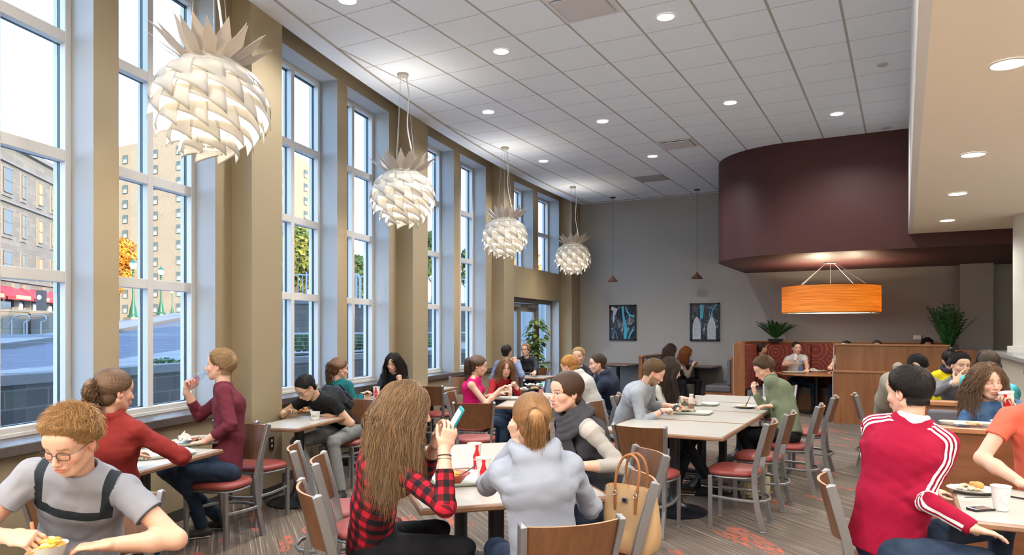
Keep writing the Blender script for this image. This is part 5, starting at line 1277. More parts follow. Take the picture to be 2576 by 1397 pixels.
def hair_cap(H, M, s, h, th, style, seed, lob=()):
    pad = .16*s; Fl = Field(H-pad*1.3, H+pad*1.3, h)
    Fl.ell(H+M @ (np.array([0,-.016,.040])*s), np.array([.080+th,.099+th,.086+th])*s, M, .01)
    if style in ('short', 'fade', 'pony'): lob = tuple(lob)+(((0,-.044,-.034), (.064,.052,.056)),)
    for c, r in lob: Fl.ell(H+M @ (np.array(c)*s), np.array(r)*s, M, .012*s)
    X = Fl.ax[0][:, None, None]-H[0]; Y = Fl.ax[1][None, :, None]-H[1]; Z = Fl.ax[2][None, None, :]-H[2]
    lx, ly, lz = ((X*M[0][i]+Y*M[1][i]+Z*M[2][i])/s for i in range(3))
    ph = np.arctan2(lx, ly+.03); el = np.arctan2(lz-.03, np.sqrt(lx**2+(ly+.02)**2))
    rs = np.random.RandomState(seed); tex = .0010*np.sin(ph*26+3*np.sin(el*5+seed))+.0007*np.sin(ph*41+el*9)
    fr = {'short': .86, 'long': .70, 'pony': .80, 'fade': .88}.get(style, .85)
    cutp = (-.010+fr*ly+.010*np.sin(lx*60+seed)*(ly > .03))-lz
    if style in ('long',): cutp = np.minimum(cutp, np.maximum(ly-.015, -1)*1.0+0*lz)
    ear = .024-np.sqrt((np.abs(lx)-.082)**2*.3+(ly+.004)**2+(lz+.004)**2*.7)
    D = Fl.D/s+tex
    if style in ('short', 'fade'): D = D+th*.9*(1-np.clip(-cutp/.055, 0, 1))
    if style in ('short', 'fade', 'pony'): cutp = np.minimum(cutp, -.082+0*ly-lz+1.2*np.maximum(ly+.045, 0)+.5*np.maximum(np.abs(lx)-.045, 0))
    D = np.maximum(D, cutp*.72)
    if style in ('short', 'fade', 'pony'): D = np.maximum(D, ear)
    Fl.D = (D*s).astype(np.float32); p, q = Fl.mesh(); return relax(p, q, 1), q
# ------------------------------------------------------------------ a seated person
def ik(S, W, L1, L2, hint):
    v = W-S; d = np.linalg.norm(v); mx = (L1+L2)*.985
    if d > mx: W = S+v/d*mx; v = W-S; d = mx
    a = (L1*L1-L2*L2+d*d)/(2*d); h = math.sqrt(max(L1*L1-a*a, 0)); u = v/d; n = hint-u*u.dot(hint); n /= np.linalg.norm(n)+1e-9
    return S+u*a+n*h, W
def make_glasses(parent, H, M, s, col=(.02,.02,.02)):
    m = MB(); L = lambda x, y, z: Vector(H+M @ (np.array([x, y, z])*s))
    for x in (-1, 1):
        pts = []
        for k in range(17):
            a = 2*PI*k/16; c_, s_ = math.cos(a), math.sin(a); pts.append(L(x*.032+.024*math.copysign(abs(c_)**.75, c_), .098-.25*abs(x*.032+.024*c_)**2*8, -.002+.0165*math.copysign(abs(s_)**.75, s_)))
        m.tube(pts, .0017*s, 5, caps=False); m.tube([L(x*.056,.090,.006), L(x*.076,.06,.008), L(x*.080,-.005,.006), L(x*.080,-.02,-.012)], .0016*s, 5)
    m.tube([L(-.009,.099,.002), L(0,.103,.004), L(.009,.099,.002)], .0015*s, 5)
    m.build('glasses', mat('glasses_%.2f_%.2f' % (col[0], col[1]), col, .3), parent, smooth=True)
PEOPLE = []
def person(label, seat, face, H, hf, pitch=0, roll=0, top=None, sleeve='long', trou=None, skin=SK_FAIR, hair=None, hands=(None, None), fem=False, twist=0.0, sc=1.0, sh=None,
           eyes='open', mouth=0.0, beard=0.0, glasses=None, seed=1, Y=6.0, legs=True, knees=None, feet=None, spread=.10, hints=(None, None), collar=.060, wr=.0095, neckup=0.0, hood=None, pz_=.57, bend=.03, lip=None, nose=1.0, jaw=1.0, bulk=1.0, shoe=None, brow=None, hem=.0, group=None, soff=.38, yoke=False, keep=False):
    s = sc; f = unit((face[0], face[1], 0)); r0 = np.array([f[1], -f[0], 0]); root = empty('person', (seat[0], seat[1], 0), label=label, cat='person', group=group)
    inv = -np.array([seat[0], seat[1], 0]); H = V3(H); M = headframe(hf, pitch, roll)
    pel = np.array([seat[0], seat[1], pz_])-f*.02; B = H+M @ (np.array([0,-.030,-.062])*s); td0 = unit(B-pel); N = B-unit(td0+np.array([0,0,.7]))*(.072+neckup)*s; td = unit(N-pel)
    ct, st = math.cos(twist), math.sin(twist); r = np.array([r0[0]*ct-r0[1]*st, r0[0]*st+r0[1]*ct, 0]); rs_ = unit(r-td*td.dot(r)); fr = np.cross(td, rs_)*1.0
    fr = -np.cross(rs_, td); fr = unit(fr if fr.dot(f) > -.2 else -fr)
    TL = np.linalg.norm(N-pel); PEOPLE.append((label[:40], round(TL, 2)))
    sh = (sh or (.148 if fem else .170))*s; S = [N-td*.080*s+rs_*sh*q for q in (-1, 1)]        # left, right
    wa = pel+(N-pel)*.36-fr*bend; chp = pel+(N-pel)*.74-fr*bend*1.2
    L1, L2 = .285*s, .250*s; E_, Wr, HD = [], [], []
    for i, q in enumerate((-1, 1)):
        t = hands[i]
        if t is None: t = dict(p=pel+f*.26+r0*q*.07+np.array([0,0,.06]), pose='relax')
        Wt = V3(t['p']); hint = V3(hints[i]) if hints[i] is not None else rs_*q*.55+np.array([0,0,-.9])-fr*.25
        e_, w_ = ik(S[i], Wt, L1, L2, hint); E_.append(e_); Wr.append(w_)
        d = unit(t['d']) if t.get('d') is not None else unit(w_-e_); n = unit(t['n']) if t.get('n') is not None else unit(np.array([0,0,-1.0])); HD.append((d, n, t.get('pose', 'relax'), t.get('thumb')))
    hg = min(max(Y*.0016, .0055), .013); hs = min(max(Y*.00078, .0023), .0060)
    slv = {'long': 2.0, 'elbow': 1.15, 'short': .48, 'none': 0.0, 'three': 1.62}[sleeve]     # how far the sleeve goes, 1 = elbow, 2 = wrist
    g = 1.0*bulk
    # ---- garment
    pts = [pel, N, chp]+S+[E_[0], E_[1]]+([Wr[0], Wr[1]] if slv > 1 else []); lo = np.min(pts, 0)-.19; hi = np.max(pts, 0)+.17
    Fl = Field(lo, hi, hg)
    wd = (.150, .112) if fem else (.158, .118); ww = (.125, .098) if fem else (.142, .108); wc = (.148, .108) if fem else (.168, .120)
    k_ = lambda p, q=1: (p[0]*s*g*q, p[1]*s*g*q)
    Fl.econe(pel-td*(.03+hem), wa, k_(wd), k_(ww), rs_, k=.03, cuta=True); Fl.econe(wa, chp, k_(ww), k_(wc), rs_, k=.04); Fl.econe(chp, N-td*.045*s, k_(wc, .97), (.105*s*g, .068*s*g), rs_, k=.04)
    if fem:
        for q in (-1, 1): Fl.ell(pel+(N-pel)*.66+fr*(.085-bend)*s+rs_*q*.068*s, np.array((.060,.055,.060))*s, None, .035)
    for i, q in enumerate((-1, 1)):
        Fl.cone(N-td*.038*s+rs_*q*.035*s, S[i], .043*s*g, .052*s*g, .045)
        if slv > 0:
            u = min(slv, 1.0); e2 = S[i]+(E_[i]-S[i])*u; rA = (.055 if not fem else .048)*s*g; rB = rA+((.046 if not fem else .042)*s*g-rA)*u+(.008 if slv < 1 else 0)
            Fl.cone(S[i], e2, rA, rB, .03, cut=slv < 1)
            if slv > 1: v = min(slv-1, .97); w2 = E_[i]+(Wr[i]-E_[i])*v; Fl.cone(E_[i], w2, .046*s*g, (.046+(.034-.046)*v)*s*g, .02, cut=True)
        elif slv == 0: Fl.cone(S[i]+rs_*q*.035*s-td*.10*s, S[i]+rs_*q*.05*s+td*.02, .052*s, .050*s, .02, 'sub')
    Fl.cone(N-td*.05, N+td*.004*s, (collar+.012)*s, (collar+.007)*s, .03, cut=True)
    wrinkle(Fl, wr, seed, [E_[0], E_[1], wa+fr*.08, S[0]-td*.06, S[1]-td*.06])
    if hood == 'down':
        for k in range(9):
            a = PI*k/8; p = N+rs_*math.cos(a)*.095*s-fr*math.sin(a)*.085*s+td*(.035-.02*math.sin(a))*s; q_ = N+rs_*math.cos(a+PI/8)*.095*s-fr*math.sin(a+PI/8)*.085*s+td*(.035-.02*math.sin(a+PI/8))*s
            if k < 8: Fl.cone(p, q_, (.020+.012*math.sin(a))*s, (.020+.012*math.sin(a+PI/8))*s, .020)
        Fl.econe(N-fr*.085*s-td*.01*s, N-fr*.120*s-td*.10*s, (.10*s,.040*s), (.060*s,.032*s), rs_, k=.035); Fl.cone(N+rs_*.07*s+fr*.06*s, N+fr*.095*s-td*.05*s, .024*s, .018*s, .02); Fl.cone(N-rs_*.07*s+fr*.06*s, N+fr*.095*s-td*.05*s, .024*s, .018*s, .02)
    Fl.cone(N-td*.01-0*fr, B+unit(B-N)*.1, collar*s, (collar+.006)*s, .008, 'sub')
    if hood == 'collar':
        for k in range(11):
            a = 2*PI*k/10-PI*.5; p = N+rs_*math.cos(a)*.064*s+fr*math.sin(a)*.060*s+td*.018*s+td*(-.018*(math.sin(a) > .5))*s
            if k: Fl.cone(pp_, p, .017*s, .017*s, .008)
            pp_ = p
        Fl.cone(N-td*.0, B+unit(B-N)*.1, (collar-.012)*s, (collar-.006)*s, .004, 'sub')
    GF = Fl if keep else None; p, q = Fl.mesh(); p = relax(p, q, 1)
    if slv >= 1.9 or True:
        bones = [('t', pel, N)]+[('u', S[i], E_[i]) for i in (0, 1)]+[('f', E_[i], Wr[i]) for i in (0, 1)]+([('s', N-td*.02, S[i]) for i in (0, 1)] if yoke else []); best = np.full(len(p), 9.0); pc = np.zeros((len(p), 3))
        for bi, (ty, a, b) in enumerate(bones):
            ab = b-a; L = np.linalg.norm(ab)+1e-6; u = ab/L; t = np.clip((p-a) @ u, 0, L); v = p-a-t[:, None]*u; rad = .13 if ty == 't' else (.058 if ty == 's' else .05); dist = np.linalg.norm(v, axis=1)-rad; 
            if ty == 't': ax = rs_; az = fr; W3 = np.stack([t, v @ rs_, np.zeros(len(p))], 1)
            else:
                o_ = rs_*(-1 if bi in (1, 3) else 1)-fr*soff if ty != 's' else td-fr*soff*.8; o_ = unit(o_-u*u.dot(o_)); c_ = np.cross(u, o_); an = np.arctan2(v @ c_, v @ o_); W3 = np.stack([t+(L1 if ty == 'f' else (-L if ty == 's' else 0)), an*.05, np.ones(len(p))], 1)
            mk = dist < best; best = np.where(mk, dist, best); pc[mk] = W3[mk]
    ob = np_object('shirt' if sleeve != 'long' else 'sweater', [(p+inv, q)], top, root); set_attr(ob, 'pc', pc, 'V')
    # ---- skin: head, neck, arms, hands
    parts = []; lo = np.minimum(np.min([N, H], 0)-.10, H-.16*s); hi = np.maximum(H+.16*s, N+.05); Fl = Field(lo, hi, hs)
    head(Fl, H, M, s*1.0, fem, mouth, eyes, nose, jaw); Fl.cone(N-td*.06, B+(H-B)*.15, (.054 if not fem else .046)*s, (.052 if not fem else .044)*s, .022)
    Fl.cone(N+fr*.015-td*.03, N+fr*.0-rs_*.10*s-td*.045, .040*s, .03*s, .02); Fl.cone(N+fr*.015-td*.03, N+rs_*.10*s-td*.045, .040*s, .03*s, .02)
    ph, qh = Fl.mesh(); ph = relax(ph, qh, 1, .35); parts.append((ph, qh))
    C = [head_colors(ph, H, M, s, skin, fem, (hair or {}).get('c', (.1,.05,.03)), beard, eyes, lip, brow)]
    for i, qd in enumerate((-1, 1)):
        d, n, pose, th = HD[i]; w_ = Wr[i]; a0 = E_[i]+(w_-E_[i])*max(slv-1.08, 0) if slv > 1 else None
        pl = [w_, w_+d*.19*s]+([S[i], E_[i]] if slv <= 1 else [a0]); Fl = Field(np.min(pl, 0)-.085, np.max(pl, 0)+.085, hs*1.05 if slv > 1 else max(hs, .0034))
        if slv <= 1: Fl.cone(S[i], E_[i], (.047 if not fem else .041)*s, (.038 if not fem else .034)*s, .02); Fl.cone(E_[i], E_[i]+(w_-E_[i])*.35, (.038 if not fem else .034)*s, (.040 if not fem else .034)*s, .02); Fl.cone(E_[i]+(w_-E_[i])*.35, w_, (.040 if not fem else .034)*s, .0235*s, .02)
        else: Fl.cone(a0, w_, .031*s if slv > 1.8 else .036*s, .0235*s, .01)
        if slv == 0: Fl.cone(N-td*.07+rs_*qd*.08*s, S[i], .030*s, .044*s, .03); Fl.econe(N-td*.03*s, chp, (.12*s,.062*s), (.13*s,.09*s), rs_, k=.03)
        # with d = fingers, n = palm: the thumb of a right hand lies on  n x d  (d x n) when seen along...
        side = th if th is not None else qd
        hand(Fl, w_, d, n, side, pose, (.92 if fem else 1.0)*s); pa, qa = Fl.mesh(); pa = relax(pa, qa, 1, .3); parts.append((pa, qa)); C.append(np.tile(np.array(skin), (len(pa), 1)))
    def limb(pts, rr):
        m = MB(); m.tube([Vector(v) for v in pts], rr, 8, caps=False); return np.array(m.v), np.array(m.f)
    for i in (0, 1):
        if slv > 1: parts.append(limb([N-td*.06*s, S[i], E_[i], Wr[i]], [.03*s, .03*s, .026*s, .018*s])); C.append(np.tile(np.array(skin), (len(parts[-1][0]), 1)))
        else: parts.append(limb([N-td*.06*s, (N+S[i])/2-td*.02, S[i]], [.03*s, .03*s, .028*s])); C.append(np.tile(np.array(skin), (len(parts[-1][0]), 1)))
    parts.append(limb([B, N, chp, wa, pel], [.03*s, .035*s, .07*s, .07*s, .07*s])); C.append(np.tile(np.array(skin), (len(parts[-1][0]), 1)))
    ob = np_object('body', [(a+inv, b) for a, b in parts], skin_mat(), root); ob.data.materials.clear(); ob.data.materials.append(skin_mat()); set_attr(ob, 'col', np.concatenate(C))
    # ---- legs
    if legs:
        pk = []; hl = max(hg*1.1, .008); hips = [pel+r0*q_*.085*s-np.array([0,0,.01]) for q_ in (-1, 1)]; kn = []; an = []
        for i, q_ in enumerate((-1, 1)):
            k1 = V3(knees[i]) if knees else hips[i]+f*.42*s+r0*q_*spread*.9; k1 = k1 if knees else np.array([k1[0], k1[1], .535*s]); kn.append(k1)
            a1 = V3(feet[i]) if feet else np.array([k1[0]-f[0]*.02+r0[0]*q_*.02, k1[1]-f[1]*.02+r0[1]*q_*.02, .09]); an.append(a1)
        pl = hips+kn+an; Fl = Field(np.min(pl, 0)-.12, np.max(pl, 0)+.12, hl)
        Fl.econe(pel-np.array([0,0,.03]), pel+td*.10, (.160*s, .118*s), (.140*s, .105*s), r0, k=.03)
        for i in (0, 1): Fl.cone(hips[i], kn[i], .086*s, .062*s, .03); Fl.cone(kn[i], an[i], .060*s, .050*s, .025, cut=True)
        wrinkle(Fl, wr*.9, seed+5, [kn[0], kn[1], hips[0]+f*.08, hips[1]+f*.08]); p, q = Fl.mesh(); p = relax(p, q, 1); np_object('trousers', [(p+inv, q)], trou, root)
        for i in (0, 1):
            ff = unit((kn[i]-an[i])*np.array([1,1,0])*.0+f*1.0+r0*(-.15 if i == 0 else .15)); Fl = Field(an[i]-.25, an[i]+.25, max(hl*.8, .006)); a = an[i]*np.array([1,1,0])+np.array([0,0,an[i][2]-.09])
            Fl.econe(a+np.array([0,0,.038])-ff*.04, a+ff*.17+np.array([0,0,.030]), (.038*s,.036*s), (.042*s,.026*s), np.cross(ff, (0,0,1)), k=.02); Fl.cone(a+np.array([0,0,.04]), a+np.array([0,0,.10]), .042*s, .040*s, .02, cut=True)
            p, q = Fl.mesh(); ok = np_object('shoe', [(p+inv, q)], shoe or mat('dark_shoe', (.03,.028,.03), .6), root)
            m = MB(); m.tube([Vector(a-ff*.05+inv+np.array([0,0,.010])), Vector(a+ff*.18+inv+np.array([0,0,.010]))], .042*s, 10, flat=.26, up=(0,0,1)); m.build('shoe_sole', mat('shoe_rubber', (.5,.48,.45), .7), ok)
    # ---- hair
    if hair: build_hair(root, inv, H, M, s, hair, seed, Y, N, td, rs_, fr, pel)
    if glasses: 
        g_ = make_glasses(root, H+inv, M, s, glasses)
    root['_'] = 0; del root['_']
    return dict(root=root, inv=inv, H=H, M=M, N=N, S=S, E=E_, W=Wr, HD=HD, td=td, rs=rs_, fr=fr, pel=pel, s=s, B=B, F=GF)
def build_hair(root, inv, H, M, s, hair, seed, Y, N, td, rs_, fr, pel):
    st = hair['s']; c = hair['c']; mt = hair_mat(c); h = min(max(Y*.0011, .0032), .007); rs = np.random.RandomState(seed); parts = []
    kr = max(1.0, Y/3.4); dens = hair.get('d', 1.0)*min(1.0, (3.6/Y)**1.1); n1 = int(2900*dens); R_ = .00062*max(1.0, Y/3.2)
    hr = Hair(H, M, s, c, seed); g = M.T @ np.array([0, 0, -1.0]); th = hair.get('th', .008 if st in ('short', 'fade') else .006)
    lob = hair.get('lob', ())
    if st == 'fade': th = .004
    parts.append(hair_cap(H, M, s, h, th, {'long': 'long', 'straight': 'long', 'pony': 'pony', 'curlypony': 'pony', 'bun': 'pony'}.get(st, st), seed, lob))
    nrm = lambda v: v/(np.linalg.norm(v, axis=1)[:, None]+1e-9)
    def push(q):           # keep falling hair outside head and torso
        W_ = hr.W(q); v = W_-N; t = v @ td; la = v @ rs_; de = v @ fr
        sel = (t < .02); rx = .165*s; rd = .118*s; e = np.sqrt((la/rx)**2+(de/rd)**2)+1e-6; sc_ = np.where(sel & (e < 1), 1/e, 1.0)
        blend = np.clip((.02-t)/.08, 0, 1); sc_ = 1+(sc_-1)*blend; W2 = N+td[None]*t[:, None]+rs_[None]*(la*sc_)[:, None]+fr[None]*(de*sc_)[:, None]
        return ((W2-H) @ M)/s
    if st in ('short', 'fade'):
        if dens > .12:
            q0 = hr.scalp(int(n1*1.6), .004, .88, th-.002); cb = np.array(hair.get('comb', (.25, .9, .1))); whorl = np.array([0,-.085,.085])
            def df(q, k, rn):
                d = nrm(q-whorl)*.9+cb*.5+rn*hair.get('mess', .16)+g*.2; return d
            Ls = hair.get('len', .055 if st == 'short' else .015); hr.run(q0, df, 7, Ls/7, th+.0005, hair.get('lift', .005), r=R_, shell=True)
            a_ = rs.uniform(-1.9, 1.9, int(n1*.5)); z_ = rs.uniform(-.052, .0, len(a_)); L0 = np.stack([np.sin(a_)*.062, -.044-np.cos(a_)*.050, z_], 1); L0 = L0[L0[:, 1] < -.035]
            hr.run(L0, lambda q, k, rn: g*1.0+np.array([0, .10, 0])+rn*.12, 3, min(Ls, .03)/6, th*.3, 0, hugn=0, r=R_)
    elif st in ('long', 'straight'):
        Lh = hair.get('len', .42); seg = 18; q0 = hr.scalp(int(n1*1.9), .006, hair.get('front', .80), th); sgn = np.sign(q0[:, :1]+1e-5); wv = hair.get('wave', .35); cl = np.floor(np.arctan2(q0[:, :1], -q0[:, 1:2])*9+q0[:, 2:3]*60); ph = (cl*2.399) % 6.28+rs.normal(size=(len(q0), 1))*.25; ls = rs.uniform(hair.get('lmin', .62), 1.0, (len(q0), 1)); fwd = hair.get('fwd', 0.0)
        step = Lh/seg; q = q0.copy(); path = [q.copy()]; rn = rs.normal(size=q.shape)
        for k in range(seg+3):
            onhead = (q[:, 2:3] > -.055)
            side = np.concatenate([sgn*.9, np.full_like(sgn, -.45), np.full_like(sgn, -.25)], 1); back = np.array([0, -.6, -.3])
            face_ = (q[:, 1:2] > .02)
            d = np.where(onhead, nrm(side*np.where(face_, 1.0, .35)+back*.5)+g*(.55+.10*k)+rn*.07, g*1.0+rn*.05+np.array([0, fwd, 0]))
            d = nrm(d)+wv*1.0*np.sin(k*1.05+ph)*np.concatenate([np.ones_like(sgn), np.zeros_like(sgn), np.zeros_like(sgn)], 1)*(k > 3)+wv*.8*np.cos(k*.95+ph*1.7)*np.array([0,1,0])*(k > 3)
            q = q+nrm(d)*step*ls*(.55 if k < 6 else 1.0); q = hr.hug(q, th*.8+.004*np.abs(rn[:, :1])+.010*min(k, 6)/6); q = push(q); path.append(q.copy())
        A_ = np.stack(path, 1); hr.P.append((hr.W(A_.reshape(-1, 3)).reshape(A_.shape), R_*1.35*s))
    elif st in ('pony', 'curlypony', 'bun'):
        T = np.array(hair.get('tie', (0, -.118, .035))); q0 = hr.scalp(int(n1*1.5), .002, .80, th)
        def df(q, k, rn): return nrm(T-q)*1.0+rn*.03
        dist = np.linalg.norm(q0-T, axis=1)[:, None]; q = q0.copy(); path = [q.copy()]
        for k in range(9): q = q+(T-q)*(.16+.05*k); q = hr.hug(q, th+.0015) if k < 8 else q; path.append(q.copy())
        A_ = np.stack(path, 1); hr.P.append((hr.W(A_.reshape(-1, 3)).reshape(A_.shape), R_*s))
        if st in ('pony', 'curlypony'):
            n2 = int(1300*dens)+40; tl = hair.get('tail', .26); q = T+rs.normal(size=(n2, 3))*.006; path = [q.copy()]; rn = rs.normal(size=(n2, 3)); ph = rs.uniform(0, 6.28, (n2, 1)); cur = 1.0 if st == 'curlypony' else .18; out = np.array(hair.get('out', (0, -.8, .15)))
            for k in range(16):
                d = out*max(0, 1-k/3.2)+g*(.35+.25*min(k, 4))+rn*(.20 if k < 5 else (.04 if k < 10 else -.06)); d = nrm(d)+cur*.8*np.sin(k*1.5+ph)*np.array([1, 0, 0])+cur*.8*np.cos(k*1.5+ph)*np.array([0, 1, 0]); q = q+nrm(d)*tl/16*rs.uniform(.92, 1.06, (n2, 1)); q = push(q); path.append(q.copy())
            A_ = np.stack(path, 1); hr.P.append((hr.W(A_.reshape(-1, 3)).reshape(A_.shape), R_*1.3*s))
            # body of the tail
            Fl = Field(H-.30-tl, H+.25, max(h*1.4, .006)); c0 = hr.W(path[1].mean(0)[None])[0]; prev = c0; wds = hair.get('tw', .026)
            for k in range(2, 15, 2):
                c1 = hr.W(path[k].mean(0)[None])[0]; Fl.cone(prev, c1, (.012 if k == 2 else wds*(1-.45*(k-2)/12))*s, wds*(1-.45*k/12)*s, .01); prev = c1
            p, q_ = Fl.mesh(); parts.append((p, q_))
            m = MB(); tp = Vector(hr.W(np.array(T)[None])[0]+inv); ax = Vector(M @ unit(out)); a_ = ax.orthogonal().normalized(); b_ = ax.cross(a_); m.tube([tp+(a_*math.cos(2*PI*k/12)+b_*math.sin(2*PI*k/12))*.014*s+ax*.006 for k in range(13)], .0045*s, 6, caps=False); m.build('hair_tie', mat('hair_tie', hair.get('tc', (.02,.02,.02)), .6), root, smooth=True)
        else:
            Fl = Field(H-.25, H+.3, max(h*1.2, .005)); Fl.ell(H+M @ (T*1.12*s), np.array((.040,.038,.036))*s, M, .01); p, q_ = Fl.mesh(); parts.append((p, q_))
            n2 = int(240*dens)+30; q = T*1.12+rs.normal(size=(n2, 3))*.02; path = [q.copy()]; ax = unit(T)
            for k in range(9): t_ = np.cross(q-T*1.12, ax); q = q+nrm(t_)*.013; v = q-T*1.12; q = T*1.12+nrm(v)*.040; path.append(q.copy())
            A_ = np.stack(path, 1); hr.P.append((hr.W(A_.reshape(-1, 3)).reshape(A_.shape), R_*s))
    if st in ('long', 'straight') and hair.get('vol', True):
        Lh = hair.get('len', .42); Fl = Field(H-.30-Lh*.9, H+.22, max(h*1.5, .006)); dn = -np.array([0,0,1.0])
        back = M @ np.array([0,-.055,-.02])*s+H; Fl.ell(H+M @ (np.array([0,-.045,-.02])*s), np.array((.078,.062,.10))*s, M, .01)
        for x in (-1, 0, 1):
            p0 = H+M @ (np.array([x*.062,-.045+(.0 if x else -.02),-.04])*s); p1 = N+rs_*x*.085*s-fr*(.035 if x else .105)*s+td*.0; Fl.cone(p0, p1, .030*s, .030*s, .03)
            L_ = Lh-.24
            if L_ > .02: Fl.econe(p1, p1-td*L_*.75-fr*(.075 if x else .02)*s, (.040*s,.022*s), (.020*s,.010*s), rs_, k=.03)
        wrinkle(Fl, .004, seed+2); p, q_ = Fl.mesh(); parts.append((p, q_))
    parts += hr.mesh()
    ho = np_object('hair', [(p+inv, q) for p, q in parts], [mt], root); ho.data.materials.append(cap_mat(c)); nq = len(parts[0][1]); mi = np.zeros(len(ho.data.polygons), dtype=np.int32); mi[:nq] = 1; ho.data.polygons.foreach_set('material_index', mi)
# ------------------------------------------------------------------ the diners
def cd(r, f, z=0.0): v = toworld(r, f, z); return np.array([v.x, v.y, z])
def gx(px, Y): v = at(px, 830, Y); return (v.x, v.y)
def hd(px, py, Y, d=None, n=None, pose='relax', thumb=None): return dict(p=np.array(at(px, py, Y)), d=d, n=n, pose=pose, thumb=thumb)
def A3(px, py, Y): return np.array(at(px, py, Y))
def gz(px, Y, z): v = at(px, 830, Y); return np.array([v.x, v.y, z])
BLK = cloth('black_trousers', (.012,.013,.017)); JEAN = cloth('dark_jeans', (.018,.032,.065), 'denim', c2=(.04,.065,.11)); GREYT = cloth('grey_trousers', (.17,.18,.18)); 
PP = {}
PP[1] = person('young man with glasses and tousled blond hair in a grey T-shirt with dark bands', gx(190,3.12), cd(.05,-1), A3(178,1112,2.74), cd(-.08,-1), .42, .05, cloth('grey_banded_tee', (.27,.28,.32), 'bands', c2=(.022,.030,.038), c3=(.10,.105,.12)), 'short', JEAN, (.62,.36,.25),
  dict(s='short', c=(.40,.225,.085), len=.075, lift=.016, mess=.40, th=.011, comb=(.5,.5,.4), d=1.25), (hd(262,1372,2.74,cd(-1,-.15,-.05),cd(0,0,-1)), hd(20,1350,2.62,cd(.95,.0,-.1),cd(.1,.5,-.8),'pinch')), seed=11, Y=2.8, eyes='down', glasses=(.045,.03,.03), hints=(cd(.9,.2,-.5), cd(-.9,.2,-.5)), bulk=1.04, mouth=.0)
PP[2] = person('woman with a wavy brown ponytail in a red sweater, back to the camera', gx(306,4.25), cd(.15,.98), A3(288,985,4.05), cd(.50,.86), .08, 0, cloth('red_sweater', (.21,.022,.020)), 'long', JEAN, SK_FAIR,
  dict(s='curlypony', c=(.15,.085,.045), tie=(0,-.115,.045), tail=.30, tw=.034, d=1.1), (hd(330,1140,4.5), hd(420,1128,4.35,cd(.6,.8))), fem=True, seed=12, Y=4.0, knees=((-4.28,2.62,.53),(-4.18,2.90,.53)), feet=((-4.4,2.8,.09),(-4.3,3.05,.09)), hints=(None, cd(1,-.1,-.5)), hood='collar', bulk=1.1)
PP[3] = person('blond man in a maroon sweater drinking from a clear bottle', (-4.60,3.86), cd(-.93,-.36), A3(553,921,5.72), cd(-1,.02), -.06, 0, cloth('maroon_sweater', (.115,.018,.030)), 'three', JEAN, SK_FAIR,
  dict(s='short', c=(.40,.27,.14), len=.05, lift=.008, th=.011, comb=(-.2,.9,.1), d=1.6), (hd(512,1113,5.45,cd(-1,.0,-.1),cd(0,0,-1)), hd(468,985,5.80,cd(.2,0,1),cd(.9,-.2,0),'grip')), seed=13, Y=5.0, hints=(cd(.75,-.5,-.8), cd(-1,.1,-.35)), neckup=.01, knees=(gz(462,5.42,.555), gz(418,5.62,.54)), feet=(gz(508,5.70,.09), gz(552,5.95,.09)), eyes='open', nose=1.04)
PP[4] = person('man in glasses and a black T-shirt bent over a plate of pasta', (-5.20,5.96), cd(-.5,-.86), A3(770,977,7.18), cd(-.72,-.69), .72, 0, cloth('black_tee', (.012,.013,.015)), 'short', GREYT, SK_ASN,
  dict(s='fade', c=(.010,.009,.009), d=1.5), (hd(822,1046,7.28,cd(-1,.1,0),cd(0,0,-1)), hd(716,1046,7.15,cd(.5,0,.5),cd(.6,-.2,-.3),'pinch')), seed=14, Y=6.2, eyes='down', glasses=(.02,.02,.02), hints=(cd(.9,.1,-.5), cd(-.8,0,-.5)), knees=(gz(838,7.0,.55), gz(748,6.95,.55)), feet=(gz(858,6.95,.09), gz(800,6.7,.09)))
PP[5] = person('woman with a curly brown ponytail in a teal sweater', (-5.62,6.44), cd(.45,.9), A3(853,928,8.30), cd(.80,.55), .1, 0, cloth('teal_sweater', (.008,.11,.125)), 'long', BLK, SK_FAIR,
  dict(s='curlypony', c=(.15,.075,.035), tie=(0,-.10,.05), tail=.30, tw=.034, d=1.4), (hd(905,1000,8.7), hd(910,992,8.35,cd(.8,.1,.35),None,'pinch')), fem=True, seed=15, Y=7.5, hints=(None, cd(.4,-.2,-.9)))
PP[6] = person('woman with long straight black hair and a dark top resting her cheek on her hand', (-6.02,7.86), (.2,-.98), A3(989,914,9.55), cd(-.25,-.97), .22, .05, cloth('dark_top', (.015,.016,.024)), 'long', BLK, SK_ASN,
  dict(s='straight', c=(.018,.012,.011), len=.50, wave=.05, d=1.6), (hd(1006,960,9.42,cd(-.1,0,1),cd(-.6,.5,0),'fist'), hd(940,1002,9.2,cd(-.6,-.6,0),None,'cup')), fem=True, seed=16, Y=8.4, eyes='down')
PP[7] = person('girl with very long wavy hair in a red and black plaid shirt holding a phone', (-2.32,2.86), cd(.9,.43), A3(1025,1032,3.34), cd(.94,.33), .16, 0, cloth('plaid_flannel', (.42,.012,.03), 'plaid', c2=(.10,.008,.012), c3=(.010,.010,.014)), 'three', BLK, SK_FAIR,
  dict(s='long', c=(.27,.165,.085), len=.47, wave=.34, d=2.0, lmin=.5), (hd(1098,1112,3.42,cd(.35,.1,.9),cd(.5,-.6,.1),'cup'), hd(1118,1128,3.20,cd(.30,.1,.9),cd(-.3,.9,.2),'cup')), fem=True, seed=17, Y=3.3, eyes='down', hints=(cd(.2,.6,-1), cd(.25,-.5,-1)), bulk=1.02)
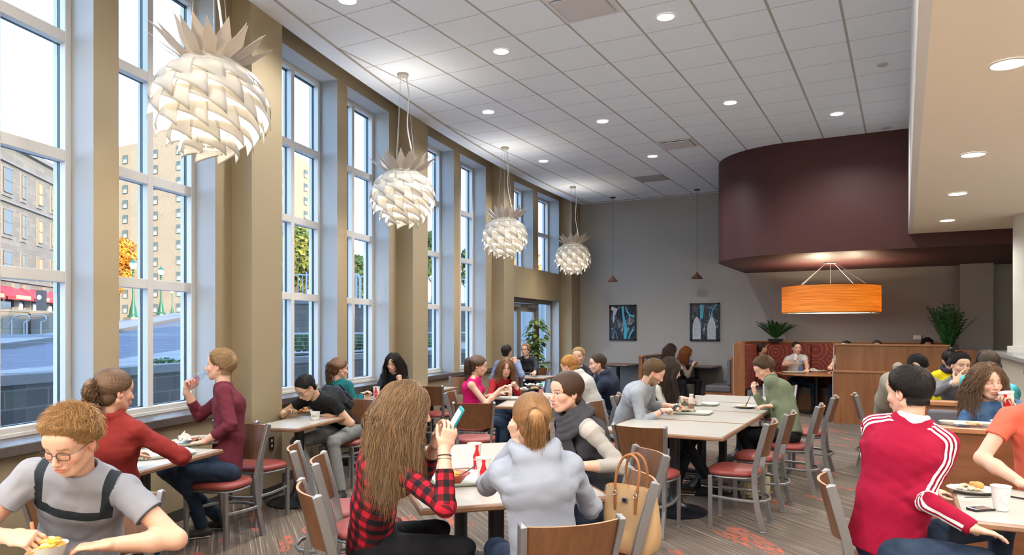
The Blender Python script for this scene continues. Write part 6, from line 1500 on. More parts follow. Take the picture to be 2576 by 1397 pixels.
PP[8] = person('girl with a light brown ponytail in a light grey-blue hoodie, back to the camera', (-1.40,2.90), cd(-.10,.99), A3(1338,1062,3.20), cd(-.15,.99), .22, .0, cloth('grey_hoodie', (.29,.32,.385)), 'long', JEAN, SK_FAIR,
  dict(s='pony', c=(.27,.135,.05), tie=(-.005,-.115,.035), tail=.25, tw=.034, out=(0,-.55,-.1), d=1.8), (hd(1303,1110,3.42,cd(-.35,0,.9),cd(.6,.4,0),'cup'), hd(1445,1195,3.55,cd(-.3,.9,0))), fem=True, seed=18, Y=3.0, hood='down', hints=(cd(-.7,-.15,-1.0), cd(.5,-.2,-1)), bulk=1.08, sh=.150)
PP[9] = person('dark-haired woman in a grey scarf and a white knit-sleeved top, seen in profile', (-1.60,4.24), cd(-.9,-.3), A3(1424,988,4.36), cd(-.86,-.50), .04, 0, cloth('knit_top', (.045,.047,.055), 'knitsleeve', c2=(.50,.47,.43)), 'three', JEAN, SK_FAIR,
  dict(s='pony', c=(.085,.045,.028), tie=(.02,-.10,-.045), tail=.24, tw=.03, out=(.1,-.5,-.3), d=1.7), (hd(1462,1172,4.10,cd(-.9,-.2,-.1)), hd(1395,1150,4.55)), fem=True, seed=19, Y=4.1, mouth=.004, hints=(cd(.9,-.3,-.8), None), lip=(.50,.13,.15), bulk=1.0, yoke=True)
PP[10] = person('woman with a dark ponytail in a bright pink sleeveless top', (-4.55,7.52), cd(.97,-.2), A3(1203,921,8.72), cd(.99,.05), .18, 0, cloth('pink_top', (.58,.012,.14)), 'none', JEAN, SK_FAIR,
  dict(s='pony', c=(.09,.05,.03), tie=(0,-.11,.06), tail=.27, d=1.7), (hd(1262,990,8.95), hd(1258,980,8.62,cd(.75,.1,.5),None,'pinch')), fem=True, seed=20, Y=7.5, eyes='down', hints=(None, cd(.2,-.4,-1)))
PP[11] = person('woman with glasses and long brown hair in a red shirt', (-4.84,8.50), cd(.55,-.8), A3(1272,927,9.60), cd(.12,-.99), .05, .05, cloth('red_tee', (.34,.018,.025)), 'long', JEAN, SK_FAIR,
  dict(s='long', c=(.24,.13,.06), len=.32, wave=.10, d=1.5, vol=False), (hd(1300,975,9.35,cd(-.4,-.2,.8),None,'fist'), hd(1262,985,9.2)), fem=True, seed=21, Y=8.0, glasses=(.02,.02,.025))
PP[12] = person('dark-haired man in a blue-grey shirt, back to the camera, by the climbing plant', (-5.98,11.22), cd(.25,.97), A3(1275,886,12.35), cd(.55,.83), .05, 0, cloth('blue_shirt', (.20,.25,.40)), 'long', JEAN, SK_MED,
  dict(s='fade', c=(.03,.022,.018)), (hd(1262,935,12.6), hd(1296,912,12.2,cd(-.1,.2,1),None,'fist')), seed=22, Y=10, glasses=(.02,.02,.02))
PP[13] = person('blond woman in glasses and a dark lettered sweatshirt beside the plant', (-6.42,12.80), (.1,-.99), A3(1322,881,13.9), cd(-.40,-.90), -.05, 0, cloth('dark_sweatshirt', (.035,.038,.045)), 'long', BLK, SK_FAIR,
  dict(s='pony', c=(.35,.20,.09), tie=(0,-.10,-.02), tail=.1), (hd(1345,945,13.3), hd(1306,922,13.3,cd(-.2,-.2,1),None,'fist')), fem=True, seed=23, Y=11, glasses=(.03,.02,.02), sh=.16)
PP[14] = person('ginger-haired man bent forward in a white hoodie', (-3.22,8.06), cd(-.95,.2), A3(1432,922,8.72), cd(-.78,.60), .42, 0, cloth('white_hoodie', (.50,.49,.46)), 'long', JEAN, SK_FAIR,
  dict(s='short', c=(.60,.30,.09), len=.04, lift=.004, d=1.6), (hd(1400,1005,8.6), hd(1395,1000,8.9)), seed=24, Y=7.5, hood='down', bulk=1.18)
PP[15] = person('blond bearded man facing the camera behind the two hooded men', (-4.12,9.64), cd(-.2,-.98), A3(1455,897,10.15), cd(-.32,-.95), .05, 0, cloth('dark_tee', (.03,.03,.04)), 'short', JEAN, SK_FAIR,
  dict(s='short', c=(.42,.27,.12), len=.04, lift=.004, d=1.6), (hd(1440,985,9.8), hd(1400,985,9.9)), seed=25, Y=8.5, beard=.35)
PP[16] = person('dark-haired man in a navy hoodie, face turned left', (-3.30,8.90), cd(-.95,.15), A3(1503,916,9.28), cd(-.93,-.05), .12, 0, cloth('navy_hoodie', (.022,.030,.055)), 'long', JEAN, SK_FAIR,
  dict(s='fade', c=(.075,.045,.03), th=.006, len=.02, d=1.6), (hd(1440,990,9.3), hd(1430,990,9.6)), seed=26, Y=8.0, hood='down', bulk=1.18, beard=.12)
PP[17] = person('bearded man in a pale grey sweater reading his phone over a tray', (-2.54,7.16), cd(.9,-.42), A3(1645,938,7.22), cd(.95,-.15), .50, 0, cloth('pale_grey_sweater', (.31,.34,.37)), 'three', BLK, SK_FAIR,
  dict(s='short', c=(.20,.125,.06), len=.045, lift=.006, th=.010, d=1.7), (hd(1690,1022,7.42,cd(.8,-.3,.2),cd(0,0,-1),'grip'), hd(1668,1033,7.08,cd(1,.1,.1),cd(0,.2,-1),'grip')), seed=27, Y=6.2, eyes='down', beard=.8, bulk=1.10, hints=(None, cd(-.2,-.3,-1)), knees=(gz(1740,7.3,.53), gz(1725,7.0,.53)), feet=(gz(1700,7.2,.09), gz(1780,6.95,.22)), shoe=mat('brown_shoe', (.05,.028,.018), .5))
PP[18] = person('woman with long straight dark hair in a cream sweater', (-2.58,7.98), cd(.9,-.42), A3(1688,930,8.02), cd(.95,-.2), .34, 0, cloth('cream_sweater', (.60,.56,.50)), 'long', BLK, SK_FAIR,
  dict(s='straight', c=(.055,.035,.025), len=.55, wave=.06, d=1.8, fwd=.15), (hd(1722,1003,8.3,cd(.8,-.2,0)), hd(1715,1005,7.95,cd(.9,-.1,.1),None,'pinch')), fem=True, seed=28, Y=6.8, eyes='down')
PP[19] = person('dark-haired woman bent over the far table under the right framed print', gx(1668,15.0), cd(.95,-.2), A3(1688,882,14.7), cd(.95,-.1), .5, 0, cloth('green_dark_top', (.03,.05,.045)), 'long', BLK, SK_FAIR,
  dict(s='long', c=(.045,.018,.014), len=.40, wave=.3), (hd(1706,925,14.6), hd(1700,925,14.3)), fem=True, seed=29, Y=12)
PP[20] = person('red-haired woman bent over the far table, farther of the two', gx(1708,15.7), cd(.95,-.2), A3(1727,888,15.3), cd(.9,-.2), .55, 0, cloth('beige_top', (.22,.17,.13)), 'long', BLK, SK_FAIR,
  dict(s='long', c=(.26,.075,.02), len=.36, wave=.4), (hd(1750,915,15.4), hd(1742,920,15.2)), fem=True, seed=30, Y=12)
PP[21] = person('man in an olive green shirt eating with a fork at the long table', (-1.06,7.90), cd(-.93,.35), A3(1922,928,7.72), cd(-.95,.02), .48, 0, cloth('olive_shirt', (.155,.185,.115)), 'long', BLK, SK_FAIR,
  dict(s='short', c=(.155,.095,.05), len=.05, lift=.008, th=.012, d=1.7), (hd(1938,1022,7.45,cd(-.9,.2,0)), hd(1900,990,7.95,cd(-.2,0,.6),cd(.6,.1,-.5),'pinch')), seed=31, Y=6.3, eyes='down', hood='collar', collar=.056, hints=(cd(.1,-.25,-1), cd(-.2,.4,-.9)), knees=(gz(1872,7.55,.53), gz(1885,7.8,.53)), feet=(gz(1905,7.6,.09), gz(1935,7.9,.09)), bulk=1.14)
PP[22] = person('man in a red top at the left end of the red booth, in profile', gx(1912,15.2), cd(.9,-.4), A3(1917,877,14.9), cd(.97,.1), 0, 0, cloth('red_top', (.28,.010,.022)), 'long', BLK, SK_MED, dict(s='fade', c=(.05,.03,.02)), (hd(1945,935,14.8), hd(1930,940,14.6)), seed=32, Y=12)
PP[23] = person('man in a white T-shirt drinking from a cup in the red booth', gx(2004,14.75), cd(0,-1), A3(2004,876,14.6), cd(-.02,-1), .05, 0, cloth('white_tee', (.55,.54,.53)), 'short', JEAN, SK_FAIR, dict(s='fade', c=(.04,.028,.02)), (hd(2030,930,14.2), hd(2000,912,14.25,cd(.1,0,1),None,'grip')), seed=33, Y=12, hints=(None, cd(-1,-.1,-.5)))
PP[24] = person('person in a white T-shirt mostly hidden by the cherry partition', gx(2128,14.2), cd(-.6,-.8), A3(2128,874,14.1), cd(-.9,-.3), 0, 0, cloth('white_tee', (.55,.54,.53)), 'short', JEAN, SK_FAIR, dict(s='fade', c=(.03,.02,.02)), (hd(2100,935,14.0), hd(2088,925,13.9)), seed=34, Y=13)
PP[25] = person('brown-haired person whose head top shows over the middle of the partition', gx(2206,14.3), cd(0,-1), A3(2206,873,14.1), cd(-.3,-1), .1, 0, cloth('dark_tee', (.03,.03,.04)), 'short', JEAN, SK_FAIR, dict(s='fade', c=(.14,.09,.06)), seed=35, Y=13)
PP[26] = person('curly dark-haired person whose head shows over the right end of the partition', gx(2333,13.8), cd(0,-1), A3(2333,870,13.5), cd(-.3,-1), .1, 0, cloth('dark_tee', (.03,.03,.04)), 'short', JEAN, SK_TAN, dict(s='short', c=(.02,.013,.01), len=.07, lift=.02, mess=.8), seed=36, Y=12)
PP[27] = person('person in a beige sweater bent forward with both hands on dark hair', gx(2232,9.0), cd(.95,.1), A3(2304,922,8.45), cd(.93,-.1), .95, 0, cloth('beige_sweater', (.27,.24,.19)), 'long', JEAN, SK_MED,
  dict(s='short', c=(.012,.010,.010), len=.05, lift=.012, mess=.5, d=1.6), (hd(2328,945,8.62,cd(-.5,0,.8),cd(-.6,-.2,-.5),'spread'), hd(2322,940,8.25,cd(-.55,0,.85),cd(-.5,.6,-.3),'spread')), seed=37, Y=7.2, hints=(cd(1,0,-.4), cd(1,-.2,-.5)), bend=.10)
PP[28] = person('woman with a dark hair bun and a yellow top, back to the camera', gx(2366,9.6), cd(.1,1), A3(2388,905,9.3), cd(.15,.98), 0, 0, cloth('yellow_top', (.72,.60,.015)), 'long', BLK, SK_MED, dict(s='bun', c=(.012,.010,.012), tie=(0,-.05,.115), d=1.5), seed=38, Y=8, fem=True, bulk=1.1)
PP[29] = person('black-haired man in a grey sweater pointing with his hand before his face', gx(2420,7.75), cd(-.2,-.98), A3(2416,920,7.42), cd(-.1,-1), .08, .05, cloth('grey_sweater', (.15,.15,.16)), 'long', BLK, SK_ASN,
  dict(s='short', c=(.014,.011,.010), len=.05, lift=.012, d=1.6), (hd(2448,985,7.3), hd(2405,962,7.12,cd(.6,.0,.55),cd(.3,.6,0),'point')), seed=39, Y=6.5, hints=(None, cd(-1,-.2,-.6)))
PP[30] = person('person in a cyan T-shirt wearing black headphones, back to the camera', (.62,7.08), cd(.05,1), A3(2483,918,6.45), cd(.1,1), .05, 0, cloth('cyan_tee', (.10,.46,.53)), 'short', JEAN, SK_FAIR, dict(s='fade', c=(.10,.07,.05), th=.005, d=1.5), (hd(2440,990,6.9), hd(2540,990,6.9)), seed=40, Y=6, bulk=1.12)
PP[31] = person('long-haired girl in a denim jacket drinking from a red and white cup', (.66,6.02), cd(-.15,-.98), A3(2486,962,5.02), cd(-.12,-.99), .02, -.05, cloth('denim_jacket', (.035,.085,.19), 'denim', c2=(.10,.20,.36)), 'long', JEAN, SK_FAIR,
  dict(s='long', c=(.17,.10,.055), len=.40, wave=.35, d=1.8, front=.95), (hd(2548,1022,4.86,cd(-.45,-.05,.75),cd(-.8,.2,-.3),'grip'), hd(2425,1100,4.8)), fem=True, seed=41, Y=4.8, eyes='closed', hints=(cd(1,-.1,-.6), None), collar=.066, bulk=1.05)
PP[32] = person('dark-haired man in a red track jacket with three white sleeve stripes, back to the camera', (-.07,4.08), cd(.95,.1), A3(2284,988,3.60), cd(-.42,.91), .10, 0, cloth('red_track_jacket', (.30,.005,.032)), 'long', JEAN, SK_FAIR,
  dict(s='short', c=(.022,.017,.014), len=.045, lift=.005, th=.010, d=2.0), (hd(2368,1280,3.85,cd(.8,.3,0)), hd(2452,1332,3.27,cd(.95,.05,-.22),cd(0,0,-1),'spread')), seed=42, keep=True, Y=3.0, twist=.85, soff=.9, yoke=True, hints=(None, cd(-.25,-.45,-1)), bulk=1.12, sh=.150, legs=True, knees=(gz(2520,3.95,.56), gz(2470,3.35,.56)))
PP[33] = person('person in a coral T-shirt leaning on an elbow at the right edge', gx(2645,4.16), cd(-.4,-.9), A3(2628,960,4.02), cd(-.5,-.85), .3, 0, cloth('coral_tee', (.66,.14,.085)), 'short', JEAN, SK_FAIR, dict(s='short', c=(.1,.06,.04)), (hd(2660,1226,3.9), hd(2574,1218,3.92,cd(1,0,0),cd(0,0,-1))), seed=43, Y=3.8, hints=(None, cd(-.75,-.05,-1)), legs=False)
PP[34] = person('person in a light grey top, only an arm showing at the bottom right corner', (1.02,3.28), (0,1), A3(2800,1120,2.75), (0,1), .1, 0, cloth('light_grey_top', (.34,.37,.42)), 'long', JEAN, SK_FAIR, dict(s='short', c=(.1,.06,.04)), (dict(p=np.array([.85,3.72,.80])), None), seed=44, Y=3.4, legs=False, hints=(cd(-1,-.2,-.5), None))
for v in PEOPLE: print(v)
# ------------------------------------------------------------------ things on the tables
M_china = mat('white_china', (.62,.60,.56), .25); M_tray = mat('cream_tray', (.50,.52,.46), .35); M_paper = mat('white_paper', (.70,.68,.64), .8); M_cupw = mat('cup_white', (.74,.73,.71), .5)
M_blkpl = mat('black_plastic', (.012,.012,.014), .35); M_red2 = mat('cola_red', (.62,.012,.018), .45); M_wtxt = mat('print_white', (.8,.8,.8), .5)
def lay(o, px, py, z, rz=0): 
    v = pz(px, py, z); o.location = (v.x, v.y, z); o.rotation_euler = (0,0,rz); return o
def plate(px, py, r, label, z=.762, oval=1.0, rz=0, mt=None):
    m = MB(); m.lathe([(.0001,.004),(r*.62,.004),(r*.74,.012),(r,.022),(r*1.0,.025),(r*.72,.018),(r*.60,.009),(.0001,.008)], n=40, ay=oval); o = m.build('plate', mt or M_china, smooth=50)
    tag(lay(o, px, py, z, rz), label, 'plate'); return o
def tray(px, py, L_, W_, label, z=.762, rz=0):
    root = empty('tray', (0,0,0), label=label, cat='tray'); m = MB()
    def ring(k, zz, n=6):
        vs = []; x, y = L_/2*k, W_/2*k; r = .06
        for cx_, cy_, a0 in ((x-r,y-r,0),(-x+r,y-r,90),(-x+r,-y+r,180),(x-r,-y+r,270)):
            for i in range(n+1): a = math.radians(a0+90*i/n); vs.append((cx_+r*math.cos(a), cy_+r*math.sin(a), zz))
        return vs
    R = [ring(.93,.002), ring(1.0,.018), ring(1.0,.022), ring(.985,.020), ring(.915,.007)]; n = len(R[0]); m.v = [tuple(v) for r_ in R for v in r_]
    for j in range(4):
        for i in range(n): m.f.append((j*n+i, j*n+(i+1) % n, (j+1)*n+(i+1) % n, (j+1)*n+i)); m.m.append(0)
    m.f += [tuple(range(n))[::-1], tuple(4*n+i for i in range(n))]; m.m += [0, 0]
    m.build('tray_body', M_tray, root, smooth=50); lay(root, px, py, z, rz); return root
def lumps(name, px, py, z, r, h, cols, n, seed, label, cat='food', size=.012, long=1.0):
    rnd = random.Random(seed); m = MB(); mats = [mat('food_%.2f_%.2f_%.2f' % c, c, .55) for c in cols]
    for k in range(n):
        a = rnd.random()*6.28; q = r*rnd.random()**.6; zc = h*(1-(q/r)**2)*rnd.uniform(.3,1)+size*.4; s = size*rnd.uniform(.6,1.4); st = len(m.v)
        m.cur = rnd.randrange(len(mats)); m.lathe([(.0001,-s*.6),(s*.75,-s*.35),(s,.05*s),(s*.7,s*.5),(.0001,s*.65)], (0,0,0), 8, ax=long)
        m.xf(Matrix.Translation((q*math.cos(a), q*math.sin(a), zc)) @ Matrix.Rotation(rnd.random()*6.28, 4, 'Z') @ Matrix.Rotation(rnd.uniform(-.6,.6), 4, 'X'), st)
    o = m.build(name, mats, smooth=60); tag(lay(o, px, py, z), label, cat); return o
def napkin(px, py, z, r, seed, label, name='paper_napkin', h=.05):
    rnd = random.Random(seed); m = MB(); n = 9; vs = []
    for j in range(n):
        for i in range(n):
            x = (i/(n-1)-.5)*2*r; y = (j/(n-1)-.5)*2*r; d = max(abs(x), abs(y))/r; vs.append((x*(1-.25*rnd.random())+rnd.uniform(-.01,.01), y*(1-.25*rnd.random()), max(.002, h*(1-d*.75)*rnd.random()+.003)))
    m.add(vs, [(j*n+i, j*n+i+1, (j+1)*n+i+1, (j+1)*n+i) for j in range(n-1) for i in range(n-1)]); o = m.build(name, M_paper); sd = o.modifiers.new('s','SOLIDIFY'); sd.thickness = .001
    tag(lay(o, px, py, z, rnd.random()), label, 'napkin'); return o
def on_cup(r0, r1, h, pts, thick=.0006):   # flat (x, z) outline mapped on to the cone of a cup
    out = []
    for x, z in pts:
        r = r0+(r1-r0)*z/h+thick; a = x/r-PI/2; out.append((r*math.cos(a), r*math.sin(a), z))
    return out
def cola_cup(loc, label, h=.175, r0=.029, r1=.044, rz=0, tilt=None, lid=False, black=False, group=None):
    root = empty('drink_cup', loc, rz, label, 'cup', group); m = MB(); m.lathe([(.0001,.004),(r0*.94,.004),(r0,.0),(r1,h),(r1+.0025,h),(r1+.0025,h-.005),(r1-.001,h-.006),(r0,.01),(.0001,.008)], n=40); m.build('cup_body', M_cupw, root, smooth=50)
    prof = [(.0,.020),(.045,.022),(.10,.021),(.18,.0165),(.28,.0155),(.36,.0175),(.48,.0200),(.58,.0185),(.68,.0130),(.78,.0085),(.88,.0070),(.93,.0085),(1.0,.0082)]
    for a0, mt in ((0, M_red2), (PI*.72, M_blkpl if black else M_red2)):
        m = MB(); vs = []
        for t, w_ in prof:
            for k in range(5): vs += on_cup(r0, r1, h, [(w_*1.35*(k/2-1)*(.9+.35*(1-t)*0), h*(.04+.92*t))])
        m.add(vs, [(j*5+k, j*5+k+1, (j+1)*5+k+1, (j+1)*5+k) for j in range(len(prof)-1) for k in range(4)]); m.xf(Matrix.Rotation(a0, 4, 'Z')); m.build('bottle_silhouette', mt, root, smooth=True)
    tv, tf = text_mesh('Coca-Cola', .0175, .35, bold=.0004); m = MB(); m.add(on_cup(r0, r1, h, [(v[0]*.82, v[1]+h*.42) for v in tv], .0013), tf); m.build('lettering', M_wtxt, root)
    if tilt is not None: root.rotation_euler = tilt
    return root
def paper_cup(loc, label, h=.11, r0=.028, r1=.042, txt=None, swirl=False, name='paper_cup'):
    root = empty(name, loc, 0, label, 'cup'); m = MB(); m.lathe([(.0001,.004),(r0*.94,.004),(r0,0),(r1,h),(r1+.002,h),(r1+.002,h-.004),(r1-.001,h-.005),(r0,.01),(.0001,.008)], n=36); m.build('cup_body', M_cupw, root, smooth=50)
    if txt:
        tv, tf = text_mesh(txt, h*.24, 0, bold=.0002); m = MB(); m.add(on_cup(r0, r1, h, [(v[0], v[1]+h*.5) for v in tv]), tf); o = m.build('lettering', M_blkpl, root); o.rotation_euler = (0,0,TH+.1)
    if swirl:
        M_t = mat('taupe_print', (.35,.31,.26), .6)
        def line(pts, w_):
            m = MB(); vs = []
            for i, p in enumerate(pts):
                a = Vector(pts[max(i-1,0)]); b = Vector(pts[min(i+1,len(pts)-1)]); d = (b-a).normalized(); q = Vector((-d.y,d.x))*w_; vs += on_cup(r0, r1, h, [(p[0]+q.x,p[1]+q.y),(p[0]-q.x,p[1]-q.y)])
            m.add(vs, [(2*i,2*i+1,2*i+3,2*i+2) for i in range(len(pts)-1)]); o = m.build('swirl_print', M_t, root); o.rotation_euler = (0,0,TH)
        line([(.024*math.exp(-.28*a)*math.cos(a)*.7, h*.70+.020*math.exp(-.28*a)*math.sin(a)*.7) for a in [k*.35 for k in range(26)]], .0006)
        line([(-.03+.002*k, h*.36+.010*math.sin(k*.28)) for k in range(31)], .0006); line([(-.03+.002*k, h*.30+.012*math.sin(k*.22+1)) for k in range(31)], .0005)
        for k in range(5): m = MB(); m.add(on_cup(r0, r1, h, [(-.027+.0025*k-.001, h*(.50+.035*k)-.002),(-.027+.0025*k+.0018, h*(.50+.035*k)-.001),(-.027+.0025*k+.001, h*(.50+.035*k)+.002)]), [(0,1,2)]); o = m.build('dot_print', M_t, root); o.rotation_euler = (0,0,TH)
    return root
M_clear = glass_mat('clear_plastic', tint=(.93,.95,.97))
def bottle(loc, label, body, cap, h=.2, r=.031, liquid=None, lab=None, glassy=False, squat=False):
    root = empty('drink_bottle', loc, 0, label, 'bottle'); nk = .013 if not squat else .018
    prof = [(.0001,.003),(r*.8,.0),(r,.008),(r,h*.55),(r*.93,h*.62),(r*.98,h*.70),(nk*1.3,h*.88),(nk,h*.91),(nk,h*.94),(.0001,h*.945)] if not squat else [(.0001,.003),(r*.85,0),(r,.008),(r,h*.66),(r*.96,h*.72),(nk*1.15,h*.84),(nk,h*.86),(nk,h*.9),(.0001,h*.905)]
    m = MB(); m.lathe(prof, n=28); m.build('bottle_body', body, root, smooth=45)
    if liquid: m = MB(); m.lathe([(.0001,.006),(r*.94,.009),(r*.94,h*.50),(.0001,h*.505)], n=24); m.build('drink', liquid, root, smooth=45)
    m = MB(); m.lathe([(nk*1.25,h*.90),(nk*1.25,h*.985),(nk*1.1,h),(.0001,h)], n=20); m.build('bottle_cap', cap, root, smooth=45)
    if lab: m = MB(); m.lathe([(r+.0006,h*.18),(r+.0006,h*.46)], n=28); m.build('bottle_label', lab, root, smooth=True)
    return root
def P3(px, py, z): v = pz(px, py, z); return (v.x, v.y, z)
def bar_thing(name, a, b, w_, h_, mt, label, cat):
    m = MB(); a, b = Vector(a), Vector(b); m.bar(b-a, (0,0,0), w_, h_) if False else m.bar((0,0,0), b-a, w_, h_); o = m.build(name, mt, bevel=min(w_, h_)*.2); o.location = a; tag(o, label, cat); return o
def phone(loc, rz, label, case, tilt=(0,0), bezel=True):
    root = empty('smartphone', loc, rz, label, 'phone'); m = MB(); m.rbox(-.031,.031,-.060,.060,0,.010,.010); m.build('case', case, root, bevel=.002)
    m = MB(); m.rbox(-.027,.027,-.044,.044,.0100,.0106,.003); m.build('screen', mat('phone_screen', (.03,.035,.05), .08, emit=(.5,.6,.8), estr=.0 if bezel else .6) if bezel else mat('phone_screen_lit', (.3,.4,.5), .1, emit=(.6,.75,.9), estr=.8), root)
    if bezel: m = MB(); m.rbox(-.0285,.0285,-.0565,.0565,.0098,.0102,.008); m.build('bezel', M_wtxt, root)
    return root
ZT = .762
# left table with two trays
tray(488,1116,.46,.34,'cream tray at the table corner beside the maroon sweater man',rz=1.2); plate(505,1108,.115,'white plate with leftovers on the tray by the maroon sweater man',z=ZT+.010); lumps('leftover_food',500,1107,ZT+.025,.075,.012,[(.45,.20,.08),(.55,.45,.30),(.30,.07,.03)],46,1,'saucy leftovers on the plate by the maroon sweater man',size=.010); napkin(466,1108,ZT+.03,.055,2,'crumpled white napkin leaning on the left plate',h=.09); napkin(440,1118,ZT+.02,.05,3,'crumpled napkin left of the plate of leftovers',h=.05)
tray(408,1146,.40,.30,'cream tray in front of the woman in the red sweater',rz=1.2)
a = P3(455,1110,ZT+.03); bar_thing('fork', a, (a[0]-.13,a[1]-.05,a[2]+.015), .012,.003, M_blkpl, 'black plastic fork lying on the plate of leftovers', 'cutlery')
# bottle in the hand of the blond man
p3 = PP[3]; hb = Vector(p3['W'][1]+p3['HD'][1][0]*.075+p3['HD'][1][1]*.030); mth = Vector(p3['H']+p3['M'] @ np.array([0,.115,-.062])); dv = (mth-hb).normalized()
b_ = bottle((0,0,0),'clear bottle of pink drink tipped to the mouth of the maroon sweater man', M_clear, M_clear, .22, .031, glass_mat('pink_drink', tint=(1.0,.80,.82)), None); b_.location = mth-dv*.215; b_.rotation_euler = dv.to_track_quat('Z','Y').to_euler()
# pasta table
plate(752,1040,.135,'white plate heaped with pasta in front of the man in the black T-shirt'); lumps('pasta',752,1036,ZT+.016,.10,.055,[(.55,.22,.05),(.62,.33,.10),(.40,.10,.03),(.60,.42,.20)],150,4,'heap of orange pasta on the plate by the third window',size=.011,long=2.2)
paper_cup(P3(793,1056,ZT),'small white paper cup lettered MAINE on the pasta table',.075,.036,.046,'MAINE')
a = P3(815,1053,ZT+.002); bar_thing('orange_wrapper', a, P3(862,1046,ZT+.002), .022,.002, mat('orange_paper', (.75,.16,.06), .6), 'orange paper strip on the pasta table', 'wrapper')
p4 = PP[4]; hw = Vector(p4['W'][1]+p4['HD'][1][0]*.085+p4['HD'][1][1]*.03); tip = Vector(P3(745,1034,ZT+.05))
for k, s in ((-1,'nearer'),(1,'farther')):
    e = (hw-tip).normalized(); bar_thing('chopstick', tip+Vector((.008*k,0,.0)), hw+e*.07+Vector((.012*k,0,.006*k)), .005,.005, mat('chopstick_wood', (.70,.60,.45), .5), 'pale chopstick in the hand of the pasta eater, the %s of the pair' % s, 'chopstick')
# teal woman's table
cola_cup(P3(947,1003,ZT),'red and white drink cup between the teal woman and the black-haired woman',.15,rz=.5); plate(912,1000,.09,'small white plate in front of the woman in teal'); lumps('sandwich',914,998,ZT+.015,.05,.03,[(.45,.12,.08),(.55,.35,.18)],20,5,'small reddish snack on the plate of the woman in teal',size=.014)
root = empty('potted_sprout', P3(905,985,ZT), label='small green sprouting plant on the table behind the woman in teal', cat='plant'); m = MB(); m.lathe([(.0001,0),(.03,0),(.04,.06),(.0001,.055)], n=16); m.build('pot', mat('tan_pot',(.35,.22,.1),.6), root)
m = MB(); rnd = random.Random(8)
for k in range(22): a = rnd.random()*6.28; q = .045*rnd.random(); m.add([(0,0,.05),(q*math.cos(a)+.012,q*math.sin(a),.09),(q*1.5*math.cos(a),q*1.5*math.sin(a),.12+.03*rnd.random()),(q*math.cos(a)-.012,q*math.sin(a),.09)],[(0,1,2,3)])
m.build('leaves', M_shr, root)
# centre table
tray(1185,1208,.46,.36,'cream tray holding the red-orange bowl in the centre foreground',rz=.77)
root = empty('food_bowl', P3(1142,1217,ZT+.012), label='red-orange bowl with a yellow piece of bread, on the centre tray', cat='bowl'); m = MB(); m.lathe([(.0001,.0),(.036,.0),(.040,.008),(.052,.020),(.078,.050),(.092,.056),(.092,.059),(.076,.055),(.048,.026),(.0001,.018)], n=40); m.build('bowl', mat('terracotta_glaze', (.46,.085,.035), .3), root, smooth=50)
o = lumps('cornbread',1143,1192,ZT+.055,.025,.028,[(.68,.36,.07),(.72,.42,.10)],16,6,'yellow-orange piece of bread in the red-orange bowl',size=.022); v = P3(1142,1217,ZT+.012); o.location = (v[0], v[1], ZT+.040)
a = Vector((v[0],v[1],ZT+.045)); bar_thing('spoon', a+Vector((.03,.01,.01)), a+Vector(toworld(.13,.05,.065)), .008,.004, M_blkpl, 'black plastic spoon standing in the red-orange bowl', 'cutlery')
cola_cup(P3(1194,1182,ZT),'white cola cup with a black bottle silhouette, the farther of two on the centre table',.165,rz=.9,black=True,group='cola cups on the centre table'); cola_cup(P3(1217,1226,ZT),'white cola cup with a red bottle silhouette, the nearer of two on the centre table',.165,rz=.52,group='cola cups on the centre table')
p7 = PP[7]; ph = phone((0,0,0),0,'smartphone in a teal and white case held by the plaid shirt girl', mat('teal_case', (.02,.30,.36), .4), bezel=False); c_ = (p7['W'][0]+p7['W'][1])/2+cd(.075,.01,.115); ph.location = c_; ph.rotation_euler = Euler((1.1, .25, TH-1.25)); ph.scale = (1,1,1)
for k, (i_, t_, s) in enumerate(((1,.86,'dark hair band'),(1,.80,'thin silver bracelet'))):
    q = p7['E'][i_]+(p7['W'][i_]-p7['E'][i_])*t_; d = Vector(p7['W'][i_]-p7['E'][i_]).normalized(); a_ = d.orthogonal().normalized(); b2 = d.cross(a_); m = MB(); m.tube([(a_*math.cos(j*PI/8)+b2*math.sin(j*PI/8))*.030 for j in range(17)], .0022, 6, caps=False); o = m.build('wristband', M_blkpl if k == 0 else M_steel, smooth=True); o.location = q; tag(o, s+' on the wrist of the plaid shirt girl', 'bracelet')
# food in the hand of the hoodie girl
p8 = PP[8]; q = p8['W'][0]+p8['HD'][0][0]*.10+p8['HD'][0][1]*.035; m = MB(); m.lathe([(.0001,-.03),(.018,-.02),(.02,.02),(.0001,.03)], n=12); o = m.build('orange_snack', mat('snack_orange', (.80,.32,.05), .5), smooth=True, loc=q); tag(o, 'orange snack in the raised hand of the hoodie girl', 'food')
# group table
def basket(px, py, label, seed, s=1.0):
    root = empty('food_basket', P3(px, py, ZT), label=label, cat='basket'); m = MB(); m.lathe([(.0001,.002),(.09*s,.002),(.12*s,.045),(.125*s,.045),(.095*s,0)], n=32, ay=.72); m.build('basket', mat('grey_basket', (.10,.115,.11), .5), root, smooth=50)
    rnd = random.Random(seed); m = MB(); n = 28; vs = [(0,0,.02)]
    for k in range(n): a = 2*PI*k/n; r_ = (.155 if k % 4 < 2 else .12)*s*rnd.uniform(.9,1.1); vs.append((r_*.7*math.cos(a), r_*.5*math.sin(a), .035)); 
    for k in range(n): a = 2*PI*k/n; r_ = (.165 if k % 5 < 2 else .12)*s*rnd.uniform(.9,1.1); vs.append((r_*math.cos(a), r_*.75*math.sin(a), .055+.035*rnd.random()))
    m.add(vs, [(0,1+k,1+(k+1) % n) for k in range(n)]+[(1+k,1+(k+1) % n,1+n+(k+1) % n,1+n+k) for k in range(n)][::-1]); m.build('paper_liner', M_paper, root); return root
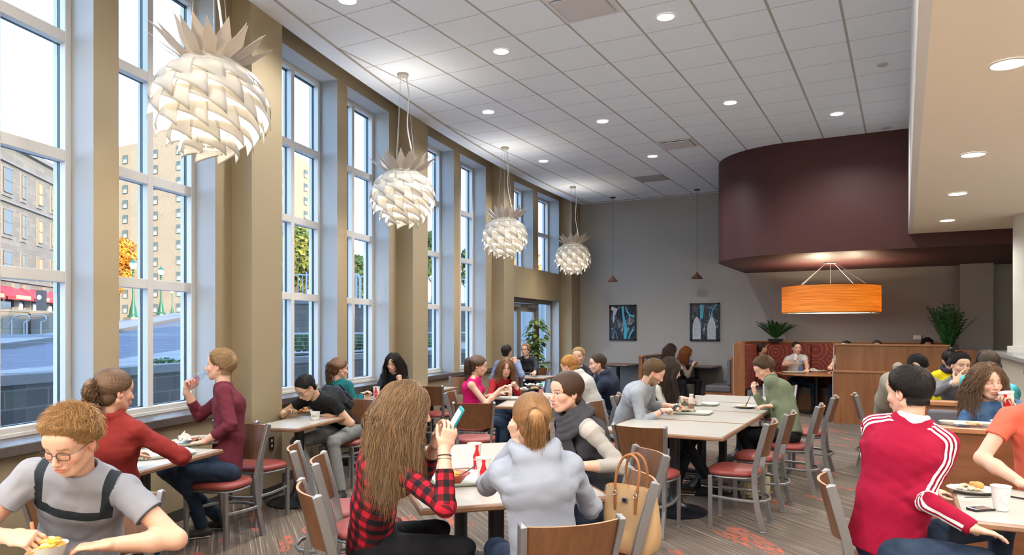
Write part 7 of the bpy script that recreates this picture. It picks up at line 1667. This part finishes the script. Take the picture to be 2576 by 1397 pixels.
tray(1268,1004,.40,.30,'cream tray near the elbow of the woman in pink',rz=.3); basket(1302,990,'grey food basket lined with white paper, in front of the woman in pink',1,1.1); basket(1345,980,'grey food basket lined with paper, beyond the green-capped bottle',2,.9)
lumps('fries',1345,978,ZT+.05,.05,.02,[(.62,.36,.12),(.5,.2,.08)],26,9,'orange-brown fries in the farther basket',size=.009,long=2.6)
M_cream = mat('cream_plastic', (.66,.58,.48), .35); M_peach = mat('peach_label', (.58,.30,.20), .5)
bottle(P3(1283,1001,ZT),'small cream smoothie bottle with a peach label on the group table', M_cream, M_wtxt, .17,.028,None,M_peach,squat=True)
bottle(P3(1299,982,ZT),'clear water bottle with a blue label beside the smoothie bottle', M_clear, mat('blue_cap', (.03,.10,.5), .4), .20,.030,None,mat('blue_label', (.05,.12,.42), .4))
bottle(P3(1361,995,ZT),'clear bottle with a bright green cap on the group table', M_clear, mat('green_cap', (.01,.28,.09), .4), .155,.030,mat('pink_dregs', (.55,.25,.22), .3),None,squat=True)
# long table
tray(1738,1040,.42,.32,'cream tray in front of the bearded man in pale grey',rz=.05); plate(1722,1034,.115,'white plate of food before the bearded man',z=ZT+.01); lumps('rice_dish',1725,1030,ZT+.028,.07,.015,[(.62,.50,.32),(.50,.18,.04),(.60,.40,.20)],50,10,'rice and curry on the plate of the bearded man',size=.010)
bottle(P3(1739,1036,ZT+.01),'brown and cream smoothie bottle on the tray of the bearded man', M_cream, M_cream, .185,.030,None,mat('brown_label', (.24,.12,.08), .5),squat=True); paper_cup(P3(1757,1020,ZT+.008),'white paper cup behind the smoothie bottle on the long table',.11,.030,.040)
tray(1760,1018,.42,.32,'cream tray in front of the woman in the cream sweater',rz=.1); plate(1722,1014,.10,'white plate before the woman in the cream sweater',z=ZT+.01); lumps('pasta',1722,1012,ZT+.026,.06,.012,[(.60,.38,.12),(.6,.5,.3)],30,11,'yellow food on the plate of the woman in the cream sweater',size=.010); napkin(1768,1016,ZT+.012,.05,12,'crumpled wrapper on the far tray of the long table',h=.03)
plate(1874,1026,.135,'white plate in front of the man in the olive shirt'); lumps('omelette',1870,1023,ZT+.016,.045,.010,[(.62,.50,.25)],14,13,'last bite of food on the plate of the olive shirt man',size=.012)
p21 = PP[21]; hw = Vector(p21['W'][1]+p21['HD'][1][0]*.085+p21['HD'][1][1]*.025); tip = Vector(P3(1876,1022,ZT+.025)); root = empty('fork', tip, label='black fork held by the man in the olive shirt', cat='cutlery'); m = MB(); e = (hw-tip).normalized(); m.bar(e*.045, hw-tip+e*.07, .007,.004); m.bar(e*.03, e*.048, .022,.003); m.build('handle', M_blkpl, root)
m = MB(); r_ = e.cross(Vector((0,0,1))).normalized()
for k in (-1.5,-.5,.5,1.5): m.bar(r_*.0055*k, r_*.0055*k+e*.032, .0028,.002)
m.build('tines', M_blkpl, root)
p17 = PP[17]; q = Vector(p17['W'][1]+p17['HD'][1][0]*.10+p17['HD'][1][1]*.02); ph = phone(q,0,'dark phone in the hands of the bearded man', M_blkpl); ph.rotation_euler = Euler((.9,.0,TH-1.4)); ph.location = q-Vector((0,0,0.0))+Vector(toworld(.02,.03,.02))
q = p17['E'][1]+(p17['W'][1]-p17['E'][1])*.90; d = Vector(p17['W'][1]-p17['E'][1]).normalized(); a_ = d.orthogonal().normalized(); b2 = d.cross(a_); m = MB(); m.tube([(a_*math.cos(j*PI/8)+b2*math.sin(j*PI/8))*.029 for j in range(17)], .004, 6, caps=False); o = m.build('wristband', mat('purple_band', (.10,.03,.35), .5), smooth=True); o.location = q; tag(o, 'purple wristband on the bearded man in pale grey', 'bracelet')
# small far table, far wall tables, round table
plate(1338,942,.11,'white plate on the small table by the climbing plant'); m = MB(); m.lathe([(.0001,0),(.09,0),(.10,.03),(.05,.06),(.0001,.065)], n=16, ay=.6); o = m.build('dark_pouch', mat('dark_maroon_bag', (.06,.02,.025), .6), smooth=True); tag(lay(o,1356,938,ZT), 'dark crumpled bag on the small table by the climbing plant', 'bag')
bottle(P3(1738,919,.842),'clear bottle with a blue label on the dark table at the far wall', M_clear, mat('blue_cap', (.03,.10,.5), .4), .24,.034,None,mat('blue_label', (.05,.12,.42), .4)); bottle(P3(1748,917,.842),'dark purple can-shaped bottle on the dark table at the far wall', mat('purple_bottle', (.08,.04,.14), .3), mat('purple_cap', (.12,.05,.3), .4), .19,.034,squat=True); paper_cup(P3(1716,921,.842),'small white cup on the dark table at the far wall',.07,.04,.05)
napkin(1760,916,.842,.09,14,'white napkin on the dark table at the far wall',h=.02)
ZR = .792
bottle(P3(2013,938,ZR),'clear water bottle with a blue oval label on the round booth table', M_clear, mat('blue_cap', (.03,.10,.5), .4), .23,.034,None,mat('blue_label', (.05,.12,.42), .4)); tray(1998,938,.42,.30,'cream tray on the round booth table',z=ZR,rz=.2); napkin(2045,935,ZR,.12,15,'heap of white napkins on the round booth table',h=.08); napkin(2070,934,ZR,.08,16,'smaller white napkin at the right of the round booth table',h=.03)
p23 = PP[23]; q = Vector(p23['W'][1]+p23['HD'][1][0]*.06); paper_cup(q-Vector((0,.03,.02)),'pale cup at the mouth of the man in the white T-shirt',.13,.030,.040)
# ledge in front of the denim jacket girl
ZL = 1.000
o = tray(2436,1070,.34,.12,'shallow cream tray of food on the booth ledge by the denim jacket girl',z=ZL,rz=.0); napkin(2420,1069,ZL+.012,.05,17,'white wrapper on the tray on the booth ledge',h=.02); lumps('pizza_slice',2445,1069,ZL+.014,.05,.008,[(.62,.25,.10),(.60,.42,.25)],22,18,'orange food scraps on the booth ledge tray',size=.010); paper_cup(P3(2513,1080,ZL),'white paper bowl on the booth ledge below the denim jacket girl',.055,.034,.046)
p31 = PP[31]; mth = Vector(p31['H']+p31['M'] @ np.array([0,.108,-.058])); hw = Vector(p31['W'][0]+p31['HD'][0][0]*.075+p31['HD'][0][1]*.036); dv = (Vector((mth.x,mth.y,mth.z))-hw).normalized()
c = cola_cup((0,0,0),'red and white cola cup tipped to the mouth of the denim jacket girl',.17,rz=0); dv = Vector(cd(-.18,-.05,1)).normalized(); c.location = mth-dv*.165+Vector(cd(.03,-.045,0)); c.rotation_euler = (Matrix.Translation((0,0,0)) @ dv.to_track_quat('Z','Y').to_matrix().to_4x4() @ Matrix.Rotation(TH*.6+.25, 4, 'Z')).to_euler()
# lower right table
plate(2448,1240,.125,'oval white plate with food on the lower right table',oval=.82,rz=.2); lumps('salad',2440,1232,ZT+.016,.065,.02,[(.62,.52,.34),(.66,.60,.50),(.50,.40,.22)],46,19,'pale noodles and chicken on the lower right plate',size=.013)
m = MB(); m.lathe([(.0001,-.012),(.022,-.008),(.030,.008),(.026,.024),(.012,.032),(.0001,.030)], n=20); m.lathe([(.0001,-.010),(.018,-.006),(.024,.008),(.018,.02),(.0001,.024)], (-.018,.006,.008), 16); o = m.build('bread_roll', mat('bread_crust', (.58,.27,.07), .5, noise=.3, nscale=40), smooth=60); v = P3(2460,1228,ZT+.03); o.location = v; tag(o, 'golden bread roll on the lower right plate', 'bread')
a = P3(2428,1252,ZT+.024); bar_thing('fork', a, P3(2490,1252,ZT+.022), .010,.003, M_blkpl, 'black fork lying across the lower right plate', 'cutlery')
paper_cup(P3(2518,1284,ZT),'white paper cup with a taupe swirl print on the lower right table',.118,.030,.043,swirl=True)
phone(P3(2467,1283,ZT),TH-1.35,'black smartphone with a white rim lying on the lower right table', M_blkpl)
a = P3(2532,1248,ZT+.004); bar_thing('pen', a, P3(2590,1258,ZT+.004), .008,.008, M_blkpl, 'black pen lying on the lower right table', 'pen'); a = P3(2480,1238,ZT+.004); bar_thing('stylus', a, P3(2500,1236,ZT+.004), .007,.005, M_blkpl, 'short black stick behind the swirl cup', 'pen')
# bottom left bowl with a coral straw
root = empty('food_bowl', P3(118,1425,ZT), label='white bowl of yellow food at the bottom left corner', cat='bowl'); m = MB(); m.lathe([(.0001,.0),(.040,0),(.045,.01),(.066,.075),(.070,.082),(.066,.080),(.045,.03),(.0001,.025)], n=40); m.build('bowl', M_china, root, smooth=50)
o = lumps('macaroni',118,1400,ZT+.06,.052,.035,[(.75,.40,.05),(.72,.45,.10),(.70,.55,.30)],60,20,'yellow macaroni heaped in the bottom left bowl',size=.012,long=1.6); v = P3(118,1425,ZT); o.location = (v[0], v[1], ZT+.062)
v = Vector(P3(118,1425,ZT)); bar_thing('coral_straw', v+Vector(toworld(-.035,-.01,.05)), v+Vector(toworld(-.050,-.01,.165)), .010,.010, mat('coral_straw', (.80,.25,.13), .5), 'coral-orange straw standing in the bottom left bowl', 'straw')

# ------------------------------------------------------------------ bags
def handbag():
    cx_, cy_ = -1.19, 3.585; f_ = Vector((-.81,-.59,0)); r_ = Vector((.59,-.81,0))
    root = empty('handbag', (-1.23, 3.57, .495), -.25, 'large tan leather handbag with brown handles standing on a dining chair', 'bag')
    M_tan = mat('tan_leather', (.50,.33,.17), .42, noise=.06, nscale=6, bump=.2, bscale=120); M_brn = mat('brown_strap', (.30,.12,.035), .4); M_slv = mat('buckle_silver', (.6,.6,.62), .25, .9)
    m = MB(); lv = [(0,.150,.075),(.03,.175,.085),(.12,.195,.080),(.24,.190,.072),(.33,.178,.060),(.365,.175,.055)]; n = 40; vs = []
    for z, a, b in lv:
        for i in range(n):
            t = 2*PI*i/n; c_, s_ = math.cos(t), math.sin(t); e = .55; bl = .010*math.sin(3*t+z*9)*(1 if .02 < z < .3 else 0); vs.append((math.copysign(abs(c_)**e, c_)*(a+bl), math.copysign(abs(s_)**e, s_)*(b+bl*.6), z))
    fs = [(j*n+i, j*n+(i+1) % n, (j+1)*n+(i+1) % n, (j+1)*n+i) for j in range(len(lv)-1) for i in range(n)]; fs.append(tuple(range(n))[::-1]); k0 = (len(lv)-1)*n
    vs += [(x*.93, y*.82, .30) for x, y, z in vs[k0:k0+n]]; fs += [(k0+i, k0+(i+1) % n, k0+n+(i+1) % n, k0+n+i) for i in range(n)]; fs.append(tuple(k0+n+i for i in range(n)))
    m.add(vs, fs); m.build('bag_body', M_tan, root, smooth=50)
    for sy in (-1, 1):
        m = MB(); pts = [(-.075, sy*.062, .27),(-.080, sy*.066, .37),(-.075, sy*.05, .46),(-.04, sy*.035, .535),(.02, sy*.03, .56),(.075, sy*.035, .53),(.095, sy*.045, .45),(.085, sy*.062, .36),(.075, sy*.062, .27)]; q = [Vector(p) for p in pts]; sm = []
        for i in range(len(q)-1):
            for t in (0, .33, .66): sm.append(q[i].lerp(q[i+1], t))
        sm.append(q[-1]); sm2 = [sm[0]]+[(sm[i-1]+sm[i]*2+sm[i+1])/4 for i in range(1, len(sm)-1)]+[sm[-1]]; m.tube(sm2, .0085, 8); m.build('handle', M_brn, root, smooth=True)
        for sx in (-1, 1):
            m = MB(); m.bar((sx*.075, sy*.070, .235), (sx*.078, sy*.068, .335), .020,.005,(0,1,0)); m.build('strap_tab', M_brn, root, bevel=.001)
            m = MB(); m.tube([(sx*.077+.013*math.cos(a), sy*.073, .335+.013*math.sin(a)) for a in [k*PI/6 for k in range(13)]], .0028, 6, caps=False); m.build('ring', M_slv, root, smooth=True)
    for sy in (1,): m = MB(); m.box(-.022,.022,-.003,.003,-.012,.016); m.build('turn_lock', M_slv, root, bevel=.002, loc=(0,.0735*sy,.30)); m = MB(); m.box(-.012,.012,-.004,.004,-.006,.010); m.build('lock_plate', M_blkpl, root, loc=(0,.075*sy,.30))
    for sy in (-1,): m = MB(); m.box(-.022,.022,-.003,.003,-.012,.016); m.build('turn_lock', M_slv, root, bevel=.002, loc=(0,.0735*sy,.30)); m = MB(); m.box(-.012,.012,-.004,.004,-.006,.010); m.build('lock_plate', M_blkpl, root, loc=(0,.075*sy,.30))
    root.scale = (.80,.80,.90)
    m = MB(); m.tube([(-.17,.0,.35),(-.20,.01,.345),(-.215,.02,.31),(-.22,.02,.27)], .007, 8); m.build('side_strap', M_brn, root, smooth=True)
handbag()
def backpack(loc, rz, label, c, c2, s=1.0):
    root = empty('backpack', loc, rz, label, 'backpack'); M_b = mat('canvas_%.2f' % c[0], c, .85, noise=.1, nscale=12, bump=.4, bscale=60); M_c = mat('canvas_dark_%.2f' % c2[0], c2, .85)
    m = MB(); m.rbox(-.15*s,.15*s,-.085*s,.085*s,0,.40*s,.05*s,4,None,.07*s); m.build('main_body', M_b, root, smooth=60, bevel=.012, seg=3)
    m = MB(); m.rbox(-.12*s,.12*s,-.145*s,-.08*s,.03*s,.23*s,.028*s,3,None,.02*s); m.build('front_pocket', M_b, root, smooth=60, bevel=.008)
    m = MB(); m.rbox(-.155*s,.155*s,-.105*s,.088*s,.30*s,.415*s,.05*s,4,None,.03*s); m.build('top_flap', M_b, root, smooth=60, bevel=.006)
    for sx in (-1, 1): m = MB(); m.box(sx*.07*s-.012,sx*.07*s+.012,-.152*s,-.146*s,.06*s,.36*s); m.build('closing_strap', M_c, root); m = MB(); m.rbox(sx*.165*s-.028*s,sx*.165*s+.028*s,-.05*s,.05*s,.04*s,.20*s,.02*s); m.build('side_pocket', M_b, root, bevel=.006)
    for sx in (-1, 1): m = MB(); m.tube([(sx*.06*s,.085*s,.38*s),(sx*.07*s,.13*s,.36*s),(sx*.09*s,.16*s,.22*s),(sx*.11*s,.12*s,.06*s),(sx*.11*s,.085*s,.03*s)], .020*s, 6, flat=.35); m.build('shoulder_strap', M_c, root, smooth=True)
    m = MB(); m.box(-.14*s,.14*s,-.09*s,.08*s,0,.02*s); m.build('base', M_c, root)
    return root
v = pz(1925,1255,0); backpack((-1.30,7.42,0), 1.25, 'khaki canvas backpack on the floor between the chairs of the long table', (.42,.36,.21), (.10,.09,.07), 1.0)
p4 = PP[4]; c = p4['pel']+(p4['N']-p4['pel'])*.62-p4['fr']*.155; b = backpack((0,0,0),0,'dark navy backpack worn by the man eating pasta', (.018,.022,.035), (.05,.055,.06), .74); zz_ = Vector(p4['td']); yy = Vector(p4['fr']); xx = yy.cross(zz_).normalized(); yy = zz_.cross(xx)
Mx = Matrix((xx, yy, zz_)).transposed().to_4x4(); b.rotation_euler = Mx.to_euler(); b.location = Vector(c)-zz_*.20
# ------------------------------------------------------------------ worn extras
def ring_on(person_, pts, r, mt, name, flat=1.0, n=8):
    m = MB(); m.tube([Vector(p)+Vector(person_['inv']) for p in pts], r, n, flat=flat, caps=True); return m.build(name, mt, person_['root'], smooth=True)
# headphones
p = PP[30]; H_, M_, s = p['H'], p['M'], p['s']; L = lambda x, y, z: H_+M_ @ np.array([x, y, z])
ring_on(p, [L(.098*math.sin(a), -.01, .03+.105*math.cos(a)) for a in [(-100+200*k/16)*PI/180 for k in range(17)]], .007, M_blkpl, 'headphone_band')
for x in (-1, 1): ring_on(p, [L(x*.080,-.008,-.012), L(x*.105,-.008,-.012)], .034, M_blkpl, 'headphone_cup', n=20)
# white collar of the track jacket
p = PP[32]; Fl = Field(p['N']-.14, p['N']+.16, .0045); td, rs_, fr, N = p['td'], p['rs'], p['fr'], p['N']
Fl.cone(N-td*.035, N+td*.030, .076, .064, .01, cut=True, cuta=True); Fl.econe(N-td*.030-fr*.0, N-td*.05, (.095,.078), (.12,.085), rs_, k=.02, cut=True); Fl.cone(N-td*.12, N+td*.1, .060, .057, .003, 'sub'); q = Fl.mesh(); np_object('collar', [(relax(q[0], q[1], 1)+p['inv'], q[1])], cloth('white_collar', (.70,.69,.68)), p['root'])
m = MB(); m.box(-.17,.17,-.10,.10,0,.06)
# scarf
p = PP[9]; td, rs_, fr, N = p['td'], p['rs'], p['fr'], p['N']; Fl = Field(N-.36, N+.16, .006)
rnd = np.random.RandomState(3)
for lap in range(4):
    prev = None
    for k in range(15):
        a = 2*PI*k/14; r_ = .078+.014*lap; c = N+rs_*math.cos(a)*r_*1.02+fr*(math.sin(a)*r_+.012)+td*(.035-.020*lap-.020*max(math.sin(a), 0)*(1+lap*.8)+.006*math.sin(3*a+lap)); 
        if prev is not None: Fl.cone(prev, c, .021+.004*math.sin(a*2+lap), .021+.004*math.sin(a*2+lap+.9), .006)
        prev = c
for x, l_ in ((-.045,.25),(-.005,.30),(.035,.22)):
    a0 = N+fr*.100-td*.03+rs_*x; b0 = N+fr*(.125)-td*(l_)+rs_*(x*1.3); Fl.econe(a0, b0, (.030,.017), (.036,.014), rs_, k=.008)
Fl.cone(N-td*.05, p['B']+td*.08, .049, .049, .004, 'sub'); wrinkle(Fl, .006, 9); q = Fl.mesh(); np_object('scarf', [(q[0]+p['inv'], q[1])], cloth('grey_scarf', (.055,.055,.065)), p['root'])
# dark patterned scarf of the bun woman
p = PP[28]; ring_on(p, [p['N']+p['rs']*math.cos(a)*.085+p['fr']*math.sin(a)*.075+p['td']*.02 for a in [k*PI/8 for k in range(17)]], .032, cloth('dark_scarf', (.015,.04,.05), 'scarf', c2=(.02,.02,.03), c3=(.08,.03,.10)), 'scarf')
# white wrap at the wrist of the pointing man, pink shirt tail below the hoodie
p = PP[29]; q = p['W'][1]; d = unit(p['W'][1]-p['E'][1]); ring_on(p, [q-d*.055, q-d*.012], .036, cloth('white_cuff', (.62,.60,.56)), 'cuff', n=16)
p = PP[8]; q = Vector(p['pel']+p['inv'])+Vector(-p['fr']*.115); ring_on(p, [p['pel']+p['rs']*x-p['fr']*(.118-.25*x*x*4)*1.0+np.array([0,0,.015]) for x in (-.10,-.06,-.02,.02,.06,.10)], .045, cloth('magenta_shirt', (.55,.02,.20)), 'shirt_tail', flat=1.0)
# lettering on the shirts
def chest_text(p, s1, size, up, mt, shear=0, lat=0.0, bold=.0):
    tv, tf = text_mesh(s1, size, shear, bold=bold); td, rs_, fr = p['td'], p['rs'], p['fr']; c = p['pel']+(p['N']-p['pel'])*up+rs_*lat; vs = []
    for x, y, z in tv: w_ = x/.15; vs.append(Vector(c-rs_*(-x)+td*y+fr*((.118 if True else 0)*math.sqrt(max(0.05, 1-w_*w_*.8))-.020)*p['s']+p['inv']))
    m = MB(); m.add(vs, tf); return m.build('shirt_lettering', mt, p['root'])
for pid, rows in ((13, (('JACOBS SCHOOL', .030, .60, 0), ('OF MUSIC', .030, .53, 0))), (11, (('Indiana', .085, .52, .3),))):
    p = PP[pid]
    for s1, sz, up, shr in rows:
        o = chest_text(p, s1, sz, up, M_wtxt, shr, bold=.0008); o.location = Vector(p['fr'])*.055

def patch(p, lat, up, w_, h_, mt, name, off=.006):
    td, rs_, fr = p['td'], p['rs'], p['fr']; c = p['pel']+(p['N']-p['pel'])*up; m = MB(); vs = []; n = 6
    for j in range(n+1):
        for i in range(n+1):
            x = lat+w_*(i/n-.5); y = h_*(j/n-.5); vs.append(Vector(c+rs_*x+td*y+fr*(.125*math.sqrt(max(.1, 1-(x/.17)**2))+off+.03)*p['s']+p['inv']))
    m.add(vs, [(j*(n+1)+i, j*(n+1)+i+1, (j+1)*(n+1)+i+1, (j+1)*(n+1)+i) for j in range(n) for i in range(n)]); o = m.build(name, mt, p['root'], smooth=True); sd = o.modifiers.new('s', 'SOLIDIFY'); sd.thickness = .004; return o
p = PP[31]
for sx in (-1, 1):
    patch(p, sx*.085, .66, .075, .035, MATS['denim_jacket'], 'pocket_flap', .010)

# three white stripes along both sleeves of the track jacket, laid on the cloth
p = PP[32]; GF = p['F']
def sdf(q):
    i = np.clip(((q-GF.lo)/GF.h), 0, np.array(GF.n)-2); a = i.astype(int); f = i-a; D = GF.D; v = 0
    for dx in (0, 1):
        for dy in (0, 1):
            for dz in (0, 1): v += D[a[0]+dx, a[1]+dy, a[2]+dz]*((f[0] if dx else 1-f[0])*(f[1] if dy else 1-f[1])*(f[2] if dz else 1-f[2]))
    return v
M_str = cloth('white_stripe', (.74,.73,.73))
for i, sg in ((0, -1), (1, 1)):
    N, S_, E_, W_, td, rs_, fr = p['N'], p['S'][i], p['E'][i], p['W'][i], p['td'], p['rs']*sg, p['fr']
    P = [N-td*.035+rs_*.045]+[N-td*.04+(S_-N+td*.04)*t for t in (.45, .75)]+[S_+(E_-S_)*t for t in (.05,.2,.4,.6,.8,.98)]+[E_+(W_-E_)*t for t in (.12,.3,.5,.7,.86)]
    O = [td*1-fr*.7]*2+[td*.8-fr*.8+rs_*.35]+[td*.45+rs_*.6-fr*.8]+[rs_*.75-fr*.8]*4+[rs_*.6-fr*.8-td*.2]+[rs_*.5-fr*.5-np.array([0,0,.6])]*5
    # resample smoothly
    T = np.linspace(0, len(P)-1, 70); Pa, Oa = np.array(P), np.array([unit(o) for o in O]); PS = np.stack([np.interp(T, range(len(P)), Pa[:, k]) for k in range(3)], 1); OS = np.stack([np.interp(T, range(len(P)), Oa[:, k]) for k in range(3)], 1)
    for _ in range(6): PS[1:-1] = (PS[:-2]+PS[1:-1]*2+PS[2:])/4; OS[1:-1] = (OS[:-2]+OS[1:-1]*2+OS[2:])/4
    tan = np.gradient(PS, axis=0); tan /= np.linalg.norm(tan, axis=1)[:, None]; OS = OS-tan*(OS*tan).sum(1)[:, None]; OS /= np.linalg.norm(OS, axis=1)[:, None]; CS = np.cross(tan, OS)
    for k in (-1, 0, 1):
        m = MB(); vs = []
        for j in range(len(PS)):
            for e_ in (-.0065, -.002, .002, .0065):
                b = PS[j]+CS[j]*(k*.024+e_)*p['s']; t = 0.0; o = OS[j]
                for _ in range(40):
                    d_ = sdf(b+o*t)
                    if d_ > 0: break
                    t += max(-d_*.8, .001)
                vs.append(Vector(b+o*(t+.0015)+p['inv']))
        m.add(vs, [(j*4+e_, j*4+e_+1, j*4+e_+5, j*4+e_+4) for j in range(len(PS)-1) for e_ in range(3)]); m.build('sleeve_stripe', M_str, p['root'], smooth=80)
p['F'] = None
